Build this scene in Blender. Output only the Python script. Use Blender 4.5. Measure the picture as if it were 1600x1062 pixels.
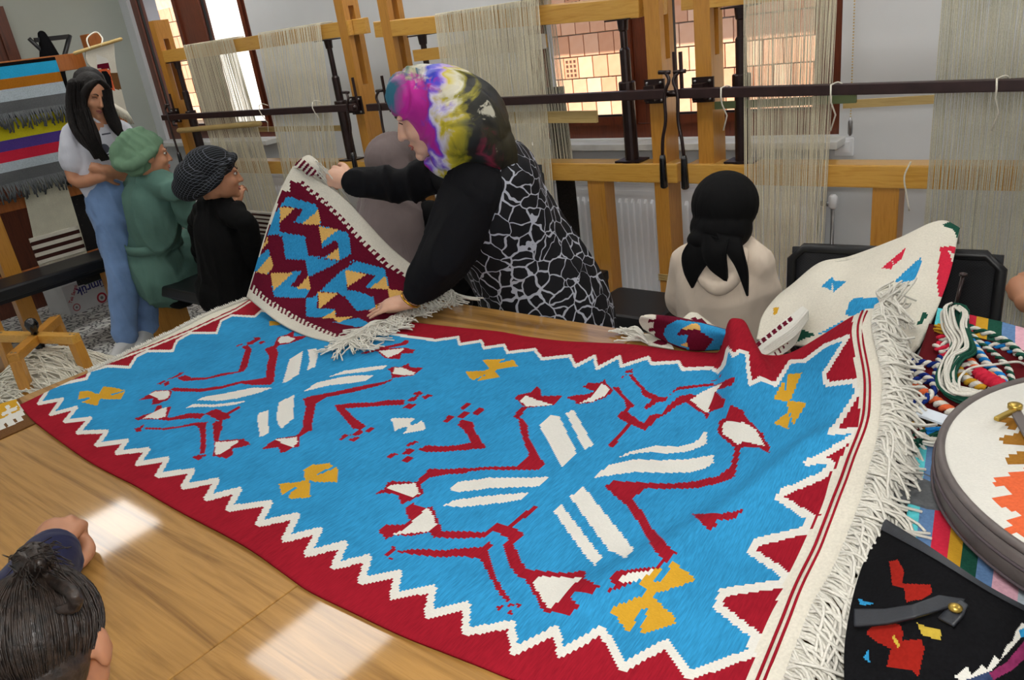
import bpy, bmesh, math, random
import numpy as np
from mathutils import Vector, Matrix

for o in list(bpy.data.objects): bpy.data.objects.remove(o)
scene = bpy.context.scene
COL = scene.collection

# ------------------------------------------------------------------ camera
F_PX, CX, CY, EYE = 1220.0, 800.0, 531.0, 1.6
def _n(v): return v/np.linalg.norm(v)
_d = _n(np.array([414., 2939., F_PX]))
_l = np.array([-760.-800., 235.-531., F_PX]); _l = _n(_l-_d*(_l@_d))
_X = -_l; _Z = -_d; _Y = np.cross(_Z, _X)
RW = np.stack([_X, _Y, _Z])              # camera (right, down, forward) -> world
CAM = np.array([0., 0., EYE])
cam_d = bpy.data.cameras.new('camera'); cam = bpy.data.objects.new('camera', cam_d); COL.objects.link(cam)
cam_d.sensor_width = 36.0; cam_d.lens = 36.0*F_PX/1600.0; cam_d.clip_start = 0.05; cam_d.clip_end = 200
_r = RW@np.array([1., 0, 0]); _u = RW@np.array([0, -1., 0]); _b = RW@np.array([0, 0, -1.])
cam.matrix_world = Matrix(((_r[0], _u[0], _b[0], 0), (_r[1], _u[1], _b[1], 0), (_r[2], _u[2], _b[2], EYE), (0, 0, 0, 1)))
scene.camera = cam

# ------------------------------------------------------------------ view, world, lights
vs = scene.view_settings
vs.view_transform = 'Standard'; vs.look = 'None'; vs.gamma = 1.0; vs.use_curve_mapping = False
vs.exposure = 0.0
world = bpy.data.worlds.new('sky'); scene.world = world; world.use_nodes = True
_nt = world.node_tree; _nt.nodes.clear()
_o = _nt.nodes.new('ShaderNodeOutputWorld'); _bg = _nt.nodes.new('ShaderNodeBackground'); _sky = _nt.nodes.new('ShaderNodeTexSky')
_sky.sky_type = 'NISHITA'; _sky.sun_disc = False; _sky.sun_elevation = math.radians(58); _sky.sun_rotation = math.radians(160)
_bg.inputs['Strength'].default_value = 0.28
_nt.links.new(_sky.outputs[0], _bg.inputs[0]); _nt.links.new(_bg.outputs[0], _o.inputs[0])
sun_d = bpy.data.lights.new('sun', 'SUN'); sun_d.energy = 13; sun_d.angle = 0.009; sun_d.color = (1, .95, .86)
sun = bpy.data.objects.new('sun', sun_d); COL.objects.link(sun)
sun.rotation_euler = Vector((0.22, 0.55, -1.0)).to_track_quat('-Z', 'Y').to_euler(); sun.location = (0, -10, 15)
# flash of the camera, just above the lens
fl_d = bpy.data.lights.new('camera_flash', 'AREA'); fl_d.shape = 'DISK'; fl_d.size = 0.12; fl_d.energy = 14.0; fl_d.color = (1, .97, .93)
fl = bpy.data.objects.new('camera_flash', fl_d); COL.objects.link(fl)
_f = RW@np.array([0, 0.02, 1.]); _fp = CAM+_u*0.12
fl.location = _fp; fl.rotation_euler = Vector(_f).to_track_quat('-Z', 'Y').to_euler()
PANEL_E = 10.3

# ------------------------------------------------------------------ pixels to places
def ray(px, py): return RW@_n(np.array([px-CX, py-CY, F_PX]))
def P(px, py, x=None, y=None, z=None, d=None):
    if d is not None: return CAM+RW@(np.array([px-CX, py-CY, F_PX])*d/F_PX)
    r = ray(px, py)
    t = x/r[0] if x is not None else y/r[1] if y is not None else (z-EYE)/r[2]
    return CAM+t*r
def proj(pts):
    c = (np.asarray(pts, float)-CAM)@RW
    return np.stack([CX+F_PX*c[..., 0]/c[..., 2], CY+F_PX*c[..., 1]/c[..., 2]], -1), c[..., 2]

# ------------------------------------------------------------------ materials
def lin(h):
    h = h.lstrip('#'); c = [int(h[i:i+2], 16)/255 for i in (0, 2, 4)]
    return tuple((v/12.92 if v <= .04045 else ((v+.055)/1.055)**2.4) for v in c)+(1,)
MATS = {}
class NT:
    def __init__(s, m): s.t = m.node_tree; s.bs = s.t.nodes['Principled BSDF']
    def n(s, k, **kw):
        a = s.t.nodes.new('ShaderNode'+k)
        for q, v in kw.items():
            if q.startswith('i_'):
                q = q[2:]; a.inputs[int(q) if q.isdigit() else q].default_value = v
            else: setattr(a, q, v)
        return a
    def l(s, a, b):
        s.t.links.new(a if hasattr(a, 'is_linked') else a.outputs[0], b)
    def math(s, op, a, b=None, c=None):
        m = s.n('Math', operation=op)
        for i, v in enumerate((a, b, c)):
            if v is None: continue
            if isinstance(v, (int, float)): m.inputs[i].default_value = v
            else: s.l(v, m.inputs[i])
        return m.outputs[0]
    def ramp(s, fac, stops, interp='LINEAR'):
        r = s.n('ValToRGB'); r.color_ramp.interpolation = interp; e = r.color_ramp.elements
        while len(e) < len(stops): e.new(0.5)
        for q, (p, c) in zip(e, stops): q.position = p; q.color = lin(c) if isinstance(c, str) else c
        s.l(fac, r.inputs[0]); return r.outputs[0]
    def bump(s, h, strength=.3, dist=.002):
        b = s.n('Bump', i_Strength=strength, i_Distance=dist); s.l(h, b.inputs['Height']); s.l(b.outputs[0], s.bs.inputs['Normal'])
def newmat(name, rough=.6, metal=0, spec=.5):
    m = bpy.data.materials.new(name); m.use_nodes = True; t = NT(m)
    t.bs.inputs['Roughness'].default_value = rough; t.bs.inputs['Metallic'].default_value = metal
    t.bs.inputs['Specular IOR Level'].default_value = spec
    MATS[name] = m; return m, t
def plain(name, col, rough=.6, var=.08, scale=8, metal=0, spec=.5, bump=0, bscale=60, coat=0):
    """one colour, broken up a little by noise"""
    m, t = newmat(name, rough, metal, spec); c = lin(col)
    tc = t.n('TexCoord'); nz = t.n('TexNoise', i_Scale=scale, i_Detail=5); t.l(tc.outputs['Object'], nz.inputs['Vector'])
    a = tuple(v*(1-var) for v in c[:3])+(1,); b = tuple(min(1, v*(1+var)) for v in c[:3])+(1,)
    t.l(t.ramp(nz.outputs['Fac'], [(.3, a), (.7, b)]), t.bs.inputs['Base Color'])
    if bump:
        n2 = t.n('TexNoise', i_Scale=bscale, i_Detail=3); t.l(tc.outputs['Object'], n2.inputs['Vector']); t.bump(n2.outputs['Fac'], bump)
    if coat: t.bs.inputs['Coat Weight'].default_value = coat; t.bs.inputs['Coat Roughness'].default_value = .15
    return m
def cloth(name, col, var=.12, scale=260, rough=.95, bump=.4, sheen=0, stretch=(1, 1, 1)):
    """woven or knitted wool: fine thread noise in colour and relief"""
    m, t = newmat(name, rough, 0, .06); c = lin(col)
    tc = t.n('TexCoord'); mp = t.n('Mapping'); mp.inputs['Scale'].default_value = stretch; t.l(tc.outputs['Object'], mp.inputs['Vector'])
    nz = t.n('TexNoise', i_Scale=scale, i_Detail=2); t.l(mp.outputs[0], nz.inputs['Vector'])
    n2 = t.n('TexNoise', i_Scale=9, i_Detail=3); t.l(tc.outputs['Object'], n2.inputs['Vector'])
    f = t.math('ADD', t.math('MULTIPLY', nz.outputs['Fac'], .65), t.math('MULTIPLY', n2.outputs['Fac'], .35))
    a = tuple(v*(1-var) for v in c[:3])+(1,); b = tuple(min(1, v*(1+var)) for v in c[:3])+(1,)
    t.l(t.ramp(f, [(.35, a), (.65, b)]), t.bs.inputs['Base Color'])
    t.bs.inputs['Sheen Weight'].default_value = sheen
    t.bump(nz.outputs['Fac'], bump, .002)
    return m
def wood(name, c1, c2, axis=0, scale=6, rough=.35, coat=.3, stretch=14, coord='Object'):
    m, t = newmat(name, rough, 0, .5)
    tc = t.n('TexCoord'); mp = t.n('Mapping'); s = [stretch]*3; s[axis] = 1.0
    mp.inputs['Scale'].default_value = s; t.l(tc.outputs[coord], mp.inputs['Vector'])
    nz = t.n('TexNoise', i_Scale=scale, i_Detail=6, i_Roughness=.62, i_Distortion=.6); t.l(mp.outputs[0], nz.inputs['Vector'])
    t.l(t.ramp(nz.outputs['Fac'], [(.3, c1), (.5, c2), (.72, c1)]), t.bs.inputs['Base Color'])
    t.bump(nz.outputs['Fac'], .08, .002)
    t.bs.inputs['Coat Weight'].default_value = coat; t.bs.inputs['Coat Roughness'].default_value = .12
    return m
def emis(name, col, e):
    m, t = newmat(name); t.bs.inputs['Emission Color'].default_value = lin(col); t.bs.inputs['Emission Strength'].default_value = e
    t.bs.inputs['Base Color'].default_value = lin(col); return m

# ------------------------------------------------------------------ mesh builder
class MB:
    def __init__(s): s.v = []; s.f = []; s.m = []
    def add(s, vs, fs, mi=0):
        k = len(s.v); s.v += [tuple(map(float, q)) for q in vs]
        s.f += [tuple(k+i for i in q) for q in fs]; s.m += [mi]*len(fs); return s
    def box(s, c, size, rz=0, mi=0, M=None):
        c = np.array(c, float); h = np.array(size, float)/2
        q = np.array([(x, y, z) for x in (-1, 1) for y in (-1, 1) for z in (-1, 1)])*h
        if M is not None: q = q@np.array(M).T
        elif rz: r = np.array([[math.cos(rz), -math.sin(rz), 0], [math.sin(rz), math.cos(rz), 0], [0, 0, 1]]); q = q@r.T
        return s.add(q+c, [(0, 1, 3, 2), (4, 6, 7, 5), (0, 4, 5, 1), (2, 3, 7, 6), (0, 2, 6, 4), (1, 5, 7, 3)], mi)
    def span(s, a, b, mi=0):
        a = np.array(a, float); b = np.array(b, float); return s.box((a+b)/2, abs(b-a), mi=mi)
    def bar(s, a, b, w, h, up=(0, 0, 1), mi=0):
        a = np.array(a, float); b = np.array(b, float); d = b-a; L = np.linalg.norm(d); d /= L
        up = np.array(up, float); sd = np.cross(d, up); sd /= np.linalg.norm(sd); u = np.cross(sd, d)
        return s.box((a+b)/2, (L, w, h), M=np.stack([d, sd, u], 1), mi=mi)
    def rings(s, R, cap=True, mi=0, closed=True):
        n = len(R[0]); k = len(s.v)
        for r in R: s.v += [tuple(map(float, q)) for q in r]
        for i in range(len(R)-1):
            for j in range(n if closed else n-1):
                a = k+i*n+j; b = k+i*n+(j+1) % n; s.f.append((a, b, b+n, a+n)); s.m.append(mi)
        if cap and closed:
            s.f.append(tuple(k+j for j in reversed(range(n)))); s.f.append(tuple(k+(len(R)-1)*n+j for j in range(n))); s.m += [mi, mi]
        return s
    def tube(s, pts, r, n=8, mi=0, cap=True, flat=None, round_ends=False):
        pts = np.array(pts, float); k = len(pts); r = np.full(k, r) if np.isscalar(r) else np.array(r, float)
        if round_ends:
            d0 = _n(pts[0]-pts[1]); d1 = _n(pts[-1]-pts[-2]); P0 = []; R0 = []; P1 = []; R1 = []
            for a in (80, 60, 35):
                P0.append(pts[0]+d0*r[0]*math.sin(math.radians(a))); R0.append(r[0]*math.cos(math.radians(a)))
            for a in (35, 60, 80):
                P1.append(pts[-1]+d1*r[-1]*math.sin(math.radians(a))); R1.append(r[-1]*math.cos(math.radians(a)))
            pts = np.array(P0+list(pts)+P1); r = np.array(R0+list(r)+R1); k = len(pts)
        t = np.gradient(pts, axis=0); t /= np.linalg.norm(t, axis=1)[:, None]+1e-12
        up = np.array([0, 0, 1.]) if abs(t[0][2]) < .9 else np.array([1., 0, 0])
        nrm = _n(np.cross(t[0], up)); R = []
        ang = np.arange(n)*2*math.pi/n
        for i in range(k):
            nrm = nrm-t[i]*(nrm@t[i]); nrm = _n(nrm); bn = np.cross(t[i], nrm)
            o = r[i]*(np.cos(ang)[:, None]*nrm+np.sin(ang)[:, None]*bn)
            if flat is not None:
                ax = np.array(flat[0], float); fa = flat[1][i] if hasattr(flat[1], '__len__') else flat[1]
                o = o+np.outer(o@ax, ax)*(fa-1)
            R.append(pts[i]+o)
        return s.rings(R, cap, mi)
    def ball(s, c, r, M=None, n=14, m=9, mi=0):
        c = np.array(c, float); r = np.array((r, r, r) if np.isscalar(r) else r, float); R = []
        for i in range(m+1):
            th = math.pi*(i+.0)/m; th = min(max(th, .06), math.pi-.06)
            q = np.array([(math.sin(th)*math.cos(2*math.pi*j/n), math.sin(th)*math.sin(2*math.pi*j/n), -math.cos(th)) for j in range(n)])*r
            if M is not None: q = q@np.array(M).T
            R.append(q+c)
        return s.rings(R, True, mi)
    def lathe(s, c, prof, n=16, axis=(0, 0, 1), mi=0):
        ax = _n(np.array(axis, float)); a = np.array([1., 0, 0]) if abs(ax[0]) < .8 else np.array([0, 1., 0])
        u = _n(np.cross(ax, a)); w = np.cross(ax, u); c = np.array(c, float)
        return s.rings([np.array([c+ax*h+r*(math.cos(2*math.pi*j/n)*u+math.sin(2*math.pi*j/n)*w) for j in range(n)]) for r, h in prof], True, mi)
    def prism(s, pts, off, mi=0):
        pts = [np.array(p, float) for p in pts]; off = np.array(off, float); n = len(pts)
        return s.add(pts+[p+off for p in pts], [tuple(reversed(range(n))), tuple(range(n, 2*n))]+[(i, (i+1) % n, (i+1) % n+n, i+n) for i in range(n)], mi)
    def build(s, name, mats, parent=None, smooth=False, org=None, bevel=0):
        me = bpy.data.meshes.new(name)
        L = np.array(ORG.get(parent.name, (0, 0, 0))) if parent is not None else (np.array(org, float) if org is not None else np.array(s.v).mean(0)*[1, 1, 0]+[0, 0, np.array(s.v)[:, 2].min()])
        me.from_pydata((np.array(s.v)-L).tolist(), [], s.f)
        mats = mats if isinstance(mats, (list, tuple)) else [mats]
        for q in mats: me.materials.append(MATS[q])
        if len(mats) > 1: me.polygons.foreach_set('material_index', s.m)
        me.update()
        bm = bmesh.new(); bm.from_mesh(me); bmesh.ops.recalc_face_normals(bm, faces=bm.faces)
        if bevel: bmesh.ops.bevel(bm, geom=list(bm.edges), offset=bevel, segments=2, affect='EDGES', profile=.6, clamp_overlap=True)
        bm.to_mesh(me); bm.free()
        if smooth: me.polygons.foreach_set('use_smooth', [True]*len(me.polygons))
        o = bpy.data.objects.new(name, me); COL.objects.link(o)
        if parent is not None: o.parent = parent
        else: o.location = L
        ORG[o.name] = L; return o
ORG = {}
def tag(o, label=None, cat=None, group=None, kind=None):
    for k, v in (('label', label), ('category', cat), ('group', group), ('kind', kind)):
        if v: o[k] = v
    return o
def thing(name, loc, label, cat, group=None):
    o = bpy.data.objects.new(name, None); COL.objects.link(o); o.location = loc; o.empty_display_size = .1
    ORG[o.name] = np.array(loc, float); return tag(o, label, cat, group)
def copy_tree(o, parent=None):
    c = o.copy(); COL.objects.link(c); c.parent = parent
    for ch in list(o.children): copy_tree(ch, c)
    return c
def crom(pts, n=6):
    """Catmull-Rom through rows of numbers"""
    p = np.array(pts, float); p = np.vstack([2*p[0]-p[1], p, 2*p[-1]-p[-2]]); out = []
    for i in range(1, len(p)-2):
        for t in np.linspace(0, 1, n, endpoint=False):
            a, b, c, d = p[i-1], p[i], p[i+1], p[i+2]
            out.append(.5*((2*b)+(c-a)*t+(2*a-5*b+4*c-d)*t*t+(3*b-a-3*c+d)*t**3))
    out.append(p[-2]); return np.array(out)
def resample(pts, n):
    p = np.array(pts, float); s = np.r_[0, np.cumsum(np.linalg.norm(np.diff(p[:, :3], axis=0), axis=1))]
    q = np.linspace(0, s[-1], n); return np.stack([np.interp(q, s, p[:, k]) for k in range(p.shape[1])], 1)
def in_poly(x, y, poly):
    poly = np.asarray(poly, float); ins = np.zeros(x.shape, bool); j = len(poly)-1
    for i in range(len(poly)):
        xi, yi = poly[i]; xj, yj = poly[j]
        c = (yi > y) != (yj > y)
        with np.errstate(divide='ignore', invalid='ignore'): ins ^= c & (x < (xj-xi)*(y-yi)/(yj-yi+1e-12)+xi)
        j = i
    return ins
def seg_dist(x, y, pl, closed=False):
    pl = np.asarray(pl, float); d = np.full(x.shape, 1e9); n = len(pl)
    for i in range(n if closed else n-1):
        a = pl[i]; b = pl[(i+1) % n]; ab = b-a; L = ab@ab+1e-9
        t = np.clip(((x-a[0])*ab[0]+(y-a[1])*ab[1])/L, 0, 1)
        d = np.minimum(d, np.hypot(x-a[0]-t*ab[0], y-a[1]-t*ab[1]))
    return d
def sheet(name, grid, mats, colour, parent=None, thick=.006, org=None, smooth=True, normal=None):
    """a woven sheet: grid of points (nu, nv, 3); colour(face centres)->material index; given real thickness"""
    g = np.asarray(grid, float); nu, nv = g.shape[:2]
    du = np.gradient(g, axis=0); dv = np.gradient(g, axis=1); nn = np.cross(du, dv); nn /= np.linalg.norm(nn, axis=2)[..., None]+1e-12
    flip = -1 if (nn[..., 2].mean() < 0) else 1
    if normal is not None: flip = 1 if (nn.mean((0, 1))@np.array(normal)) > 0 else -1
    nn = nn*flip
    V = np.concatenate([g.reshape(-1, 3), (g-nn*thick).reshape(-1, 3)]); N = nu*nv
    idx = np.arange(N).reshape(nu, nv)
    q = np.stack([idx[:-1, :-1], idx[1:, :-1], idx[1:, 1:], idx[:-1, 1:]], -1).reshape(-1, 4)
    if flip < 0: q = q[:, ::-1]
    cen = g.reshape(-1, 3)[q].mean(1); mi = np.asarray(colour(cen)).astype(int)
    bq = q[:, ::-1]+N
    loop = np.r_[idx[:, 0], idx[-1, 1:], idx[-2::-1, -1], idx[0, -2:0:-1]]; l2 = np.roll(loop, -1)
    sq = np.stack([loop, loop+N, l2+N, l2], -1)
    edge_m = {}
    F = np.concatenate([q, bq, sq]); smi = np.zeros(len(sq), int)
    # side faces take the colour of the nearest top face
    e = g.reshape(-1, 3)[loop]
    for i in range(len(sq)):
        smi[i] = mi[np.argmin(((cen-e[i])**2).sum(1))] if len(cen) < 4000 else mi[min(len(mi)-1, i*0)]
    M = np.concatenate([mi, mi, smi])
    L = np.array(ORG[parent.name]) if parent is not None else (np.array(org, float) if org is not None else np.array([*V.mean(0)[:2], V[:, 2].min()]))
    me = bpy.data.meshes.new(name); V = V-L
    me.vertices.add(len(V)); me.vertices.foreach_set('co', V.ravel())
    me.loops.add(len(F)*4); me.loops.foreach_set('vertex_index', F.ravel().astype(np.int32))
    me.polygons.add(len(F)); me.polygons.foreach_set('loop_start', np.arange(len(F), dtype=np.int32)*4)
    for k in mats: me.materials.append(MATS[k])
    me.polygons.foreach_set('material_index', M.astype(np.int32))
    me.polygons.foreach_set('use_smooth', np.full(len(F), smooth))
    me.update(calc_edges=True); me.validate()
    o = bpy.data.objects.new(name, me); COL.objects.link(o)
    if parent is not None: o.parent = parent
    else: o.location = L
    ORG[o.name] = L; return o
def strands(name, curves, r, mat, parent, n=4, stuff=True):
    b = MB()
    for c in curves: b.tube(c, r, n, cap=False)
    o = b.build(name, mat, parent, smooth=True)
    if stuff: o['kind'] = 'stuff'
    return o
rnd = random.Random(7)
# ------------------------------------------------------------------ shared materials
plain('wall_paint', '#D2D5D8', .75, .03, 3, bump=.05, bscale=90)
plain('wall_paint_shaded', '#A3A89F', .8, .05, 2, bump=.05, bscale=90)  # wall paint darkened: the left wall's shade is put into the colour
plain('ceiling_paint', '#E6E6E2', .9, .02)
plain('white_enamel', '#F0F3F8', .3, .02, 4, coat=.2)
plain('marble', '#CFCFCB', .35, .12, 14)
wood('window_wood', '#4A1F10', '#6B3018', 2, 5, .35, .3)
wood('door_wood', '#3E1E12', '#5C2E1A', 2, 4, .45, .2)
wood('loom_x', '#C48D36', '#D8A54C', 0, 5, .3, .4)
wood('loom_y', '#A66E22', '#C48A34', 1, 5, .3, .4)
wood('loom_z', '#B0762C', '#C68C3A', 2, 5, .3, .4)
wood('plain_pine', '#B59658', '#C8AC70', 0, 6, .6, .05)
wood('table_wood', '#74501F', '#AE8244', 0, 1.15, .5, .7, 24)
MATS['table_wood'].node_tree.nodes['Principled BSDF'].inputs['Coat Roughness'].default_value = .06; MATS['table_wood'].node_tree.nodes['Principled BSDF'].inputs['Specular IOR Level'].default_value = .25
plain('gasket', '#17130F', .5, .05)
plain('dark_metal', '#2A1A18', .38, .2, 30, .4, coat=.2)
plain('rod_metal', '#33201F', .45, .25, 25, .2)
plain('black_plastic', '#0C0C0E', .18, .1, coat=.4)
plain('black_vinyl', '#121214', .42, .15, 20)
plain('steel', '#9A9A9C', .3, .1, 20, .9)
plain('concrete', '#A9A49A', .9, .12, 5, bump=.2)
plain('plaster_out', '#F0EAE0', .9, .05)
plain('mortar', '#B9A795', .95, .12, 10)
plain('grout', '#8E8C87', .9, .1)
plain('earth', '#8A7C66', .95, .2, 4)
m, t = newmat('brick', .9, 0, .2)
oi = t.n('ObjectInfo'); tc = t.n('TexCoord'); nz = t.n('TexNoise', i_Scale=14, i_Detail=4); t.l(tc.outputs['Object'], nz.inputs['Vector'])
t.l(t.ramp(t.math('ADD', t.math('MULTIPLY', oi.outputs['Random'], .6), t.math('MULTIPLY', nz.outputs['Fac'], .4)), [(.1, '#C98F6C'), (.5, '#D9A584'), (.9, '#E4BD9E')]), t.bs.inputs['Base Color'])
t.bump(nz.outputs['Fac'], .3, .004)
plain('brick_hole', '#5E3A28', .95, .1)
m, t = newmat('window_glass', .02)
t.t.nodes.remove(t.bs); out = t.t.nodes['Material Output']
tr = t.n('BsdfTransparent'); gl = t.n('BsdfGlossy', i_Roughness=.02); mx = t.n('MixShader', i_Fac=.05)
t.l(tr, mx.inputs[1]); t.l(gl, mx.inputs[2]); t.l(mx, out.inputs['Surface'])
emis('led_panel', '#FFFDF8', PANEL_E)
# cement tile: scrolls and stars in charcoal on white, the same on every tile
def tile_mat(name, wrap):
    m, t = newmat(name, .45)
    tc = t.n('TexCoord'); sp = t.n('SeparateXYZ'); t.l(tc.outputs['Object'], sp.inputs[0])
    def co(o):
        if wrap: o = t.math('SUBTRACT', t.math('MULTIPLY', t.math('FRACT', t.math('MULTIPLY', o, 5.0)), .2), .1)
        return t.math('MULTIPLY', o, 10.0)
    ux = co(sp.outputs['X']); uy = co(sp.outputs['Y'])                 # -1..1 over a tile
    ax = t.math('ABSOLUTE', ux); ay = t.math('ABSOLUTE', uy)
    def ring(cx, cy, r, w):
        d = t.math('SQRT', t.math('ADD', t.math('POWER', t.math('SUBTRACT', ax, cx), 2), t.math('POWER', t.math('SUBTRACT', ay, cy), 2)))
        return t.math('LESS_THAN', t.math('ABSOLUTE', t.math('SUBTRACT', d, r)), w)
    pat = None
    for q in (ring(1, 1, .66, .06), ring(.45, .45, .2, .05), ring(0, .75, .17, .05), ring(.75, 0, .17, .05), ring(0, 0, 0, .13), ring(1, 1, 0, .2), ring(.62, .2, 0, .06), ring(.2, .62, 0, .06)):
        pat = q if pat is None else t.math('MAXIMUM', pat, q)
    nz = t.n('TexNoise', i_Scale=18); t.l(tc.outputs['Object'], nz.inputs['Vector'])
    mx = t.n('MixRGB'); mx.inputs[1].default_value = lin('#DADAD6'); mx.inputs[2].default_value = lin('#3A3C3F'); t.l(t.math('MULTIPLY', pat, .9), mx.inputs[0])
    t.l(mx, t.bs.inputs['Base Color']); t.bump(nz.outputs['Fac'], .05)
tile_mat('cement_tile', False); tile_mat('floor_pattern', True)

# ------------------------------------------------------------------ room shell
XL, XR, YB, YW, ZC = -6.62, 2.6, -1.8, 3.4, 2.8
W1 = (-6.5, -4.95, 1.02, 2.3); W2 = (-2.62, -1.045, .97, 2.3)
def struct(o): o['kind'] = 'structure'; return o
fl_o = struct(MB().span((XL-.3, YB-.3, -.2), (XR+.3, YW+.3, -.006)).build('floor', 'floor_pattern'))
tb = MB().box((0, 0, -.006), (.197, .197, .012)); tile0 = None
for i in range(17):
    for j in range(12):
        p = (XL+.1+.2*i, 1.05+.2*j, 0)
        if tile0 is None:
            tile0 = tb.build('tile', 'cement_tile', None, bevel=.0015, org=(0, 0, 0)); o = tile0
        else: o = tile0.copy(); COL.objects.link(o)
        o.parent = fl_o; o.location = Vector(p)-fl_o.location
struct(MB().span((XL-.3, YB-.3, ZC), (XR+.3, YW+.3, ZC+.15)).build('ceiling', 'ceiling_paint'))
b = MB(); y0, y1 = YW, YW+.24
for (a, c, z0, z1) in ((XL-.3, W1[0], 0, ZC), (W1[1], W2[0], 0, ZC), (W2[1], XR+.3, 0, ZC), (W1[0], W1[1], 0, W1[2]), (W1[0], W1[1], W1[3], ZC), (W2[0], W2[1], 0, W2[2]), (W2[0], W2[1], W2[3], ZC)):
    b.span((a, y0, z0), (c, y1, z1))
struct(b.build('wall_back', 'wall_paint'))
struct(MB().span((XL-.25, YB, 0), (XL, YW, ZC)).build('wall_left', 'wall_paint_shaded'))
struct(MB().span((XR, YB, 0), (XR+.25, YW, ZC)).build('wall_right', 'wall_paint'))
struct(MB().span((XL-.25, YB-.25, 0), (XR+.25, YB, ZC)).build('wall_front', 'wall_paint'))
struct(MB().span((XL, YW-.015, 0), (XR, YW-.001, .08)).build('baseboard_back', 'white_enamel', bevel=.003))
struct(MB().span((XL+.001, YB, 0), (XL+.015, YW-.02, .08)).build('baseboard_left', 'white_enamel', bevel=.003))
# door in the left wall, its near part outside the frame
dy = P(16, 60, x=XL)[1]
d = struct(bpy.data.objects.new('door_1', None)); COL.objects.link(d); d.location = (XL, dy-.5, 0); ORG['door_1'] = np.array(d.location)
MB().span((XL+.002, dy-.98, 0), (XL+.05, dy-.08, 2.05)).build('door_leaf', 'door_wood', d, bevel=.003)
fb = MB()
fb.span((XL+.001, dy-.08, 0), (XL+.07, dy, 2.13)); fb.span((XL+.001, dy-1.06, 0), (XL+.07, dy-.98, 2.13)); fb.span((XL+.001, dy-.98, 2.05), (XL+.07, dy-.08, 2.13))
fb.build('door_frame', 'door_wood', d)
for zc in (.55, 1.45):
    MB().box((XL+.052, dy-.53, zc), (.012, .6, .7)).build('door_panel', 'door_wood', d, bevel=.005)
h = MB().tube([(XL+.05, dy-.9, 1.02), (XL+.1, dy-.9, 1.02), (XL+.1, dy-.78, 1.02)], .009, 8).build('door_handle', 'steel', d, smooth=True)

def window(n, W, mull):
    x0, x1, z0, z1 = W; y = YW+.06
    w = struct(bpy.data.objects.new('window_%d' % n, None)); COL.objects.link(w); w.location = ((x0+x1)/2, y, z0); ORG[w.name] = np.array(w.location)
    f = MB(); t = .065
    f.span((x0, y-.03, z0), (x0+t, y+.04, z1)); f.span((x1-t, y-.03, z0), (x1, y+.04, z1))
    f.span((x0+t, y-.03, z0), (x1-t, y+.04, z0+t)); f.span((x0+t, y-.03, z1-t), (x1-t, y+.04, z1))
    f.build('window_frame', 'window_wood', w)
    edges = [x0+t]+[v for mm in mull for v in mm]+[x1-t]
    for mm in mull: MB().span((mm[0], y-.03, z0+t), (mm[1], y+.04, z1-t)).build('mullion', 'window_wood', w, bevel=.006)
    for k in range(0, len(edges), 2):
        a, c = edges[k], edges[k+1]; s = MB(); q = .04
        s.span((a, y-.045, z0+t), (a+q, y+.0, z1-t)); s.span((c-q, y-.045, z0+t), (c, y+.0, z1-t))
        s.span((a+q, y-.045, z0+t), (c-q, y+.0, z0+t+q)); s.span((a+q, y-.045, z1-t-q), (c-q, y, z1-t))
        so = s.build('sash', 'window_wood', w)
        g = MB(); e = .008
        for (p0, p1) in (((a+q, z0+t+q), (a+q+e, z1-t-q)), ((c-q-e, z0+t+q), (c-q, z1-t-q)), ((a+q, z0+t+q), (c-q, z0+t+q+e)), ((a+q, z1-t-q-e), (c-q, z1-t-q))):
            g.span((p0[0], y-.03, p0[1]), (p1[0], y-.01, p1[1]))
        g.build('gasket', 'gasket', so)
        MB().span((a+q, y-.022, z0+t+q), (c-q, y-.018, z1-t-q)).build('pane', 'window_glass', so)
    MB().span((x0+.0, YW-.12, z0-.035), (x1+.03, YW+.03, z0-.003)).build('window_sill', 'marble', w, bevel=.004)
    return w
window(1, W1, [(-5.84, -5.56)])
window(2, W2, [(-2.01, -1.84)])

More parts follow.
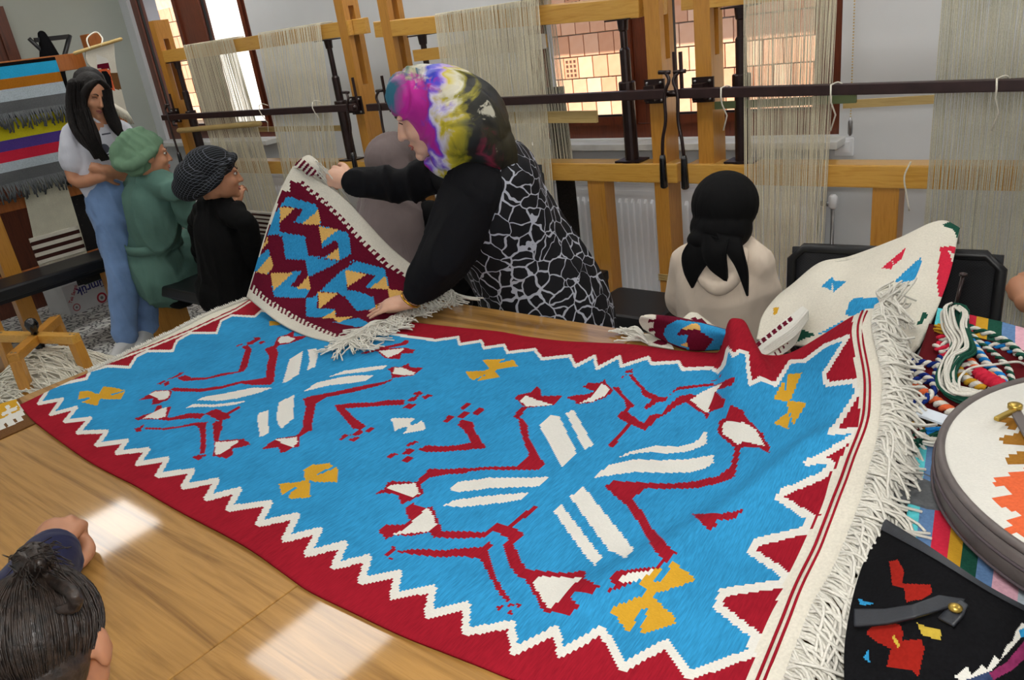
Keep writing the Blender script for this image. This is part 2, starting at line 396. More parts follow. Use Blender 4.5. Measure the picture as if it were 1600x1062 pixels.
# ------------------------------------------------------------------ radiators
def radiator(x0, x1, label):
    y = 3.28; r = thing('radiator', ((x0+x1)/2, y, .13), label, 'radiator', 'panel radiators under the windows')
    MB().span((x0, y+.012, .15), (x1, y+.03, .76)).build('front_panel', 'white_enamel', r, bevel=.004)
    MB().span((x0, y+.07, .15), (x1, y+.085, .76)).build('back_panel', 'white_enamel', r, bevel=.004)
    for xs in (x0, x1-.006): MB().span((xs, y+.01, .14), (xs+.006, y+.09, .775)).build('side_cover', 'white_enamel', r, bevel=.002)
    n = int((x1-x0-.03)/.0362); first = None
    for i in range(n):
        xx = x0+.03+.0362*i
        if first is None:
            m = MB(); prof = [(-.011, .0125), (-.006, .003), (.006, .003), (.011, .0125)]
            ring = lambda z, s: [(xx+px*s, y+py if s == 1 else y+.0125, z) for px, py in prof]
            m.rings([np.array(ring(.17, .8)), np.array(ring(.19, 1)), np.array(ring(.68, 1)), np.array(ring(.70, .8))], True)
            first = m.build('rib', 'white_enamel', r, smooth=False); bx = xx
        else:
            o = first.copy(); COL.objects.link(o); o.parent = r; o.location = (xx-bx, 0, 0)
    g = MB(); g.span((x0, y+.01, .762), (x1, y+.018, .778)); g.span((x0, y+.082, .762), (x1, y+.09, .778))
    k = int((x1-x0)/.014)
    for i in range(k): g.box((x0+.007+.014*i, y+.05, .77), (.004, .066, .008), rz=.5)
    g.build('top_grille', 'white_enamel', r)
    gg = MB(); gg.span((x0+.01, y+.0105, .715), (x1-.01, y+.0118, .74)); gg.build('vent_band', 'white_enamel', r)
    v = MB(); v.tube([(x1+.0, y+.05, .70), (x1+.05, y+.05, .70)], .011, 8); v.tube([(x1+.05, y+.05, .72), (x1+.05, y+.05, .06)], .008, 8); v.tube([(x1+.05, y+.05, .06), (x1+.05, YW, .06)], .008, 8)
    v.build('valve_pipe', 'steel', r, smooth=True)
    MB().lathe((x1+.05, y+.05, .70), [(.012, -.02), (.018, -.01), (.018, .03), (.01, .04)]).build('valve_head', 'white_enamel', r, smooth=True)
    for xx in (x0+.2, x1-.2): MB().span((xx-.02, y+.085, .3), (xx+.02, YW, .6)).build('wall_bracket', 'white_enamel', r)
radiator(-2.45, -1.09, 'white ribbed panel radiator under the window behind the beige hoodie woman')
radiator(-6.1, -4.5, 'white ribbed panel radiator behind the two women on the low bench')

# ------------------------------------------------------------------ small wall fittings
s = thing('wall_socket', (-1.02, YW-.006, .9), 'small white square wall socket below the window corner', 'socket')
MB().box((-1.02, YW-.006, .925), (.075, .012, .075)).build('plate', 'white_enamel', s, bevel=.004)
MB().box((-1.02, YW-.014, .925), (.045, .006, .045)).build('rocker', 'white_enamel', s, bevel=.002)
c0 = P(1335, 0, y=3.35); c1 = P(1329, 182, y=3.35); c2 = P(1328, 212, y=3.35)
ch = thing('blind_chain', c1, 'thin beaded blind chain with a clear weight hanging on the white wall', 'chain')
b = MB(); zz = np.arange(c1[2], 2.3, .011)
for z in zz: b.ball((c1[0], c1[1], z), .0035, n=5, m=3)
o = b.build('bead_string', 'plain_pine', ch, smooth=True); o['kind'] = 'stuff'
MB().lathe((c1[0], c1[1], c2[2]), [(.004, 0), (.009, .01), (.009, .055), (.003, .075)]).build('chain_weight', 'steel', ch, smooth=True)
MB().span((c1[0]-.02, c1[1]-.03, 2.29), (c1[0]+.02, YW, 2.34)).build('bracket', 'white_enamel', ch)

# ------------------------------------------------------------------ ceiling panels
first = None
for (x, y) in ((-5.25, 1.5), (-3.02, 1.62), (-.8, 1.62), (1.4, 1.62), (-5.25, 2.85), (-3.02, 2.85), (-.8, 2.85), (1.4, 2.85), (-5.25, -.6), (-3.02, -.6), (-.8, -.6), (1.4, -.6)):  # row nearest the windows is unseen, added to brighten the back of the room
    lab = 'square white ceiling light panel over the weaving room, window-side row added for light'
    L = thing('ceiling_light', (x, y, ZC-.03), lab, 'ceiling light', 'square light panels in the ceiling')
    f = MB()
    for (a, c, e, g) in ((-.3, -.3, .3, -.28), (-.3, .28, .3, .3), (-.3, -.28, -.28, .28), (.28, -.28, .3, .28)): f.span((x+a, y+c, ZC-.03), (x+e, y+g, ZC))
    f.build('frame', 'white_enamel', L)
    MB().span((x-.28, y-.28, ZC-.024), (x+.28, y+.28, ZC-.002)).build('diffuser', 'led_panel', L)

# ------------------------------------------------------------------ outside: a brick building across the yard
YO = 8.3
g = struct(MB().span((-26, 3.66, -.6), (8, 14, -.4)).build('ground_outside', 'earth'))
ow = struct(MB().span((-26, YO+.02, -.4), (6, YO+.4, 3.4)).build('outside_wall', 'mortar'))
struct(MB().span((-13.35, YO-.12, -.4), (-8.6, YO+.019, 3.9)).build('outside_wall_plaster', 'plaster_out'))
ev = struct(MB().span((-8.6, YO-.95, 2.75), (6, YO+.4, 2.95)).build('outside_eave', 'concrete'))
bm_ = {}
def brick_mesh(holes):
    b = MB(); b.box((0, 0, 0), (.196, .06, .236))
    if holes:
        for i in range(3):
            for j in range(4): b.box((-.055+.055*i, -.031, -.08+.053*j), (.035, .004, .035), mi=1)
    return b.build('brick', ['brick', 'brick_hole'], None, org=(0, 0, 0), bevel=.004)
src = {}
def put_brick(x, z, holes):
    if holes not in src: src[holes] = o = brick_mesh(holes)
    else: o = src[holes].copy(); COL.objects.link(o)
    o.parent = ow; o.location = Vector((x, YO+rnd.uniform(-.004, .006), z))-ow.location
nb = 0
for k in range(8):
    z = -.08+.25*k
    off = .1*(k % 2)
    for i in range(22):
        x = -6.75+off+.208*i
        put_brick(x, z, 5 <= i <= 9 and (k+i) % 3 == 0 and i in (5,))
    for i in range(11): put_brick(-15.6+off+.208*i, z+.25*3, False)
# ------------------------------------------------------------------ looms along the window wall
def loom(x0, x1, zl, zr, ztop, label, rod, feet, ends, jacks, cranks, post_ends=(True, True)):
    """x0, x1: outer edges of the posts; zl, zr: height of the top beam at both ends"""
    y = 2.95; pw, pd = .066, .11
    L = thing('loom', ((x0+x1)/2, y, 0), label, 'loom', 'upright wooden looms along the window wall')
    sl = (zr-zl)/(x1-x0)
    for k, xs in enumerate((x0, x1-pw)):
        xm = xs+pw/2; zb = zl+sl*(xm-x0); p = MB()
        # post with a long slot that the top beam runs through
        p.span((xs, y, 0), (xs+pw, y+.036, ztop)); p.span((xs, y+pd-.036, 0), (xs+pw, y+pd, ztop))
        p.span((xs, y+.036, 0), (xs+pw, y+pd-.036, 1.36)); p.span((xs, y+.036, 1.76), (xs+pw, y+pd-.036, ztop))
        p.build('post', 'loom_z', L)
        MB().span((xs-.02, y-.28, 0), (xs+pw+.02, y+.42, .07)).build('foot', 'loom_y', L, bevel=.004)
    e0, e1 = ends
    MB().bar((x0-e0, y+.055, zl-sl*e0), (x1+e1, y+.055, zr+sl*e1), .036, .078).build('top_beam', 'loom_x', L, bevel=.004)
    MB().bar((x0-e0+.09, y+.018, zl), (x1+e1-.09, y+.018, zr), .034, .076).build('beam_facing', 'loom_x', L, bevel=.003)
    MB().span((x0-.05, y-.012, .868), (x1+.05, y+.088, .95)).build('lower_beam', 'loom_x', L, bevel=.006)
    for xf in feet:
        MB().span((xf-.045, y+.0, .3), (xf+.045, y+.085, .868)).build('upright', 'loom_z', L, bevel=.004)
    MB().span((x0+pw, y+.005, .235), (x1-pw, y+.085, .3)).build('base_beam', 'loom_x', L, bevel=.004)
    # iron rod across the front with bracket plates
    (ra, rb, za, zb) = rod
    MB().bar((ra, y-.07, za), (rb, y-.07, zb), .034, .036).build('rod', 'rod_metal', L, bevel=.003)
    for xs in (x0, x1-pw):
        zz = za+(zb-za)*(xs-ra)/(rb-ra)
        br = MB(); br.span((xs-.012, y-.012, zz-.045), (xs+pw+.012, y-.002, zz+.05)); br.span((xs+.01, y-.06, zz-.03), (xs+pw-.01, y-.01, zz+.03))
        bo = br.build('bracket', 'dark_metal', L)
        bb = MB()
        for dz in (-.032, .036):
            for dx in (.002, pw-.002): bb.lathe((xs+dx, y-.012, zz+dz), [(.006, 0), (.006, .006), (.003, .009)], 8, (0, -1, 0))
        bb.build('bolts', 'steel', bo, smooth=True)['kind'] = 'stuff'
    for xj in jacks:
        zt = zl+sl*(xj-x0)-.04
        J = MB(); J.lathe((xj, y+.04, .95), [(.052, 0), (.052, .008), (.03, .009), (.028, .30), (.028, .305), (.022, .31), (.022, .46), (.015, .47), (.015, zt-.95-.05), (.02, zt-.95-.045), (.024, zt-.95)])
        jo = J.build('jack', 'dark_metal', L, smooth=False)
        MB().lathe((xj, y+.04, 1.235), [(.033, 0), (.036, .005), (.036, .045), (.033, .05)]).build('jack_collar', 'dark_metal', jo)
        MB().span((xj-.06, y-.005, zt-.006), (xj+.06, y+.085, zt+.0)).build('jack_plate', 'dark_metal', jo)
        MB().span((xj-.06, y-.008, .951), (xj+.06, y+.085, .958)).build('jack_base', 'dark_metal', jo)
    for (xc, sgn) in cranks:
        zz = za+(zb-za)*(xc-ra)/(rb-ra)
        c = MB()
        c.tube([(xc-sgn*.05, y-.07, zz), (xc+sgn*.02, y-.07, zz)], .012, 8)
        c.tube(crom([(xc, y-.075, zz+.08), (xc-sgn*.018, y-.085, zz+.05), (xc, y-.09, zz), (xc, y-.095, zz-.10), (xc+sgn*.014, y-.1, zz-.17), (xc+sgn*.02, y-.1, zz-.24)], 4), .007, 7)
        c.tube([(xc-sgn*.02, y-.075, zz+.08), (xc+sgn*.03, y-.075, zz+.082)], .008, 7)
        co = c.build('crank', 'dark_metal', L, smooth=True)
        MB().lathe((xc+sgn*.02, y-.1, zz-.37), [(.011, 0), (.016, .006), (.015, .06), (.013, .12), (.010, .135)], 12).build('crank_handle', 'black_plastic', co, smooth=True)
        MB().span((xc-sgn*.014-.006, y-.03, zz-.0), (xc-sgn*.014+.006, y-.02, zz+.15)).build('ratchet_plate', 'rod_metal', co)
    return L
L1 = loom(-5.43, -3.44, 1.65, 1.652, 1.88, 'wooden loom with two sparse warps facing the green-clad weaver', (-5.46, -3.42, 1.262, 1.256), (-4.0,), (.05, .10), (-5.28, -3.665), ((-5.36, 1), (-3.46, -1)))
L2 = loom(-3.175, -1.60, 1.622, 1.565, 1.9, 'wooden loom with one wide warp standing behind the bending woman', (-3.31, -1.55, 1.252, 1.24), (-1.965, -2.9), (.10, .0), (-2.94, -1.79), ((-3.20, 1), (-1.545, -1)))
L3 = loom(-1.455, .42, 1.57, 1.53, 1.9, 'long wooden loom with two pale warps behind the beige hoodie woman', (-1.49, .45, 1.238, 1.19), (-.74, .2), (.07, .1), (-1.285, .2), ((-1.49, 1), (.44, -1)))
# tie cord on the middle loom's post
b = MB()
for k in range(4): b.tube([(-1.669, 2.945, .43+.008*k), (-1.597, 2.943, .432+.008*k), (-1.594, 3.06, .432+.008*k)], .0035, 5)
o = tag(b.build('tie_cord', 'cream_yarn' if 'cream_yarn' in MATS else 'plain_pine', None, smooth=True), 'white cord wound around the middle loom post low down', 'cord')

# ------------------------------------------------------------------ warps
def warp(name, par, top, bot, n, mat, seed, r=.0011, jit=.0012, sag=.0, skip=None, wrap=True, zend=None):
    """threads from (x0, x1, z, y) on the top beam to (x0, x1, z, y) below"""
    rr = random.Random(seed); cs = []
    for i in range(n):
        s = (i+rr.uniform(-.3, .3))/(n-1)
        if skip and any(a < s < c for a, c in skip): continue
        xa = top[0]+(top[1]-top[0])*s+rr.uniform(-jit, jit); xb = bot[0]+(bot[1]-bot[0])*s+rr.uniform(-jit, jit)*3
        y0 = top[3]+rr.uniform(-.004, .004); y1 = bot[3]+rr.uniform(-.006, .006)
        c = []
        if wrap: c += [(xa, top[3]+.10, top[2]-.06), (xa, top[3]+.09, top[2]+.004), (xa, y0+.005, top[2]+.004)]
        for q in (0, .3, .62, 1): c.append((xa+(xb-xa)*q+rr.uniform(-jit, jit)*1.5, y0+(y1-y0)*q, top[2]-.004+(bot[2]-top[2])*q+(rr.uniform(-.02, .02) if q == 1 else 0)))
        cs.append(c)
    return strands(name, cs, r, mat, par, 3)
cloth('warp_cream', '#E4DCC4', .14, 300, .9, .2)
cloth('warp_grey', '#D6D2BE', .16, 300, .9, .2)
cloth('cream_yarn', '#DAD5C6', .12, 200, .9, .4)
yw = 2.925
warp('warp_threads', L1, (-5.03, -4.47, 1.694, yw), (-4.98, -4.36, .62, yw-.02), 150, 'warp_cream', 1, r=.0016)
warp('warp_threads', L1, (-4.20, -3.62, 1.694, yw), (-4.27, -3.72, .70, yw-.02), 130, 'warp_cream', 2, r=.0016, jit=.003)
warp('warp_threads', L2, (-2.77, -2.155, 1.650, yw), (-2.80, -2.19, .45, yw-.02), 280, 'warp_cream', 3, r=.0012)
warp('warp_threads', L2, (-2.70, -2.15, 1.58, yw+.10), (-2.72, -2.14, .9, yw+.11), 150, 'warp_grey', 4, r=.0013, wrap=False)
warp('warp_threads', L3, (-1.245, -.915, 1.60, yw), (-1.25, -.945, .42, yw-.02), 150, 'warp_cream', 5, r=.0012)
warp('warp_threads', L3, (-.598, .1, 1.58, yw), (-.60, .1, .42, yw-.02), 300, 'warp_grey', 6, r=.0013)
# heddle sticks
def stick(px0, px1, y, h, th, mat, par, name='heddle_stick', rnd_=False):
    a = P(*px0, y=y); c = P(*px1, y=y); b = MB()
    if rnd_: b.tube([a, c], h/2, 10, round_ends=True)
    else: b.bar(a, c, th, h)
    return b.build(name, mat, par, smooth=rnd_)
stick((280, 204), (405, 193), 2.89, .036, .03, 'plain_pine', L1, rnd_=True)
stick((396, 202), (537, 200), 2.975, .03, .015, 'plain_pine', L1)
stick((648, 87), (853, 64), 2.985, .055, .02, 'loom_x', L2)
stick((780, 184), (933, 182), 2.93, .05, .016, 'plain_pine', L2)
plain('green_stick', '#5F6B45', .6, .1)
stick((1113, 165), (1338, 154), 2.975, .028, .014, 'green_stick', L3)
stick((1318, 163), (1460, 155), 3.03, .028, .014, 'plain_pine', L3)
# woven start at the bottom of the first loom and white heddle loops
cloth('brown_weave', '#3C2420', .2, 250)
cloth('white_weave', '#CFC8BC', .1, 250)
def strip_band(name, par, x0, x1, z0, z1, y, mats, n, thick=.008):
    g = np.array([[(x0+(x1-x0)*u, y-.003*math.sin(9*u), z0+(z1-z0)*v) for v in np.linspace(0, 1, 41)] for u in np.linspace(0, 1, 24)])
    return sheet(name, g, mats, lambda c: (np.floor((c[:, 2]-z0)/(z1-z0)*n) % len(mats)), par, thick, normal=(0, -1, 0))
wb = P(385, 385, y=2.89); wt = P(385, 331, y=2.89)
strip_band('woven_start', L1, -5.0, -4.33, .42, wt[2]+.01, 2.888, ['brown_weave', 'white_weave'], 14)
strip_band('white_heddle_band', L2, -2.76, -2.17, P(700, 92, y=2.98)[2], P(700, 70, y=2.98)[2], 2.968, ['white_weave'], 1, .003)
cloth('dark_felt', '#2B2826', .2, 120)
p0 = P(848, 168, y=3.1); p1 = P(885, 390, y=3.1)
g = np.array([[(-2.30+.11*u+.03*(1-v)*0, 3.10+.006*math.sin(5*v), .45+(1.27-.45)*v) for v in np.linspace(0, 1, 20)] for u in np.linspace(0, 1, 6)])
tag(sheet('hanging_strip', g, ['dark_felt'], lambda c: np.zeros(len(c)), None, .006, normal=(0, -1, 0)), 'dark felt strip hanging behind the middle loom beside the warp', 'cloth')
# cords tied around the rods
for (px, py, n, lp) in ((407, 172, 1, L1), (490, 168, 1, L1), (1127, 150, 1, L3), (1298, 146, 1, L3), (1556, 138, 1, L3), (1417, 275, 2, L3)):
    yy = 2.85 if py < 200 else 2.925; q = P(px, py, y=yy); b = MB(); rr = random.Random(px)
    if py < 200:
        b.tube([(q[0], yy+.0, q[2]+.03), (q[0]+.004, yy-.012, q[2]), (q[0]+.002, yy, q[2]-.03), (q[0]+.012, yy+.02, q[2]-.075), (q[0]-.004, yy+.02, q[2]-.13)], .003, 5)
        b.tube(crom([(q[0], yy, q[2]+.028), (q[0]+.02, yy+.01, q[2]+.035), (q[0]+.03, yy+.04, q[2]+.02)], 3), .0025, 5)
    else:
        b.tube(crom([(q[0]+.01, yy, q[2]+.05), (q[0]-.006, yy-.008, q[2]), (q[0]+.004, yy-.008, q[2]-.06), (q[0]+.016, yy-.005, q[2]-.12)], 4), .003, 5)
    b.build('tie_cord', 'cream_yarn', lp, smooth=True)
# ------------------------------------------------------------------ two tables pushed together
TZ = .75; TY0, TY1 = .10, 1.735
def table(x0, x1, label):
    T = thing('table', ((x0+x1)/2, (TY0+TY1)/2, 0), label, 'table', 'long tables pushed together')
    MB().span((x0+.001, TY0, TZ-.036), (x1-.001, TY1, TZ)).build('tabletop', 'table_wood', T, bevel=.003)
    a = MB(); q = .08
    for (p0, p1) in (((x0+q, TY0+q), (x1-q, TY0+q+.02)), ((x0+q, TY1-q-.02), (x1-q, TY1-q)), ((x0+q, TY0+q+.02), (x0+q+.02, TY1-q-.02)), ((x1-q-.02, TY0+q+.02), (x1-q, TY1-q-.02))):
        a.span((p0[0], p0[1], TZ-.11), (p1[0], p1[1], TZ-.036))
    a.build('apron', 'table_wood', T)
    for xx in (x0+q+.02, x1-q-.02):
        for yy in (TY0+q+.02, TY1-q-.02): MB().span((xx-.03, yy-.03, 0), (xx+.03, yy+.03, TZ-.036)).build('leg', 'dark_metal', T, bevel=.003)
    return T
table(-2.535, -1.048, 'wood-grain table under the left half of the blue rug, child leaning on it')
table(-1.048, .62, 'wood-grain table under the right half of the blue rug and the bags')

# ------------------------------------------------------------------ wool colours
ST = (3, 1, 1)
cloth('wool_blue', '#2E87B8', .2, 150, stretch=(3, .3, 1)); cloth('wool_red', '#8E1826', .16, 150, stretch=(3, .3, 1))
cloth('wool_white', '#D2D0C8', .07, 240, stretch=(1, 4, 1)); cloth('wool_yellow', '#C2942C', .1, 240, stretch=(1, 4, 1))
cloth('wool_cream', '#CFCABC', .08, 240); cloth('wool_maroon', '#5E1226', .14, 240); cloth('wool_tan', '#CFA45C', .1, 240)
cloth('wool_green', '#1E4A3C', .15, 240); cloth('wool_brown', '#6A4A2C', .15, 240); cloth('wool_black', '#121214', .25, 240)
cloth('wool_orange', '#D2623C', .1, 240); cloth('wool_ochre', '#96682A', .1, 240); cloth('wool_grey', '#5C5E60', .15, 200)
cloth('wool_turq', '#5CC4CC', .1, 200); cloth('wool_denim', '#5F7FA8', .12, 200); cloth('wool_crimson', '#C22A40', .1, 200)
cloth('wool_pink', '#D6A6B4', .1, 200); cloth('wool_lemon', '#C9BE28', .12, 200); cloth('wool_violet', '#54408C', .12, 200)
cloth('wool_sky', '#2C9ECB', .12, 200); cloth('wool_rust', '#A2661E', .12, 200); cloth('wool_pale', '#A9B4BC', .16, 160); cloth('fringe_white', '#CFCCC2', .1, 300, bump=.5)

REG = dict(A=(30, 460, 3.54), B=(200, 460, 3.54), C=(430, 500, 3.54), D=(680, 480, 3.54), E=(920, 480, 3.54), F=(1130, 480, 3.54), G=(250, 700, 3.54),
           H=(500, 740, 3.319), I=(740, 740, 3.319), J=(980, 740, 3.319), K=(380, 230, 2.95), N=(1200, 300, 3.32), V=(920, 480, 3.54), S=(1300, 700, 2.933), T=(1360, 440, 3.792), Q=(0, 0, 1))
def px(reg, pts):
    x, y, s = REG[reg]; return [(x+a/s, y+b/s) for a, b in pts]

# ------------------------------------------------------------------ the big blue rug
near = [(31, 632, 0), (47, 652, 0), (67, 669, 0), (101, 694, 0), (140, 720, 0), (177, 740, 0), (211, 757, 0), (250, 780, 0), (292, 804, 0), (354, 837, 0), (397, 862, 0), (448, 898, 0), (484, 922, 0), (550, 954, 0),
        (626, 990, 0), (687, 1014, 0), (756, 1041, 0), (803, 1060, 0), (900, 1096, 0), (1000, 1128, .005), (1090, 1150, .015), (1190, 1160, .03)]
far = [(388, 468, 0), (470, 481, 0), (560, 495, 0), (640, 504, 0), (708, 511, 0), (776, 517, 0), (821, 525, 0), (878, 532, 0), (934, 535, 0), (990, 538, 0), (1047, 547, 0), (1101, 551, .005), (1130, 552, .01), (1170, 553, .02),
       (1215, 555, .05), (1243, 547, .08), (1285, 522, .13), (1336, 490, .19), (1367, 482, .205)]
left = [(31, 632, 0), (98, 600, 0), (163, 571, 0), (214, 546, 0), (270, 520, 0), (330, 490, 0), (388, 468, 0)]
right = [(1190, 1160, .03), (1227, 1060, .05), (1242, 1020, .055), (1269, 951, .07), (1300, 897, .085), (1325, 840, .10), (1347, 780, .115), (1356, 743, .125), (1370, 695, .14), (1376, 655, .15), (1379, 593, .17), (1370, 550, .185), (1362, 508, .20), (1367, 482, .205)]
RZ = TZ+.007
def b3(l): return np.array([P(a, b, z=RZ+c) for a, b, c in l])
NU, NV = 470, 250
cN, cF, cL, cR = (resample(crom(b3(l), 5), n) for l, n in ((near, NU), (far, NU), (left, NV), (right, NV)))
u = np.linspace(0, 1, NU)[:, None, None]; v = np.linspace(0, 1, NV)[None, :, None]
rug = (1-v)*cN[:, None]+v*cF[:, None]+(1-u)*cL[None]+u*cR[None]-((1-u)*(1-v)*cN[0]+u*(1-v)*cN[-1]+(1-u)*v*cF[0]+u*v*cF[-1])
rug[..., 2] = np.maximum(rug[..., 2], RZ)
def ridge(g, a, b, h0, h1, sig, pw=2.0, endfade=.15):
    a = np.array(a)[:2]; b = np.array(b)[:2]; ab = b-a; L = np.linalg.norm(ab); ab /= L
    q = g[..., :2]-a; s = (q@ab)/L; d = q@np.array([-ab[1], ab[0]])
    w = np.clip(s/endfade+.0, 0, 1)*np.clip((1-s)/endfade, 0, 1) if endfade else np.clip((1-s)/.9, 0, 1)*(s > -.3)
    return (h0+(h1-h0)*np.clip(s, 0, 1))*np.exp(-(np.abs(d)/sig)**pw)*w
fa = P(1151, 552, z=RZ); fb = P(1186, 700, z=RZ+.03)
q = rug[..., :2]; ab = (fb-fa)[:2]; Lf = np.linalg.norm(ab); ab = ab/Lf; s = ((q-fa[:2])@ab)/Lf; dd = (q-fa[:2])@np.array([-ab[1], ab[0]])
rug[..., 2] += .100*np.clip(1-s, 0, 1)**1.15*np.exp(-(np.abs(dd)/(.031+.04*np.clip(s, 0, 1)))**4)
rug[..., 2] += ridge(rug, P(860, 975, z=RZ), P(1330, 690, z=RZ+.08), .022, .03, .045)
rug[..., 2] += .0025*np.sin(rug[..., 0]*7+1)*np.sin(rug[..., 1]*9)*np.clip((rug[..., 0]+2.6)/.4, 0, 1)
rug[..., 2] = np.maximum(rug[..., 2], RZ)

zig = (px('A', [(107, 603), (238, 578), (175, 662), (315, 625), (253, 702), (393, 684), (325, 762), (485, 757), (428, 832), (595, 808), (543, 874), (712, 856), (655, 935), (818, 908), (765, 1000), (960, 972)])
       + px('G', [(130, 212), (315, 178), (258, 277), (435, 230), (380, 333), (605, 303), (545, 418), (757, 373), (690, 503), (880, 455), (815, 583), (1020, 530)])
       + px('H', [(75, 478), (250, 435), (215, 555), (405, 515), (380, 635), (585, 592), (560, 728), (760, 680), (755, 820), (990, 780), (1010, 918)])
       + px('I', [(425, 808), (455, 930), (665, 808), (780, 1003), (995, 880)])
       + px('J', [(325, 1045), (640, 930), (665, 835), (470, 690), (495, 615), (800, 570), (820, 520), (640, 400), (670, 355), (930, 290), (950, 225), (790, 125), (810, 95), (1020, 5)])
       + px('F', [(600, 870), (560, 840), (465, 858), (560, 815), (720, 715), (732, 680), (590, 690), (630, 650), (738, 480), (732, 408), (572, 425), (560, 365), (690, 160), (560, 212), (450, 295), (370, 300), (290, 428), (205, 392), (150, 425)])
       + px('E', [(880, 330), (876, 250), (832, 240), (800, 268), (770, 228), (745, 318), (715, 355), (678, 335), (520, 342), (495, 302), (345, 312), (330, 277), (180, 325), (170, 272), (45, 337)])
       + px('D', [(880, 270), (775, 325), (745, 268), (590, 285), (550, 232), (400, 250), (380, 208), (270, 225), (255, 185), (135, 205), (125, 165), (0, 182)])
       + [(600, 520), (500, 500)] + px('B', [(735, 90), (700, 122), (575, 115), (515, 145), (490, 212), (345, 212), (270, 255), (245, 312), (105, 312)])
       + px('A', [(645, 345), (610, 402), (490, 395), (395, 420), (370, 465), (240, 492), (165, 520)]))
RP = []   # (colour, polygon): 0 blue 1 red 2 white 3 yellow 4 cream
def rp(c, reg, *polys):
    for p in polys: RP.append((c, px(reg, p)))
rp(1, 'B', [(285, 470), (270, 458), (320, 445), (350, 460), (440, 458), (520, 435), (610, 425), (650, 305), (625, 290), (660, 278), (685, 300), (660, 400), (640, 425), (520, 450), (430, 470), (330, 478), (300, 478)],
   [(655, 268), (700, 248), (695, 238), (730, 235), (735, 245), (705, 262), (690, 275), (660, 280)], [(720, 265), (745, 255), (762, 262), (735, 275)], [(595, 285), (630, 270), (638, 275), (605, 287)],
   [(160, 495), (195, 475), (212, 480), (180, 498)], [(195, 490), (225, 478), (232, 495), (205, 508)], [(215, 470), (260, 450), (290, 430), (312, 430), (290, 445), (255, 462)],
   [(235, 525), (255, 515), (400, 520), (520, 505), (625, 478), (700, 470), (762, 458), (770, 380), (782, 345), (755, 300), (812, 280), (832, 320), (815, 400), (808, 480), (790, 498), (690, 500), (620, 492), (520, 520), (400, 538), (255, 535)],
   [(805, 285), (815, 262), (830, 235), (880, 220), (920, 200), (915, 232), (1000, 228), (950, 250), (890, 272), (840, 278), (815, 300)],
   [(60, 583), (110, 555), (150, 530), (235, 528), (245, 540), (225, 580), (165, 605), (130, 610), (140, 575)],
   [(40, 685), (80, 668), (145, 650), (160, 615), (185, 612), (188, 628), (238, 618), (225, 655), (215, 678), (240, 680), (340, 655), (430, 658), (400, 688), (340, 682), (230, 698), (165, 690), (80, 690), (50, 697)],
   [(425, 658), (485, 632), (548, 655), (612, 618), (628, 625), (558, 665), (568, 680), (515, 698), (485, 688)],
   [(468, 715), (485, 700), (520, 698), (522, 730), (505, 800), (500, 808), (640, 798), (680, 828), (620, 845), (575, 850), (582, 885), (545, 905), (470, 892), (478, 840)],
   [(95, 735), (200, 738), (300, 725), (370, 708), (440, 705), (430, 730), (432, 830), (422, 880), (398, 878), (402, 800), (395, 740), (370, 722), (300, 735), (200, 748), (95, 745)],
   [(30, 742), (60, 735), (90, 718), (88, 728), (70, 745), (75, 755), (50, 760), (40, 750)], [(355, 895), (385, 888), (420, 885), (440, 885), (410, 900), (395, 915), (370, 908)],
   [(735, 855), (800, 810), (830, 795), (940, 780), (950, 795), (945, 840), (910, 848), (845, 880), (832, 845)])
rp(2, 'B', [(830, 255), (845, 232), (885, 230), (930, 245), (890, 265), (838, 270)], [(118, 552), (150, 535), (225, 532), (232, 555), (215, 575), (175, 585), (150, 565)],
   [(75, 688), (140, 650), (212, 620), (215, 640), (205, 675), (160, 688), (110, 682)], [(482, 815), (560, 812), (622, 805), (575, 840), (500, 885), (482, 888)],
   [(380, 583), (430, 562), (540, 545), (640, 525), (690, 515), (800, 515), (720, 545), (600, 575), (500, 588)], [(315, 628), (360, 605), (480, 608), (640, 588), (648, 592), (590, 610), (470, 622), (390, 620)],
   [(855, 488), (895, 355), (968, 312), (945, 440), (870, 488)], [(990, 418), (1005, 365), (995, 305), (1040, 298), (1052, 330), (1035, 400)],
   [(730, 788), (715, 690), (722, 655), (775, 640), (778, 765)], [(822, 670), (835, 595), (918, 555), (915, 685), (850, 740), (828, 715)], [(810, 800), (935, 788), (938, 815), (915, 843), (870, 830)])
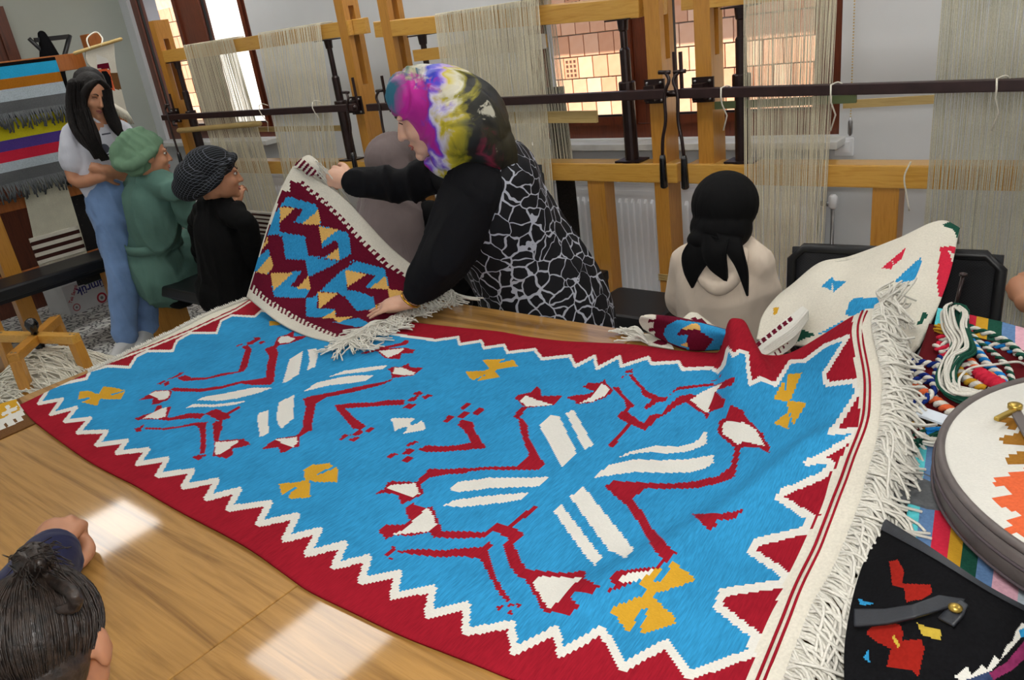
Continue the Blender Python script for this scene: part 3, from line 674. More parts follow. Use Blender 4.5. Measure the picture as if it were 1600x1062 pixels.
rp(1, 'C', [(155, 435), (200, 418), (300, 402), (420, 375), (520, 355), (600, 340), (645, 325), (640, 290), (625, 270), (650, 258), (700, 258), (740, 235), (745, 262), (820, 262), (770, 305), (720, 312), (655, 318), (640, 335), (590, 358), (430, 398), (290, 425), (225, 460), (215, 520), (200, 590), (208, 605), (150, 635), (130, 655), (120, 640), (150, 600), (155, 550), (170, 480)],
   [(470, 185), (560, 155), (700, 125), (720, 110), (745, 115), (725, 135), (600, 160), (500, 185)], [(555, 165), (620, 155), (720, 152), (775, 165), (760, 182), (700, 185), (690, 215), (610, 212)],
   [(330, 470), (420, 458), (540, 455), (620, 442), (715, 440), (712, 468), (600, 472), (480, 482), (385, 487), (440, 540), (500, 585), (470, 605), (430, 600), (380, 540), (345, 500)],
   [(760, 405), (800, 390), (820, 405), (785, 420)], [(730, 445), (770, 420), (800, 415), (770, 445), (740, 452)], [(805, 425), (850, 408), (872, 415), (835, 438)], [(708, 485), (735, 460), (780, 465), (750, 490)],
   [(415, 635), (470, 605), (495, 620), (450, 640)], [(350, 660), (385, 630), (408, 632), (370, 663)], [(402, 665), (440, 645), (470, 648), (440, 672)], [(495, 610), (530, 592), (552, 600), (520, 622)],
   [(795, 715), (830, 692), (920, 698), (1062, 685), (1062, 718), (920, 728), (830, 728)], [(720, 690), (765, 668), (790, 675), (740, 698)], [(695, 740), (730, 710), (775, 715), (740, 745)], [(610, 760), (655, 732), (680, 740), (640, 765)], [(695, 778), (735, 752), (770, 758), (730, 785)],
   [(780, 895), (855, 820), (940, 825), (1062, 815), (1062, 845), (930, 855), (850, 870), (800, 910)], [(548, 960), (600, 935), (620, 900), (640, 890), (780, 895), (800, 900), (825, 960), (790, 975), (700, 1020), (680, 965), (600, 955)])
rp(2, 'C', [(650, 295), (660, 262), (700, 262), (775, 290), (765, 302), (700, 305)], [(155, 395), (230, 345), (350, 318), (440, 305), (550, 305), (500, 335), (420, 348), (300, 360)], [(290, 315), (380, 280), (500, 262), (620, 248), (600, 268), (500, 285), (380, 298)],
   [(572, 170), (715, 155), (690, 180), (625, 208)], [(640, 545), (665, 540), (775, 543), (740, 572), (765, 580), (810, 555), (828, 580), (828, 605), (710, 628), (735, 592), (705, 592), (660, 612), (655, 580)],
   [(610, 930), (640, 910), (775, 902), (800, 960), (760, 978), (690, 958)])
rp(3, 'C', [(158, 825), (200, 800), (300, 790), (320, 805), (225, 855), (235, 858), (340, 812), (350, 840), (345, 895), (220, 895), (192, 880), (190, 920), (195, 980), (75, 988), (70, 970), (125, 925), (110, 920), (40, 970), (22, 905), (120, 895), (165, 885)])
rp(3, 'B', [(782, 145), (880, 155), (840, 168), (785, 172)])
rp(3, 'A', [(325, 580), (335, 535), (385, 532), (440, 552), (465, 508), (530, 515), (585, 530), (500, 552), (510, 558), (588, 535), (560, 578), (490, 580), (450, 575), (430, 615), (345, 595), (400, 572), (385, 568)])
rp(3, 'D', [(165, 355), (270, 350), (300, 340), (260, 290), (385, 285), (345, 310), (430, 290), (458, 325), (340, 342), (330, 352), (358, 385), (230, 408), (280, 370), (205, 405)])
rp(1, 'D', [(120, 650), (150, 620), (205, 632), (225, 690), (270, 760), (280, 778), (200, 785), (100, 790), (0, 797), (0, 770), (100, 768), (200, 745), (160, 680)],
   [(135, 555), (175, 525), (200, 530), (160, 570)], [(115, 605), (160, 570), (195, 582), (150, 615)], [(38, 630), (80, 595), (108, 602), (70, 640)], [(200, 585), (250, 552), (278, 568), (235, 597)],
   [(0, 895), (150, 892), (300, 880), (450, 880), (520, 820), (490, 740), (470, 680), (460, 620), (428, 605), (470, 560), (490, 548), (440, 500), (470, 480), (530, 470), (560, 435), (582, 450), (590, 490), (705, 488), (660, 540), (600, 545), (505, 555), (470, 605), (510, 650), (520, 720), (560, 800), (605, 865), (570, 900), (450, 900), (300, 898), (150, 908), (0, 928)],
   [(725, 500), (770, 485), (840, 482), (880, 465), (818, 440), (850, 415), (905, 420), (940, 400), (945, 420), (975, 445), (985, 465), (940, 500), (850, 530), (780, 535), (770, 515)])
rp(2, 'D', [(468, 515), (500, 487), (560, 510), (650, 540), (580, 545), (505, 548)], [(800, 530), (870, 490), (920, 418), (965, 450), (940, 490), (870, 520)],
   [(575, 650), (640, 595), (685, 600), (785, 808), (705, 885), (680, 850)], [(722, 585), (765, 565), (875, 760), (825, 788)], [(75, 1012), (130, 965), (300, 942), (500, 942), (640, 935), (580, 990), (300, 1000), (130, 1022)])
rp(1, 'E', [(130, 440), (165, 440), (190, 480), (250, 540), (215, 580), (285, 630), (300, 640), (350, 590), (400, 590), (435, 545), (500, 490), (560, 480), (600, 485), (720, 420), (800, 385), (812, 395), (790, 430), (700, 460), (745, 505), (755, 510), (740, 550), (665, 580), (655, 625), (640, 595), (555, 535), (530, 525), (480, 550), (430, 590), (380, 615), (310, 683), (240, 650), (130, 775), (105, 770), (212, 640), (155, 605), (205, 555), (200, 520)],
   [(215, 372), (240, 368), (290, 430), (335, 470), (400, 498), (440, 492), (430, 520), (380, 525), (320, 565), (298, 555), (350, 510), (300, 490), (285, 450)], [(440, 490), (490, 440), (580, 430), (690, 420), (700, 432), (580, 445), (480, 460)],
   [(195, 355), (245, 340), (240, 360), (205, 365)], [(172, 390), (210, 370), (190, 390)], [(670, 410), (710, 395), (700, 410)], [(720, 375), (730, 372), (725, 388)],
   [(755, 610), (780, 535), (850, 570), (880, 620), (965, 700), (970, 725), (1000, 770), (1000, 805), (930, 772), (840, 775), (825, 850), (805, 938), (730, 970), (600, 998), (450, 1005), (310, 1000), (240, 1062), (165, 1062), (90, 993), (130, 960), (310, 968), (450, 975), (600, 960), (720, 930), (785, 880), (808, 775), (770, 745), (710, 695), (722, 625)])
rp(2, 'E', [(560, 515), (620, 470), (735, 420), (690, 480), (660, 578), (635, 575), (590, 535)], [(740, 650), (760, 630), (850, 635), (920, 670), (975, 768), (900, 750), (850, 745), (825, 762), (780, 725), (740, 700)],
   [(20, 945), (110, 870), (250, 840), (400, 845), (550, 840), (690, 815), (690, 860), (640, 890), (560, 912), (400, 915), (250, 910), (120, 928)], [(158, 835), (230, 795), (360, 765), (500, 770), (590, 745), (640, 690), (655, 690), (650, 755), (560, 795), (450, 808), (330, 800), (230, 812)])
rp(1, 'I', [(685, 65), (720, 35), (880, 45), (880, 78), (815, 125), (870, 190), (940, 300), (1020, 385), (1055, 408), (1000, 460), (940, 490), (985, 440), (930, 390), (880, 290), (810, 190), (745, 110)],
   [(180, 270), (315, 160), (332, 175), (200, 280), (262, 312), (205, 360), (240, 430), (270, 495), (340, 500), (480, 515), (560, 500), (590, 515), (570, 540), (655, 580), (620, 620), (520, 615), (500, 640), (548, 690), (500, 730), (420, 710), (380, 728), (360, 710), (305, 610), (265, 545), (210, 520), (175, 440), (150, 370), (190, 330)],
   [(705, 545), (745, 500), (850, 495), (970, 482), (880, 545), (800, 570), (760, 590), (690, 615), (735, 575)])
rp(1, 'H', [(298, 295), (340, 262), (440, 265), (465, 240), (440, 185), (480, 152), (545, 175), (585, 170), (625, 270), (630, 295), (740, 298), (850, 302), (920, 250), (985, 275), (1050, 300), (1000, 350), (950, 365), (985, 340), (900, 295), (850, 330), (700, 335), (590, 330), (570, 305), (480, 320), (380, 320), (345, 340)],
   [(395, 400), (500, 390), (640, 395), (760, 385), (840, 380), (880, 352), (895, 370), (870, 400), (900, 500), (940, 590), (990, 655), (970, 660), (920, 610), (870, 510), (830, 440), (760, 430), (600, 430), (450, 415)],
   [(325, 420), (365, 400), (375, 375), (392, 378), (385, 405), (360, 425)], [(358, 440), (370, 430), (385, 440), (370, 448)], [(912, 690), (945, 675), (955, 690), (925, 705)], [(970, 680), (990, 668), (1003, 680), (985, 695)], [(1010, 680), (1030, 668), (1045, 680), (1025, 695)], [(965, 715), (985, 703), (1003, 718), (985, 733)])
rp(2, 'H', [(365, 318), (440, 285), (555, 175), (580, 200), (605, 265), (560, 300), (480, 308)], [(640, 165), (700, 135), (850, 115), (1062, 98), (1086, 95), (1046, 135), (900, 155), (740, 172)])
rp(2, 'I', [(500, 118), (570, 65), (830, 390), (790, 438), (700, 395)], [(412, 190), (455, 158), (665, 430), (630, 475), (590, 440)], [(305, 562), (345, 530), (555, 540), (400, 700), (380, 690)], [(745, 550), (790, 520), (900, 505), (950, 490), (860, 550), (800, 568)])
rp(3, 'I', [(705, 710), (740, 685), (800, 660), (890, 625), (900, 600), (850, 565), (950, 490), (975, 485), (940, 555), (970, 558), (1036, 455), (1148, 541), (1130, 560), (1010, 600), (935, 615), (930, 640), (985, 690), (1050, 745), (1040, 780), (880, 830), (860, 825), (905, 700), (870, 695), (815, 815), (790, 812), (750, 755)])
rp(1, 'J', [(335, 208), (500, 205), (600, 185), (560, 235), (460, 240), (465, 270), (430, 295), (370, 240)], [(805, 42), (845, 18), (835, 35)])
rp(3, 'F', [(275, 510), (335, 400), (345, 470), (360, 370), (435, 362), (370, 515), (460, 530), (385, 655), (370, 570), (360, 675), (278, 640), (355, 580), (360, 520)])
# cream end bands and their red lines
cream_in = [(1337, 480), (1331, 508), (1332, 539), (1339, 587), (1343, 621), (1342, 661), (1333, 683), (1314, 714), (1302, 737), (1281, 805), (1263, 833), (1230, 900), (1191, 990), (1167, 1060), (1130, 1150)]
rline = px('F', [(780, 5), (745, 110), (760, 220), (790, 360), (800, 520), (795, 610), (740, 760), (700, 850)])+px('J', [(985, 400), (870, 620), (770, 870), (690, 1062), (650, 1200)])
left_in = px('A', [(-20, 606), (0, 600), (240, 492), (480, 388), (720, 300)])+px('B', [(350, 205), (600, 90), (680, 40)])
def rug_colour(c):
    p, dep = proj(c); x, y = p[:, 0], p[:, 1]; sc = F_PX/dep
    m = np.where(in_poly(x, y, zig), 0, 1)
    for col, poly in RP:
        q = np.array(poly); lo = q.min(0); hi = q.max(0)
        k = np.where((x >= lo[0]) & (x <= hi[0]) & (y >= lo[1]) & (y <= hi[1]))[0]
        if len(k): kk = k[in_poly(x[k], y[k], poly)]; m[kk] = col
    zz = np.array(zig+[zig[0]])
    m[seg_dist(x, y, zz) < .0062*sc*np.clip(.55+.45*(y-480)/300, .55, 1.0)] = 2
    cr = in_poly(x, y, cream_in+[(1500, 1150), (1500, 470)]); m[cr] = 4
    cl = in_poly(x, y, left_in+[(300, 400), (-100, 550)]); m[cl] = 4
    d = seg_dist(x, y, np.array(left_in)+[0, -4]); m[cl & (d < 1.0)] = 1
    return m
RUG = thing('kilim_rug', P(600, 750, z=TZ), 'large blue kilim with red zigzag border and winged dragon motifs spread on the tables', 'rug')
sheet('woven_field', rug, ['wool_blue', 'wool_red', 'wool_white', 'wool_yellow', 'wool_cream'], rug_colour, RUG, .005)
# the two red lines woven along the cream end band
gp, gd = proj(rug); rl = resample(np.array(rline, float).tolist() and np.c_[np.array(rline), np.zeros(len(rline))], 70)[:, :2]; l3 = []
for q in rl:
    k = np.argmin(((gp[300:]-q)**2).sum(-1)); i_, j_ = np.unravel_index(k, gp[300:].shape[:2]); l3.append(rug[300+i_, j_])
l3 = np.array(l3)
for k in range(6): l3[1:-1] = (l3[:-2]+2*l3[1:-1]+l3[2:])/4
tn = np.gradient(l3, axis=0); sn = np.cross(tn, [0, 0, 1.]); sn /= np.linalg.norm(sn, axis=1)[:, None]
for k in (-1, 1): MB().tube(l3+sn*.0042*k+[0, 0, .0012], .0021, 6).build('red_line', 'wool_red', RUG, smooth=True)
# fringes
def fringe(base, out, n, length, seed, r=.0021, droop=.03, zmin=None, spread=.35, curl=.012, clump=5):
    """strands leaving a base line (points) towards out(i) directions, falling and curling"""
    rr = random.Random(seed); cs = []; B = resample(np.array(base, float), n); O = resample(np.array(out, float), n)
    cl = [(rr.uniform(-1, 1), rr.uniform(.8, 1.2)) for _ in range(n//clump+2)]
    for i in range(n):
        sc_ = np.linalg.norm(O[i]); o = O[i]/sc_; side = np.cross(o, [0, 0, 1]); side = side/(np.linalg.norm(side)+1e-9)
        ca, cb = cl[i//clump]; L = length*min(sc_, 1.4)*cb*rr.uniform(.85, 1.12); ang = ca*spread+rr.uniform(-.12, .12)
        lift = rr.uniform(.0, .016); ph = rr.uniform(0, 6)
        pts = []
        for t in np.linspace(0, 1, 8):
            d = o*(L*t)+side*(math.tan(ang)*L*t*t+curl*math.sin(3.2*t+ph)*t)
            z = lift*math.sin(math.pi*min(1, t*1.3))-droop*t*t
            p = B[i]+d+np.array([0, 0, z+.002])
            if zmin is not None: p[2] = max(p[2], zmin+r+.012*rr.random()*t)
            pts.append(p)
        cs.append(pts)
    return cs
eR = resample(cR, 60); out = np.gradient(eR, axis=0); out = np.stack([out[:, 1], -out[:, 0], out[:, 0]*0], 1); out /= np.linalg.norm(out, axis=1)[:, None]; out = out+[0, -.45, 0]; out *= np.linspace(1.25, .8, 60)[:, None]
b = MB()
for c in fringe(eR, out, 340, .070, 11, .0023, .06, TZ+.012, .45, .018)+fringe(eR+[0, 0, .004], out, 170, .06, 13, .0022, .02, TZ+.02, .7, .03): b.tube(c, .0023, 5, cap=False)
o = b.build('fringe', 'fringe_white', RUG, smooth=True); o['kind'] = 'stuff'
eL = resample(cL, 120); b = MB(); rr = random.Random(5)
for i in range(119):     # short knotted loops along the far left end
    if i < 30: continue
    a, c = eL[i], eL[i+1]; dx = -.006-.008*(i/119)
    b.tube([a, (a+c)/2+[dx, 0, .006+rr.uniform(0, .004)], c], .0035, 5, round_ends=False)
o = b.build('knotted_edge', 'fringe_white', RUG, smooth=True); o['kind'] = 'stuff'

# ------------------------------------------------------------------ the small kilim the woman lifts
def csurf(ctrl, nu, nv):
    """smooth surface through rows of control points"""
    C = np.array(ctrl, float); rows = [resample(crom(r, 8), nu) for r in C]
    g = np.array(rows)                                     # (rows, nu, 3)
    out = [resample(crom(g[:, i], 8), nv) for i in range(nu)]
    return np.array(out)                                   # (nu, nv, 3)
KZ = TZ+.016
def K(a_, b_, **k): return P(REG['K'][0]+a_/2.95, REG['K'][1]+b_/2.95, **k)
kr = [  # rows from the lower (near) edge to the upper edge; columns from the left to the fringe end
    [K(15, 690, z=KZ+.03), K(150, 795, z=KZ+.012), K(300, 868, z=KZ), K(480, 905, z=KZ)],
    [K(60, 540, y=1.47), K(210, 660, y=1.455), K(380, 745, z=KZ+.012), K(600, 830, z=KZ)],
    [K(110, 370, y=1.53), K(300, 490, y=1.55), K(500, 600, y=1.58), K(760, 745, z=KZ)],
    [K(170, 200, y=1.60), K(400, 350, y=1.63), K(640, 520, y=1.66), K(880, 690, z=KZ+.008)],
    [K(228, 88, y=1.66), K(450, 222, y=1.69), K(690, 470, y=1.71), K(945, 662, z=KZ+.03)]]
kg = csurf(kr, 110, 90)
KP = []
def kp(c, *polys):
    for p in polys: KP.append((c, px('K', p)))
# 0 maroon 1 blue 2 tan 3 cream
kp(1, [(205, 225), (335, 265), (345, 290), (360, 355), (270, 355), (235, 345), (275, 285), (180, 268), (165, 350), (170, 390), (285, 410), (300, 500), (355, 505), (440, 525), (500, 490), (485, 395), (440, 380), (350, 360), (345, 470), (360, 470), (420, 430), (440, 465), (370, 510), (290, 510), (300, 590), (215, 640), (310, 655), (280, 695), (145, 690), (130, 640), (230, 570), (290, 560), (290, 520), (190, 515), (175, 400), (110, 405), (150, 300)],
   [(510, 520), (655, 560), (672, 655), (560, 645), (610, 590), (470, 565), (480, 660), (560, 660), (600, 690), (610, 745), (520, 755), (470, 690), (440, 670), (345, 665), (340, 745), (290, 780), (290, 700), (350, 640), (440, 560)],
   [(50, 570), (75, 500), (120, 465), (130, 560), (115, 585)], [(410, 805), (530, 785), (600, 820), (520, 828)], [(300, 740), (420, 745), (430, 770), (340, 785), (295, 780)], [(110, 405), (165, 395), (190, 515), (290, 520), (295, 600), (420, 540), (440, 525), (300, 505), (285, 410), (180, 395)])
kp(0, [(280, 285), (180, 350), (240, 370), (290, 405), (310, 500), (365, 505), (440, 460), (430, 430), (365, 470), (345, 360), (270, 350), (235, 345)],
   [(590, 590), (490, 650), (600, 690), (620, 745), (680, 745), (670, 660), (560, 645)], [(110, 410), (180, 410), (195, 515), (285, 525), (300, 600), (220, 640), (270, 570), (160, 570), (130, 560)],
   [(440, 670), (350, 745), (420, 740), (430, 770), (520, 750), (470, 690)], [(530, 515), (440, 560), (290, 690), (320, 695), (440, 580), (520, 525)])
kp(2, [(170, 275), (240, 280), (170, 345)], [(270, 355), (345, 290), (358, 358)], [(350, 365), (440, 380), (360, 440)], [(380, 510), (440, 460), (447, 520)],
   [(60, 575), (125, 500), (140, 550), (110, 585)], [(85, 470), (110, 410), (115, 440)], [(125, 580), (230, 578), (140, 660)], [(245, 650), (300, 595), (312, 655)], [(470, 565), (570, 585), (480, 645)], [(580, 650), (655, 595), (672, 655)],
   [(345, 668), (440, 672), (350, 745)], [(360, 790), (425, 750), (425, 785)], [(670, 655), (735, 660), (725, 700), (675, 715)], [(410, 785), (510, 778), (440, 808)])
def teeth(line, inner, n, w=.5):
    """maroon teeth reaching into the cream border"""
    a = resample(np.array(line, float), n*2+1); c = resample(np.array(inner, float), n*2+1); out = []
    for i in range(n): out.append([tuple(c[2*i]), tuple(a[2*i]), tuple(a[2*i+1]), tuple(c[2*i+1])])
    return out
k_in_top = px('K', [(255, 165), (400, 290), (520, 420), (650, 545), (760, 620)]); k_out_top = px('K', [(278, 155), (420, 278), (540, 405), (668, 530), (778, 605)])
k_in_bot = px('K', [(40, 628), (120, 700), (260, 785), (400, 850), (450, 868)]); k_out_bot = px('K', [(30, 655), (110, 722), (250, 806), (395, 866), (440, 878)])
k_field = px('K', [(215, 148), (255, 165), (400, 290), (520, 420), (650, 545), (770, 612), (830, 660), (900, 690), (925, 715), (820, 740), (800, 770), (690, 785), (680, 810), (600, 815), (595, 840), (520, 850), (515, 870), (450, 868), (400, 850), (260, 785), (120, 700), (40, 628), (100, 420), (150, 290), (175, 200), (215, 205)])
def k_colour(c):
    p, dep = proj(c); x, y = p[:, 0], p[:, 1]
    m = np.where(in_poly(x, y, k_field), 0, 3)
    for t in teeth(k_out_top, k_in_top, 24)+teeth(k_out_bot, k_in_bot, 24): m[in_poly(x, y, t)] = 0
    for col, poly in KP: m[in_poly(x, y, poly)] = col
    return m
KIL = thing('small_kilim', K(480, 905, z=TZ), 'small maroon and blue kilim with cream border lifted at one corner by the woman', 'rug')
sheet('woven_field', kg, ['wool_maroon', 'wool_blue', 'wool_tan', 'wool_cream'], k_colour, KIL, .006, normal=(0, -1, .5))
b = MB(); e = resample(kg[-1], 60); g2 = np.repeat(np.array([[.91, -.42, 0]]), 60, 0)
for c in fringe(e, g2, 210, .115, 21, .0022, .01, TZ+.014, .55, .018)+fringe(e[:25], np.repeat(np.array([[.12, -.99, 0]]), 25, 0), 70, .11, 22, .0022, .01, TZ+.014, .4, .015): b.tube(c, .0022, 5, cap=False)
o = b.build('fringe', 'fringe_white', KIL, smooth=True); o['kind'] = 'stuff'
# bunched corner and fringe in her hand
e = K(250, 75, y=1.68); b = MB(); rr = random.Random(3)
for i in range(34):
    a = K(250+rr.uniform(0, 110), 60+rr.uniform(0, 60), y=1.68+rr.uniform(-.01, .02)); q = a+[.02+.03*rr.random(), .03, -.06-.05*rr.random()]; c = K(430+rr.uniform(-30, 80), 230+rr.uniform(0, 120), y=1.74)
    b.tube(crom([a, q, c], 4), .0022, 5, cap=False)
o = b.build('fringe', 'fringe_white', KIL, smooth=True); o['kind'] = 'stuff'
cw = [[K(225, 95, y=1.66), K(255, 62, y=1.67), K(300, 35, y=1.69), K(345, 62, y=1.70)], [K(262, 98, y=1.655), K(285, 80, y=1.655), K(318, 70, y=1.67), K(352, 100, y=1.68)], [K(300, 135, y=1.66), K(320, 130, y=1.66), K(345, 125, y=1.67), K(372, 150, y=1.69)]]
def cw_col(c):
    p, d = proj(c); x = (p[:, 0]-REG['K'][0])*2.95; y = (p[:, 1]-REG['K'][1])*2.95
    s = (x-250)*.75+(y-60)*.65; t = (x-250)*.65-(y-60)*.75
    return np.where((np.mod(s, 22) < 12) & (t > -25) & (t < 22), 0, 1)
sheet('gathered_corner', csurf(cw, 30, 30), ['wool_maroon', 'wool_cream'], cw_col, KIL, .008, normal=(0, -1, .3))
# ------------------------------------------------------------------ chairs
def chair(name, pts, label, group=None, seat=None, yb=0):
    """pts: the four corners of the backrest (bottom left, bottom right, top right, top left)"""
    pts = [np.array(p) for p in pts]; mid = sum(pts)/4; base = np.array([mid[0], mid[1], 0])
    Cc = thing(name, base, label, 'chair', group)
    r = MB(); loop = []
    for k in range(4):
        a, c = pts[k], pts[(k+1) % 4]; d = (c-a)/np.linalg.norm(c-a)
        loop += [a+d*.035, c-d*.035]
    loop = np.array(loop+[loop[0]]); r.tube(np.vstack([loop, loop[1:2]]), .014, 8, cap=False)
    r.build('back_frame', 'black_vinyl', Cc, smooth=True)
    g = np.array([[(pts[0]*(1-u)+pts[1]*u)*(1-v)+(pts[3]*(1-u)+pts[2]*u)*v+np.array([0, .025*math.sin(math.pi*u), 0]) for v in np.linspace(0.0, 1, 10)] for u in np.linspace(0, 1, 14)])
    sheet('backrest', g, ['chair_mesh'], lambda c: np.zeros(len(c)), Cc, .012, normal=(0, -1, 0))
    wv = pts[1]-pts[0]; w = np.linalg.norm(wv); ux = wv/w; uy = np.array([-ux[1], ux[0], 0]); uy = uy*(1 if yb >= 0 else -1)
    c0 = (pts[0]+pts[1])/2; c0[2] = .46
    sc = c0+uy*.24; M = np.stack([ux, uy, [0, 0, 1]], 1)
    MB().box(sc, (w*.95, .44, .05), M=M).build('seat', 'black_vinyl', Cc, bevel=.012)
    for sx in (-1, 1):
        for sy in (-1, 1):
            f = sc+ux*sx*w*.45+uy*sy*.2
            top = pts[0 if sx < 0 else 1]+np.array([0, 0, .05]) if sy < 0 else f-[0, 0, .01]
            MB().tube([[f[0]+ux[0]*sx*.02, f[1]+uy[1]*sy*.03, 0.0], [f[0], f[1], .44], top], .012, 8).build('leg', 'dark_metal', Cc, smooth=True)
    return Cc
m, t = newmat('chair_mesh', .7); tc = t.n('TexCoord'); ck = t.n('TexChecker', i_Scale=260); t.l(tc.outputs['Object'], ck.inputs['Vector'])
t.l(t.ramp(ck.outputs['Fac'], [(0, '#0B0C10'), (1, '#1C1D22')]), t.bs.inputs['Base Color']); t.bump(ck.outputs['Fac'], .3)
yc = 2.2
a, c = P(1238, 386, y=yc), P(1567, 400, y=yc); d0 = np.array([a[0]-.0, yc-.02, .56]); d1 = np.array([c[0], yc-.02, .56])
chair('office_chair', [d0, d1, c, a], 'black mesh-back chair behind the draped cream kilim', 'black chairs by the looms')
a2 = P(843, 258, y=2.42); 
chair('office_chair', [np.array([a2[0]-.46, 2.4, .52]), np.array([a2[0]-.0, 2.4, .52]), a2, a2+[-.46, 0, .0]], 'black chair hidden behind the bending woman, beside the wide warp', 'black chairs by the looms')
q = P(985, 490, z=.42)
S = thing('stool', (q[0]-.02, q[1]+.1, 0), 'low stool with black vinyl seat before the middle loom', 'stool')
MB().box((q[0]-.03, q[1]+.1, .40), (.36, .32, .06)).build('seat', 'black_vinyl', S, bevel=.02)
for sx in (-1, 1):
    for sy in (-1, 1): MB().tube([(q[0]-.03+sx*.15, q[1]+.1+sy*.13, 0), (q[0]-.03+sx*.14, q[1]+.1+sy*.12, .38)], .013, 8).build('leg', 'dark_metal', S, smooth=True)

# ------------------------------------------------------------------ benches on the left
def bench(x0, x1, y0, y1, z, label, board, axis='x', legs=(.1, .9)):
    B = thing('bench', ((x0+x1)/2, (y0+y1)/2, 0), label, 'bench', 'low black benches before the looms')
    MB().span((x0, y0, z-.07), (x1, y1, z)).build('seat', 'black_vinyl', B, bevel=.015)
    MB().span((x0+.05, y0+.05, z-.10), (x1-.05, y1-.05, z-.07)).build('seat_frame', 'black_vinyl', B)
    for f in legs:
        if axis == 'x': MB().span((x0+(x1-x0)*f-.03, y0+.02, 0), (x0+(x1-x0)*f+.03, y1-.02, z-.10)).build('leg', board, B, bevel=.004)
        else: MB().span((x0+.02, y0+(y1-y0)*f-.03, 0), (x1-.02, y0+(y1-y0)*f+.03, z-.10)).build('leg', board, B, bevel=.004)
    return B
bench(-4.9, -3.35, 2.02, 2.32, .42, 'low black bench with wooden end boards under the two seated weavers', 'loom_z', 'x', (.07, .93))
bench(-5.42, -5.12, .9, 2.22, .53, 'long black bench in front of the loom with the striped rugs', 'loom_z', 'y', (.34, .93))

# ------------------------------------------------------------------ loom at the left wall with striped rugs
X0 = -5.66
L0 = thing('loom', (X0, 1.8, 0), 'loom at the left wall draped with bright striped rag rugs', 'loom', 'upright wooden looms')
wood('loom_dark', '#8A4A16', '#A8622A', 2, 5, .35, .3)
pt = P(146, 52, x=X0)
for yy in (pt[1], 1.0):
    MB().span((X0-.11, yy-.045, 0), (X0, yy+.045, pt[2])).build('post', 'loom_dark', L0, bevel=.004)
    MB().span((X0-.4, yy-.05, 0), (X0+.24, yy+.05, .06)).build('foot', 'loom_dark', L0, bevel=.004)
zb = P(107, 97, x=X0+.02)[2]
MB().span((X0-.02, .85, zb-.05), (X0+.02, P(131, 96, x=X0)[1]+.0, zb+.05)).build('top_beam', 'loom_dark', L0, bevel=.004)
zl = P(122, 296, x=X0)[2]
MB().span((X0-.06, .85, zl-.035), (X0+.0, pt[1]+.05, zl+.035)).build('lower_beam', 'loom_dark', L0, bevel=.004)
yp = P(8, 400, x=X0+.05)[1]
MB().span((X0+.0, yp-.05, 0), (X0+.08, yp+.05, zl)).build('front_upright', 'loom_z', L0, bevel=.004)
def stripes0(name, par, y_left, corner, bands, x, mats, dx=0., grow=0.0):
    """hanging striped sheet in a plane of constant x; bands given as pixel rows at column 50"""
    z = [P(50, b, x=x)[2] for b in bands]; g = []
    for u_ in np.linspace(0, 1, 60):
        col = []
        for v_ in np.linspace(0, 1, 60):
            zz = z[0]+(z[-1]-z[0])*v_; col.append((x+.006*math.sin(u_*14)*v_+dx*v_, y_left+(corner+grow*v_-y_left)*u_, zz))
        g.append(col)
    def colf(c): return np.clip(np.searchsorted(-np.array(z), -c[:, 2])-1, 0, len(mats)-1)
    return sheet(name, np.array(g), mats, colf, par, .012, normal=(1, 0, 0)), z
xr = X0+.05
R1 = thing('striped_rug', (xr, 2.0, 1.3), 'rag rug with turquoise, ochre, white and grey stripes hung over the left loom', 'rug', 'striped rag rugs on the left loom')
_, z1 = stripes0('woven_field', R1, .95, P(86, 96, x=xr)[1], (93, 99, 118, 134, 153, 173), xr+.02, ['wool_black', 'wool_sky', 'wool_rust', 'wool_pale', 'wool_grey'])
R2 = thing('striped_rug', (xr, 2.0, .95), 'rag rug with yellow, violet, red and grey stripes hung under the turquoise one', 'rug', 'striped rag rugs on the left loom')
_, z2 = stripes0('woven_field', R2, .95, P(102, 190, x=xr)[1]+.02, (170, 180, 211, 228, 245, 261, 281), xr, ['wool_black', 'wool_lemon', 'wool_violet', 'wool_crimson', 'wool_pale', 'wool_grey'], grow=.03)
rr = random.Random(9)
for Rr, zz, xx, ye in ((R1, z1[-1], xr+.02, P(86, 96, x=xr)[1]), (R2, z2[-1], xr, P(102, 190, x=xr)[1]+.05)):
    b = MB()
    for i in range(170):
        yy = .95+(ye-.95)*i/169; l = rr.uniform(.06, .11); s = rr.uniform(-.03, .03)
        b.tube([(xx, yy, zz+.01), (xx+.012+rr.uniform(0, .012), yy+s*.4, zz-l*.5), (xx+.01+rr.uniform(-.004, .012), yy+s, zz-l)], .005, 4)
    o = b.build('fringe', 'wool_grey', Rr, smooth=True); o['kind'] = 'stuff'
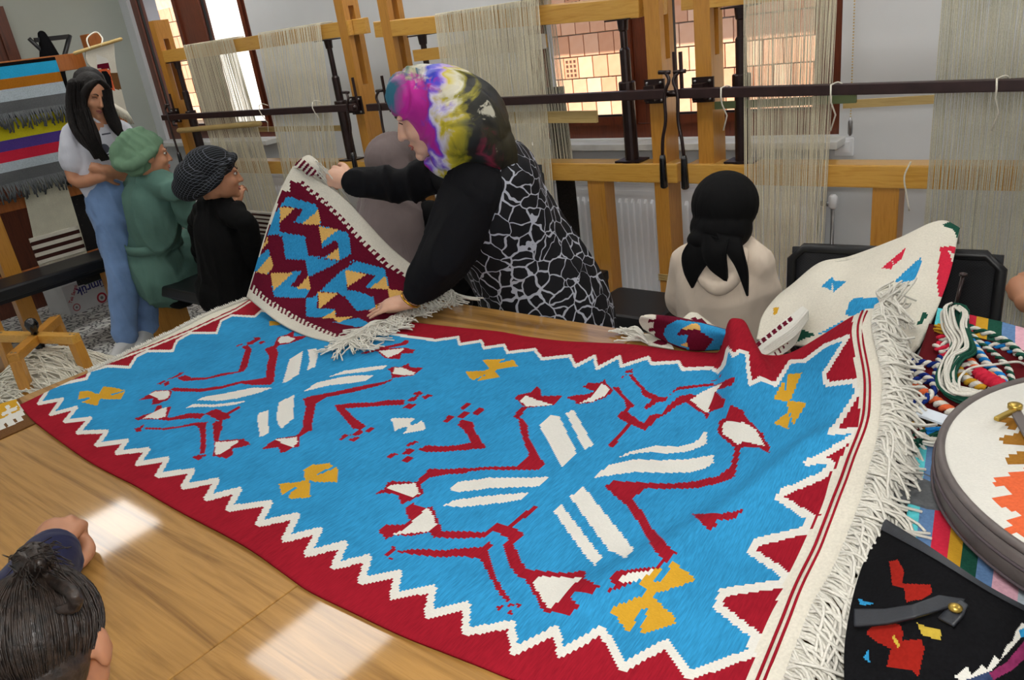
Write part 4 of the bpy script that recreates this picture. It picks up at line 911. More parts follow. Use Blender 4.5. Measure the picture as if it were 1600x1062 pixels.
# its warp with a woven start of cream and brown bands
yw0, yw1 = P(38, 292, x=X0+.02)[1], P(106, 290, x=X0+.02)[1]; yv0, yv1 = P(62, 420, x=X0+.02)[1], P(137, 400, x=X0+.02)[1]
cs = []; 
for i in range(170):
    s = i/169; cs.append([(X0+.02, yw0+(yw1-yw0)*s+rr.uniform(-.002, .002), 1.1), (X0+.022, (yw0+(yw1-yw0)*s+yv0+(yv1-yv0)*s)/2, .75), (X0+.024, yv0+(yv1-yv0)*s+rr.uniform(-.002, .002), .47)])
b = MB()
for c in cs: b.tube(c, .0022, 3, cap=False)
o = b.build('warp_threads', 'warp_grey', L0, smooth=True); o['kind'] = 'stuff'
zt_, zb_ = P(100, 358, x=X0+.03)[2], P(100, 402, x=X0+.03)[2]
g = np.array([[(X0+.032, yv0-.0+(yv1-yv0)*u_, zb_+(zt_-zb_)*v_) for v_ in np.linspace(0, 1, 43)] for u_ in np.linspace(0, 1, 12)])
sheet('woven_start', g, ['wool_cream', 'brown_weave'], lambda c: np.isin(np.floor((c[:, 2]-zb_)/(zt_-zb_)*7), (1, 3, 5)).astype(int), L0, .008, normal=(1, 0, 0))
MB().tube([(X0+.0, .9, .45), (X0+.0, pt[1]-.06, .45)], .04, 14).build('cloth_roller', 'loom_dark', L0, smooth=True)
# dark patterned cloth behind the post
m, t = newmat('dark_print', .8); tc = t.n('TexCoord'); vo = t.n('TexVoronoi', i_Scale=38); t.l(tc.outputs['Object'], vo.inputs['Vector'])
t.l(t.ramp(vo.outputs['Distance'], [(.0, '#5A5648'), (.16, '#141315'), (1, '#0D0C0E')]), t.bs.inputs['Base Color'])
ya, yb_ = P(100, 385, x=-5.80)[1], P(168, 300, x=-5.80)[1]
g = np.array([[(-5.80+.01*math.sin(u_*9), ya+(yb_-ya)*u_, .25+1.28*v_) for v_ in np.linspace(0, 1, 12)] for u_ in np.linspace(0, 1, 16)])
tag(sheet('hanging_cloth', g, ['dark_print'], lambda c: np.zeros(len(c)), None, .01, normal=(1, 0, 0)), 'black cloth with a small pale print hanging behind the left loom', 'cloth')
# small woven bag with a house picture hung from the post on a wooden stick
xb = X0+.13
TB = thing('woven_bag', P(165, 150, x=xb), 'small woven wall hanging with a house motif on a wooden stick', 'wall hanging')
MB().tube([P(117, 83, x=xb), P(152, 72, x=xb), P(189, 61, x=xb)], .011, 8, round_ends=True).build('stick', 'plain_pine', TB, smooth=True)
hg = [[P(134, 78, x=xb-.005), P(178, 64, x=xb-.005)], [P(136, 97, x=xb), P(181, 100, x=xb)], [P(158, 122, x=xb), P(190, 140, x=xb)], [P(172, 160, x=xb), P(199, 175, x=xb)]]
def lin_grid(rows, nu, nv):
    rows = [resample(np.array(r), nu) for r in rows]; g = np.array(rows); return np.array([resample(crom(g[:, i], 6), nv) for i in range(nu)])
HP = [(3, [(150, 84), (168, 92), (172, 104), (152, 106)]), (1, [(152, 100), (170, 98), (172, 108), (152, 107)]), (2, [(153, 108), (172, 108), (180, 142), (168, 140)]), (4, [(158, 112), (166, 110), (173, 120), (176, 138), (168, 138)]), (5, [(172, 114), (188, 114), (192, 140), (180, 140)])]
def h_col(c):
    p, d = proj(c); m = np.zeros(len(c), int)
    for k, q in HP: m[in_poly(p[:, 0], p[:, 1], q)] = k
    return m
sheet('panel', lin_grid(hg, 40, 60), ['wool_cream', 'wool_maroon', 'wool_orange', 'wool_white', 'wool_black', 'wool_brown'], h_col, TB, .008, normal=(1, 0, 0))
MB().tube(crom([P(140, 76, x=xb+.01), P(136, 60, x=xb-.06), P(150, 50, x=xb-.12), P(160, 60, x=xb-.06), P(158, 71, x=xb+.01)], 4), .005, 6).build('hanging_cord', 'cream_yarn', TB, smooth=True)
b = MB()
for i in range(26):
    s = i/25; a = P(172+26*s, 158+16*s, x=xb); b.tube([a, a+[.01, .01, -.04], a+[.0, .015+rr.uniform(-.01, .01), -.09]], .004, 4)
o = b.build('fringe', 'cream_yarn', TB, smooth=True); o['kind'] = 'stuff'
# black folded stand leaning behind the left loom
xs = -6.2
ST_ = thing('folding_stand', P(75, 100, x=xs)*[1, 1, 0], 'black folded metal stand with a bag behind the striped rugs', 'stand')
def q_(a, b_): return P(a, b_, x=xs)
b = MB(); b.tube([q_(45, 60), q_(64, 78), q_(75, 110), q_(82, 330)], .014, 6); b.build('left_tube', 'black_vinyl', ST_, smooth=True)
b = MB(); b.tube([q_(109, 55), q_(100, 90), q_(95, 150), q_(90, 335)], .016, 6); b.build('right_tube', 'black_vinyl', ST_, smooth=True)
MB().bar(q_(54, 63), q_(108, 57), .02, .03).build('cross_bar', 'black_vinyl', ST_)
b = MB(); b.tube([q_(66, 55), q_(72, 70), q_(80, 95), q_(88, 150)], [.03, .045, .075, .09], 10, round_ends=True); b.build('folded_cover', 'wool_black', ST_, smooth=True)

# ------------------------------------------------------------------ cardboard box
p0 = P(112, 493, z=0); ang = math.atan2(*(P(168, 471, z=0)-p0)[[1, 0]])
e1 = np.array([math.cos(ang), math.sin(ang), 0]); e2 = np.array([-e1[1], e1[0], 0]); bw, bd, bh = .40, .28, .215
BX = thing('cardboard_box', p0+e1*bw/2+e2*bd/2, 'white printed cardboard box lying upside down on the floor under the left loom', 'box')
plain('carton', '#C9CACB', .7, .05, 9); plain('print_red', '#A8283A', .6, .05); plain('print_blue', '#27276E', .6, .05); plain('print_green', '#20422E', .6, .05); plain('print_grey', '#6A6A6E', .6, .05)
M = np.stack([e1, e2, [0, 0, 1]], 1)
MB().box(p0+e1*bw/2+e2*bd/2+[0, 0, bh/2], (bw, bd, bh), M=M).build('carton', 'carton', BX, bevel=.004)
for s in (0, 1):
    f = MB(); c0_ = p0+e2*(0 if s == 0 else bd)+[0, 0, bh]; f.prism([c0_, c0_+e1*bw, c0_+e1*bw+e2*(-.05 if s == 0 else .05)*-1+[0, 0, .02], c0_+e2*(.05 if s == 0 else -.05)+[0, 0, .02]], [0, 0, .004]); f.build('flap', 'carton', BX)
def on_box(a, h): return p0+e1*a+[0, 0, h]-e2*.002
def text_mesh(txt, size, mat, parent, origin, ux, uy, name='lettering', bold=.0):
    cu = bpy.data.curves.new('t', 'FONT'); cu.body = txt; cu.size = size; cu.offset = bold; cu.extrude = .0006
    ob = bpy.data.objects.new('t', cu); COL.objects.link(ob); bpy.context.view_layer.update()
    me = bpy.data.meshes.new_from_object(ob.evaluated_get(bpy.context.evaluated_depsgraph_get())); bpy.data.objects.remove(ob); bpy.data.curves.remove(cu)
    ux = np.array(ux, float); uy = np.array(uy, float); n = np.cross(ux, uy); L = ORG[parent.name]
    for v_ in me.vertices: v_.co = Vector(np.array(origin)+ux*v_.co[0]+uy*v_.co[1]+n*v_.co[2]-L)
    me.materials.clear(); me.materials.append(MATS[mat]); me.name = name
    o = bpy.data.objects.new(name, me); COL.objects.link(o); o.parent = parent; ORG[o.name] = L; return o
up = np.array([0, 0, 1.])
text_mesh('ümrük', .085, 'print_blue', BX, on_box(.318, .175), -e1, -up, bold=.0016)
ts = .034; phi0 = math.radians(52)
text_mesh('Tek Sargılı', ts, 'print_red', BX, on_box(.028, .082), e1*math.cos(phi0)+up*math.sin(phi0), -e1*math.sin(phi0)+up*math.cos(phi0), bold=.0006)
def ring_mesh(c, r0, r1, mat, name, n=24):
    b = MB(); pts = [(c+e1*r*math.cos(k*2*math.pi/n)+up*r*math.sin(k*2*math.pi/n)-e2*.001) for r in (r0, r1) for k in range(n)]
    b.add(pts, [(k, (k+1) % n, n+(k+1) % n, n+k) for k in range(n)]); return b.build(name, mat, BX)
ring_mesh(on_box(.055, .045), .022, .028, 'print_red', 'printed_ring'); ring_mesh(on_box(.055, .045), .001, .008, 'print_grey', 'printed_dot')
ring_mesh(on_box(.26, .045), .026, .04, 'print_red', 'printed_seal'); ring_mesh(on_box(.26, .045), .001, .012, 'print_grey', 'printed_dot')
b = MB(); b.add([on_box(.17, .178), on_box(.34, .178), on_box(.345, .19), on_box(.34, .202), on_box(.17, .202), on_box(.163, .19)], [(0, 1, 2, 3, 4, 5)]); b.build('printed_label', 'print_green', BX)

# ------------------------------------------------------------------ yarn swift on the floor and the heap under it
zs = .46; cc = P(57, 527, z=zs)
SW = thing('yarn_swift', cc*[1, 1, 0], 'wooden four-armed yarn swift with a black spindle standing over a yarn heap', 'yarn swift')
ends_ = [P(14, 566, z=zs), P(128, 529, z=zs), P(108, 504, z=zs), P(-20, 524, z=zs)]
dirs = []
for e_ in ends_[:2]:
    d_ = e_-cc; dirs.append(d_/np.linalg.norm(d_)*.27)
dirs = [dirs[0], dirs[1], -dirs[0], -dirs[1]]
for i, d_ in enumerate(dirs):
    MB().bar(cc+d_*.02, cc+d_, .05, .042).build('arm', 'loom_x' if i % 2 else 'loom_y', SW, bevel=.003)
    f_ = cc+d_*.93
    MB().bar([f_[0], f_[1], zs-.02], [f_[0]+d_[0]*.12, f_[1]+d_[1]*.12, .0], .05, .042, up=d_).build('leg', 'loom_z', SW, bevel=.003)
    b = MB()
    for k in (-.012, .012): b.lathe(f_+np.array([k, k*.3, .021]), [(.006, 0), (.006, .002)], 8)
    b.build('screws', 'steel', SW)['kind'] = 'stuff'
MB().lathe((cc[0], cc[1], .05), [(.02, 0), (.022, .15), (.022, .37), (.014, .41), (.014, .43)], 12).build('spindle', 'black_plastic', SW, smooth=True)
MB().lathe((cc[0], cc[1], zs+.02), [(.018, 0), (.016, .012), (.028, .03), (.031, .05), (.024, .07), (.01, .08)], 14).build('knob', 'black_plastic', SW, smooth=True)
b = MB()
for k in range(3): b.tube([(cc[0]+.026*math.cos(a_), cc[1]+.026*math.sin(a_), .17+.012*k+.004*math.sin(a_)) for a_ in np.linspace(0, 6.28, 12)], .003, 4)
b.build('wound_thread', 'cream_yarn', SW, smooth=True)['kind'] = 'stuff'
b = MB(); rr = random.Random(31); hc = cc+np.array([.05, -.02, 0]); hc[2] = 0
ht = lambda x, y: max(.02, .40*math.exp(-((x-hc[0])**2/.22+(y-hc[1])**2/.18)))
R_ = []
for k in range(10):
    r_ = .62*(1-k/9)+.01; R_.append([(hc[0]+r_*math.cos(a_), hc[1]+r_*math.sin(a_)*.8, max(0, ht(hc[0]+r_*math.cos(a_), hc[1]+r_*math.sin(a_)*.8)-.03)) for a_ in np.linspace(0, 2*math.pi, 20, endpoint=False)])
b.rings([np.array(r_) for r_ in R_])
for i in range(900):
    a_ = rr.uniform(0, 6.28); r_ = .6*math.sqrt(rr.random()); x = hc[0]+r_*math.cos(a_); y = hc[1]+r_*math.sin(a_)*.8; th = rr.gauss(.35, .35); L_ = rr.uniform(.12, .3); pts = []
    for s in np.linspace(-.5, .5, 4):
        xx = x+math.cos(th)*L_*s+rr.uniform(-.006, .006); yy = y+math.sin(th)*L_*s+rr.uniform(-.006, .006); pts.append((xx, yy, ht(xx, yy)+rr.uniform(-.006, .01)))
    b.tube(pts, .0036, 4, cap=False)
o = b.build('yarn_heap', 'cream_yarn', None, smooth=True); o['kind'] = 'stuff'; tag(o, 'heap of loose cream yarn on the floor under the swift', 'yarn')
# small brown kilim under the rug's left corner
fz = TZ+.004
g = lin_grid([[P(-70, 716, z=fz), P(56, 660, z=fz)], [P(-120, 665, z=fz), P(30, 622, z=fz)]], 60, 50)
BP = [(1, [(-20, 640), (25, 622), (36, 640), (40, 655), (0, 672), (-20, 680)]), (2, [(-10, 634), (24, 622), (32, 640), (0, 655), (-10, 660)]), (1, [(2, 645), (26, 634), (28, 639), (4, 650)]), (1, [(8, 634), (14, 632), (20, 650), (14, 652)]), (0, [(20, 655), (24, 653), (27, 659), (23, 661)]), (0, [(34, 650), (38, 648), (41, 654), (37, 656)]), (0, [(6, 662), (10, 660), (13, 666), (9, 668)])]
def b_col(c):
    p, d = proj(c); m = np.zeros(len(c), int)
    for k, q in BP: m[in_poly(p[:, 0], p[:, 1], q)] = k
    return m
tag(sheet('table_runner', g, ['wool_brown', 'wool_white', 'wool_yellow'], b_col, None, .004), 'small brown, white and yellow woven runner under the blue rug corner', 'rug')

# ------------------------------------------------------------------ the pile at the right end of the table
def Nn(a_, b_, **k): return P(1200+a_/3.32, 300+b_/3.32, **k)
def Tt(a_, b_, **k): return P(1360+a_/3.792, 440+b_/3.792, **k)
def Ss(a_, b_, **k): return P(1300+a_/2.933, 700+b_/2.933, **k)
# folded rugs that carry everything
def folded_rug(x0, x1, y0, y1, z0, layers, mats, label):
    F_ = thing('folded_rug', ((x0+x1)/2, (y0+y1)/2, z0), label, 'rug', 'folded rugs stacked on the table')
    for k in range(layers):
        h = .022; zc = z0+h*k+h/2; MB().box(((x0+x1)/2+.006*(k % 2), (y0+y1)/2+.004*(k % 3), zc), (x1-x0, y1-y0, h*.94)).build('fold', mats[k % len(mats)], F_, bevel=.009)
    return F_
folded_rug(-.33, .30, 1.08, 1.70, TZ, 5, ['wool_grey', 'wool_brown'], 'grey and brown rug folded flat under the striped rag rug')
folded_rug(-.20, .36, .52, 1.05, TZ, 2, ['wool_cream', 'wool_grey'], 'cream and grey rug folded flat under the black bag')
PZ = TZ+.112
# striped rag rug over them
g = lin_grid([[P(1412, 850, z=TZ+.095), P(1560, 940, z=TZ+.095), P(1720, 1010, z=TZ+.095)], [P(1428, 700, z=PZ), P(1560, 740, z=PZ), P(1720, 800, z=PZ)], [P(1450, 560, z=PZ+.004), P(1570, 590, z=PZ+.004), P(1720, 640, z=PZ+.004)], [P(1465, 482, z=PZ+.03), P(1562, 503, z=PZ+.03), P(1710, 545, z=PZ+.03)]], 80, 80)
SC = ['wool_turq', 'wool_denim', 'wool_crimson', 'wool_yellow', 'wool_green', 'wool_denim', 'wool_pink', 'wool_pale', 'wool_crimson', 'wool_turq', 'wool_grey']
cut = np.array([0, 20, 40, 65, 85, 108, 130, 160, 185, 210, 235])/250.
nf = (80-1)
def s_col_factory(nu, nv):
    uu = np.repeat((np.arange(nu-1)+.5)/(nu-1), nv-1); return lambda c: np.clip(np.searchsorted(cut, uu)-1, 0, len(SC)-1)
rag = g.copy(); rag[..., 2] += .0022*np.abs(np.sin(np.arange(80)*math.pi/2))[None, :]
tag(sheet('striped_rug', rag, SC, s_col_factory(80, 80), None, .008), 'thick rag rug in turquoise, red, yellow and green stripes on the table', 'rug')
# maroon cloth-covered folder on the rag rug
mz = PZ+.012
g = lin_grid([[P(1405, 690, z=mz), P(1480, 672, z=mz+.004), P(1560, 690, z=mz+.004), P(1640, 690, z=mz)], [P(1415, 620, z=mz), P(1480, 610, z=mz+.006), P(1560, 620, z=mz+.006), P(1640, 610, z=mz)], [P(1452, 505, z=mz+.012), P(1500, 520, z=mz+.014), P(1560, 535, z=mz+.012), P(1640, 560, z=mz+.01)]], 30, 30)
plain('maroon_cover', '#560E14', .85, .1, 20, spec=.1, bump=.1, bscale=200)
tag(sheet('fabric_folder', g, ['maroon_cover'], lambda c: np.zeros(len(c)), None, .006), 'dark red cloth cover lying under the yarn braids', 'cloth')
# white slim case with a dark edge
wz = mz+.012; c4 = [Tt(255, 733, z=wz), Tt(512, 822, z=wz), Tt(485, 872, z=wz), Tt(205, 772, z=wz)]
W_ = thing('pencil_case', sum(c4)/4-[0, 0, .016], 'slim flat white case with a dark underside beside the fringe', 'case')
plain('case_white', '#D3DCE6', .3, .03)
MB().prism(c4, [0, 0, .004]).build('lid', 'case_white', W_); MB().prism([p-[0, 0, .012] for p in c4], [0, 0, .0115]).build('tray', 'black_plastic', W_)
# draped cream kilim over the black chair
dz = [[Nn(-60, 760, y=1.82), Nn(150, 790, y=1.80), Nn(330, 800, y=1.76), Nn(560, 790, y=1.72), Nn(690, 860, y=1.68), Nn(770, 790, y=1.68)],
      [Nn(-30, 640, y=1.90), Nn(150, 580, y=1.92), Nn(350, 560, y=1.88), Nn(560, 560, y=1.84), Nn(760, 600, y=1.80), Nn(870, 620, y=1.80)],
      [Nn(40, 545, y=2.00), Nn(200, 450, y=2.02), Nn(400, 430, y=2.02), Nn(600, 380, y=2.0), Nn(800, 380, y=1.98), Nn(945, 420, y=1.98)],
      [Nn(90, 505, y=2.06), Nn(250, 385, y=2.10), Nn(420, 345, y=2.12), Nn(640, 275, y=2.12), Nn(830, 200, y=2.12), Nn(985, 230, y=2.10)],
      [Nn(110, 500, y=2.10), Nn(265, 370, y=2.16), Nn(430, 335, y=2.18), Nn(690, 235, y=2.19), Nn(890, 148, y=2.19), Nn(1000, 185, y=2.17)],
      [Nn(130, 540, y=2.16), Nn(285, 420, y=2.24), Nn(460, 390, y=2.26), Nn(720, 300, y=2.27), Nn(920, 220, y=2.27), Nn(1000, 260, y=2.25)]]
dg = csurf(dz, 120, 110)
DP = []
def dp(c, *ps):
    for p in ps: DP.append((c, px('N', p)))
dp(1, [(275, 490), (330, 440), (350, 460), (408, 462), (340, 520), (310, 500)], [(400, 640), (420, 570), (450, 550), (560, 545), (600, 545), (560, 600), (500, 610), (450, 640)], [(655, 465), (700, 420), (790, 340), (800, 360), (760, 455), (720, 470)], [(250, 740), (400, 660), (330, 720)])
dp(2, [(590, 395), (640, 350), (712, 290), (690, 350), (650, 380), (640, 400)], [(895, 285), (975, 280), (970, 370), (920, 490), (890, 560), (875, 470)], [(0, 735), (25, 720), (25, 740)])
dp(0, [(935, 305), (975, 320), (960, 370)], [(332, 455), (340, 515), (330, 515)], [(640, 345), (660, 395), (652, 398)])
dp(3, [(895, 170), (960, 148), (1000, 190), (985, 250), (960, 190)], [(770, 690), (810, 620), (830, 640), (790, 690)], [(120, 790), (160, 705), (250, 740), (190, 760)])
dp(4, [(25, 600), (60, 595), (50, 625), (30, 640)])
def d_col(c):
    p, d = proj(c); m = np.zeros(len(c), int)
    for k, q in DP: m[in_poly(p[:, 0], p[:, 1], q)] = k
    return m
DK = thing('cream_kilim', Nn(500, 800, y=1.75), 'cream kilim with small blue, red and green motifs draped over the chair back', 'rug')
sheet('woven_field', dg, ['wool_cream', 'wool_blue', 'wool_crimson', 'wool_green', 'wool_yellow'], d_col, DK, .008, normal=(0, -1, .4))
b = MB(); rr = random.Random(17)
for i in range(36):     # fringe along its upper left hem
    s = i/35; a = Nn(250+330*s, 375-62*s+4, y=2.11); b.tube([a, a+[-.012, -.012, -.02-.02*(1-s)], a+[-.03-.03*(1-s), -.02, -.05-.03*rr.random()*(1-s)-.0]], .0024, 4, cap=False)
b.build('fringe', 'fringe_white', DK, smooth=True)['kind'] = 'stuff'
b = MB()
for i in range(46):     # tangled tassels where the two rugs meet
    a = Nn(600+rr.uniform(-20, 60), 570+rr.uniform(-30, 60), y=1.68); t1 = Nn(650+rr.uniform(-40, 120), 430+rr.uniform(0, 160), y=1.74) if i % 2 else Nn(700+rr.uniform(-60, 70), 690+rr.uniform(-60, 40), y=1.60)
    mdl = (a+t1)/2+np.array([rr.uniform(-.02, .02), -.02, .03*rr.random()]); b.tube(crom([a, mdl, t1], 4), .0024, 5, cap=False)
b.build('fringe', 'fringe_white', DK, smooth=True)['kind'] = 'stuff'
# folded white kilim with maroon marks
def Ff(a_, b_, **k): return P(1130+a_/3.54, 480+b_/3.54, **k)
fr_ = [[Ff(135, 235, y=1.74), Ff(250, 140, y=1.78), Ff(350, 60, y=1.82), Ff(440, -8, y=1.86)],
       [Ff(160, 250, y=1.715), Ff(270, 165, y=1.75), Ff(370, 95, y=1.79), Ff(462, 10, y=1.84)],
       [Ff(175, 262, y=1.70), Ff(285, 185, y=1.735), Ff(385, 115, y=1.775), Ff(472, 35, y=1.825)],
       [Ff(215, 272, y=1.70), Ff(310, 215, y=1.73), Ff(400, 150, y=1.77), Ff(466, 60, y=1.82)],
       [Ff(290, 275, y=1.71), Ff(335, 255, y=1.74), Ff(400, 200, y=1.78), Ff(440, 110, y=1.83)]]
FP = []
for i in range(8):
    a_, b__ = 150+29*i, 222-22.5*i; FP.append(px('F', [(a_, b__), (a_+20, b__-16), (a_+34, b__+4), (a_+14, b__+20)]))
for i in range(7):
    a_, b__ = 280+20*i, 262-24*i; FP.append(px('F', [(a_, b__-12), (a_+8, b__-18), (a_+22, b__+10), (a_+14, b__+16)]))
def f_col(c):
    p, d = proj(c); m = np.zeros(len(c), int)
    for q in FP: m[in_poly(p[:, 0], p[:, 1], q)] = 1
    return m
FK = thing('folded_kilim', Ff(250, 250, y=1.74), 'white kilim folded over with a row of maroon ticks along its edge', 'rug')
sheet('woven_field', csurf(fr_, 70, 60), ['wool_white', 'wool_maroon'], f_col, FK, .01, normal=(0, -1, .5))
b = MB()
for k in range(5): b.tube(crom([Ff(215-8*k, 272-2*k, y=1.695), Ff(312-6*k, 213-8*k, y=1.725), Ff(402-5*k, 148-9*k, y=1.765), Ff(468, 58-10*k, y=1.815)], 5), .004, 5)
b.build('corded_edge', 'wool_white', FK, smooth=True)['kind'] = 'stuff'
# small kilim rolled up at the table's far edge
def Ee(a_, b_, **k): return P(920+a_/3.54, 480+b_/3.54, **k)
er = [[Ee(300, 120, z=TZ+.03), Ee(420, 190, z=TZ+.012), Ee(560, 238, z=TZ+.012), Ee(740, 236, z=TZ+.012)],
      [Ee(278, 80, z=TZ+.05), Ee(420, 130, z=TZ+.045), Ee(570, 180, z=TZ+.045), Ee(750, 195, z=TZ+.045)],
      [Ee(290, 48, z=TZ+.075), Ee(440, 70, z=TZ+.08), Ee(600, 105, z=TZ+.08), Ee(760, 145, z=TZ+.08)],
      [Ee(345, 38, z=TZ+.065), Ee(480, 52, z=TZ+.075), Ee(620, 82, z=TZ+.075), Ee(775, 125, z=TZ+.07)],
      [Ee(360, 45, z=TZ+.03), Ee(500, 62, z=TZ+.03), Ee(640, 95, z=TZ+.03), Ee(790, 135, z=TZ+.03)]]
EP = [(1, px('E', [(410, 150), (430, 100), (490, 68), (620, 85), (770, 125), (790, 150), (745, 180), (720, 245), (560, 240), (510, 215), (440, 190)])),
      (0, px('E', [(480, 155), (510, 122), (600, 122), (690, 178), (640, 240), (560, 242), (540, 190), (552, 152)])), (2, px('E', [(512, 122), (570, 88), (605, 92), (622, 124)])), (2, px('E', [(500, 208), (545, 195), (550, 222)])),
      (3, px('E', [(260, 60), (330, 35), (372, 42), (368, 68), (330, 66), (326, 85), (362, 82), (358, 110), (330, 118), (335, 138), (368, 132), (362, 160), (300, 130)]))]
def e_col(c):
    p, d = proj(c); m = np.zeros(len(c), int)
    for k, q in EP: m[in_poly(p[:, 0], p[:, 1], q)] = k
    return m
EK = thing('rolled_kilim', Ee(520, 200, z=TZ), 'small maroon and blue kilim loosely rolled at the far table edge', 'rug')
sheet('woven_field', csurf(er, 70, 50), ['wool_maroon', 'wool_blue', 'wool_tan', 'wool_cream'], e_col, EK, .007)
g = lin_grid([[Ee(330, 206, z=TZ+.007), Ee(470, 228, z=TZ+.007)], [Ee(290, 170, z=TZ+.008), Ee(450, 190, z=TZ+.008)], [Ee(300, 145, z=TZ+.008), Ee(420, 150, z=TZ+.008)]], 40, 30)
e2_ = [px('E', [(350, 195), (385, 178), (440, 185), (430, 205), (400, 210)])]
sheet('lower_flap', g, ['wool_cream', 'wool_maroon'], lambda c: in_poly(proj(c)[0][:, 0], proj(c)[0][:, 1], e2_[0]).astype(int), EK, .004)
g = lin_grid([[Ee(520, 60, y=1.80), Ee(740, 118, y=1.80)], [Ee(560, 28, y=1.83), Ee(660, 85, y=1.83)], [Ee(600, 30, y=1.86), Ee(680, 90, y=1.86)]], 40, 30)
e3_ = px('E', [(560, 62), (590, 52), (600, 66), (625, 60), (660, 95), (600, 85)])
sheet('back_flap', g, ['wool_cream', 'wool_maroon'], lambda c: in_poly(proj(c)[0][:, 0], proj(c)[0][:, 1], e3_).astype(int), EK, .006, normal=(0, -1, .3))
b = MB(); be = np.array([Ee(300, 145, z=TZ+.008), Ee(330, 205, z=TZ+.008)])
for c in fringe(be, np.repeat([[-1., .12, 0]], 2, 0), 46, .085, 41, .0022, .0, TZ+.002, .4, .01): b.tube(c, .0022, 5, cap=False)
b.build('fringe', 'fringe_white', EK, smooth=True)['kind'] = 'stuff'

# ------------------------------------------------------------------ yarn, braids and the spindle on the pile
YZ = mz+.014
plain_y = {}
def braid(pts, mats, label, r=.0062, turns=None, z=YZ, lift=0):
    c = crom([Tt(a_, b_, z=z+lift*math.sin(math.pi*k/(max(1, len(pts)-1)))) for k, (a_, b_) in enumerate(pts)], 8); n = max(30, int(np.linalg.norm(np.diff(c, axis=0), axis=1).sum()/.0035)); c = resample(c, n)
    B_ = thing('yarn_braid', c.mean(0)*[1, 1, 0]+[0, 0, c[:, 2].min()-r], label, 'yarn braid', 'braided yarn cords on the dark red cover')
    t_ = np.gradient(c, axis=0); t_ /= np.linalg.norm(t_, axis=1)[:, None]; s_ = np.cross(t_, [0, 0, 1.]); s_ /= np.linalg.norm(s_, axis=1)[:, None]; u_ = np.cross(s_, t_)
    ph = np.arange(n)*.0035*2*math.pi/.03
    for k, mt in enumerate(mats):
        a_ = ph+k*2*math.pi/len(mats); MB().tube(c+r*.62*(np.cos(a_)[:, None]*s_+np.sin(a_)[:, None]*u_), r*.62, 6).build('strand', mt, B_, smooth=True)
cloth('yarn_navy', '#1B2C6E', .15, 300); cloth('yarn_blue', '#1F74B8', .15, 300)
braid([(222, 470), (300, 478), (385, 495), (450, 510)], ['yarn_navy', 'fringe_white'], 'short navy and white braid lying straight on the red cover')
braid([(470, 415), (415, 450), (398, 520), (365, 580), (250, 582)], ['yarn_navy', 'fringe_white'], 'navy and white braid bending around the green and white skein')
braid([(232, 540), (300, 548), (360, 590), (382, 630), (330, 690), (262, 722), (190, 760)], ['yarn_navy', 'fringe_white'], 'navy and white braid looped back towards the white case', lift=.012)
braid([(245, 612), (310, 650), (380, 700), (450, 752), (530, 795), (625, 790)], ['wool_orange', 'fringe_white'], 'thick orange and white braid on the red cover', .0085)
braid([(570, 262), (640, 290), (740, 322), (830, 372), (905, 450)], ['wool_green', 'fringe_white'], 'green and white braid nearest the striped rug', z=YZ+.012)
braid([(585, 300), (650, 362), (750, 440), (820, 520), (856, 670)], ['wool_green', 'fringe_white'], 'thin green and white braid ending at the round bag', .005, z=YZ+.01)
braid([(590, 345), (650, 430), (700, 500), (770, 560), (800, 640), (770, 700)], ['yarn_blue', 'fringe_white'], 'light blue and white braid curving down to the round bag', .007, z=YZ+.008)
braid([(660, 372), (770, 385), (885, 432), (960, 450)], ['yarn_blue', 'fringe_white'], 'light blue and white braid running off under the green one', .006)
braid([(395, 330), (470, 340), (480, 362), (400, 372), (395, 392), (470, 402), (470, 425), (410, 425)], ['wool_crimson', 'fringe_white'], 'red and white braid coiled beside the skein', .006, z=YZ+.006)
braid([(580, 465), (640, 530), (720, 570), (790, 640)], ['wool_orange', 'fringe_white'], 'orange and white braid lying inside the skein loop', .008, z=YZ+.01)
braid([(545, 480), (600, 545), (680, 600), (770, 650)], ['wool_maroon', 'fringe_white'], 'maroon and white braid lying inside the skein loop', .009, z=YZ+.006)
braid([(520, 520), (570, 580), (640, 620), (670, 640)], ['wool_yellow', 'fringe_white'], 'yellow and white braid lying inside the skein loop', .008, z=YZ+.004)
braid([(640, 540), (700, 580), (760, 610), (780, 650)], ['wool_crimson', 'wool_crimson'], 'plain red twisted cord lying inside the skein loop', .011, z=YZ+.016)
braid([(250, 842), (320, 862), (400, 880), (470, 870)], ['wool_yellow', 'fringe_white'], 'yellow and white braid in front of the white case', .006, z=PZ+.014)
SK = thing('yarn_skein', Tt(560, 600, z=mz), 'skein of green and white yarn twisted into a long loop', 'yarn skein')
def bundle(pts, mat, n, rad, seed, par, name, z=YZ+.012, r=.0026, zs=None):
    rr = random.Random(seed); b = MB(); c = resample(crom([Tt(a_, b_, z=(zs[k] if zs else z)) for k, (a_, b_) in enumerate(pts)], 6), 40)
    for i in range(n):
        o1, o2 = rr.uniform(-rad, rad), rr.uniform(-rad*.6, rad*.6); w = rr.uniform(0, 6)
        t_ = np.gradient(c, axis=0); s_ = np.cross(t_, [0, 0, 1.]); s_ /= np.linalg.norm(s_, axis=1)[:, None]+1e-9
        k_ = np.linspace(0, 1, 40); b.tube(c+s_*(o1+.3*rad*np.sin(5*k_+w))[:, None]+np.array([0, 0, 1.])*(o2+.3*rad*np.sin(7*k_+w))[:, None], r, 5)
    o = b.build(name, mat, par, smooth=True); o['kind'] = 'stuff'; return o
topz = YZ+.03
bundle([(490, 150), (455, 170), (470, 270), (520, 360), (470, 470), (445, 560), (480, 640), (600, 670), (770, 700)], 'fringe_white', 13, .011, 1, SK, 'white_yarn', z=YZ+.022)
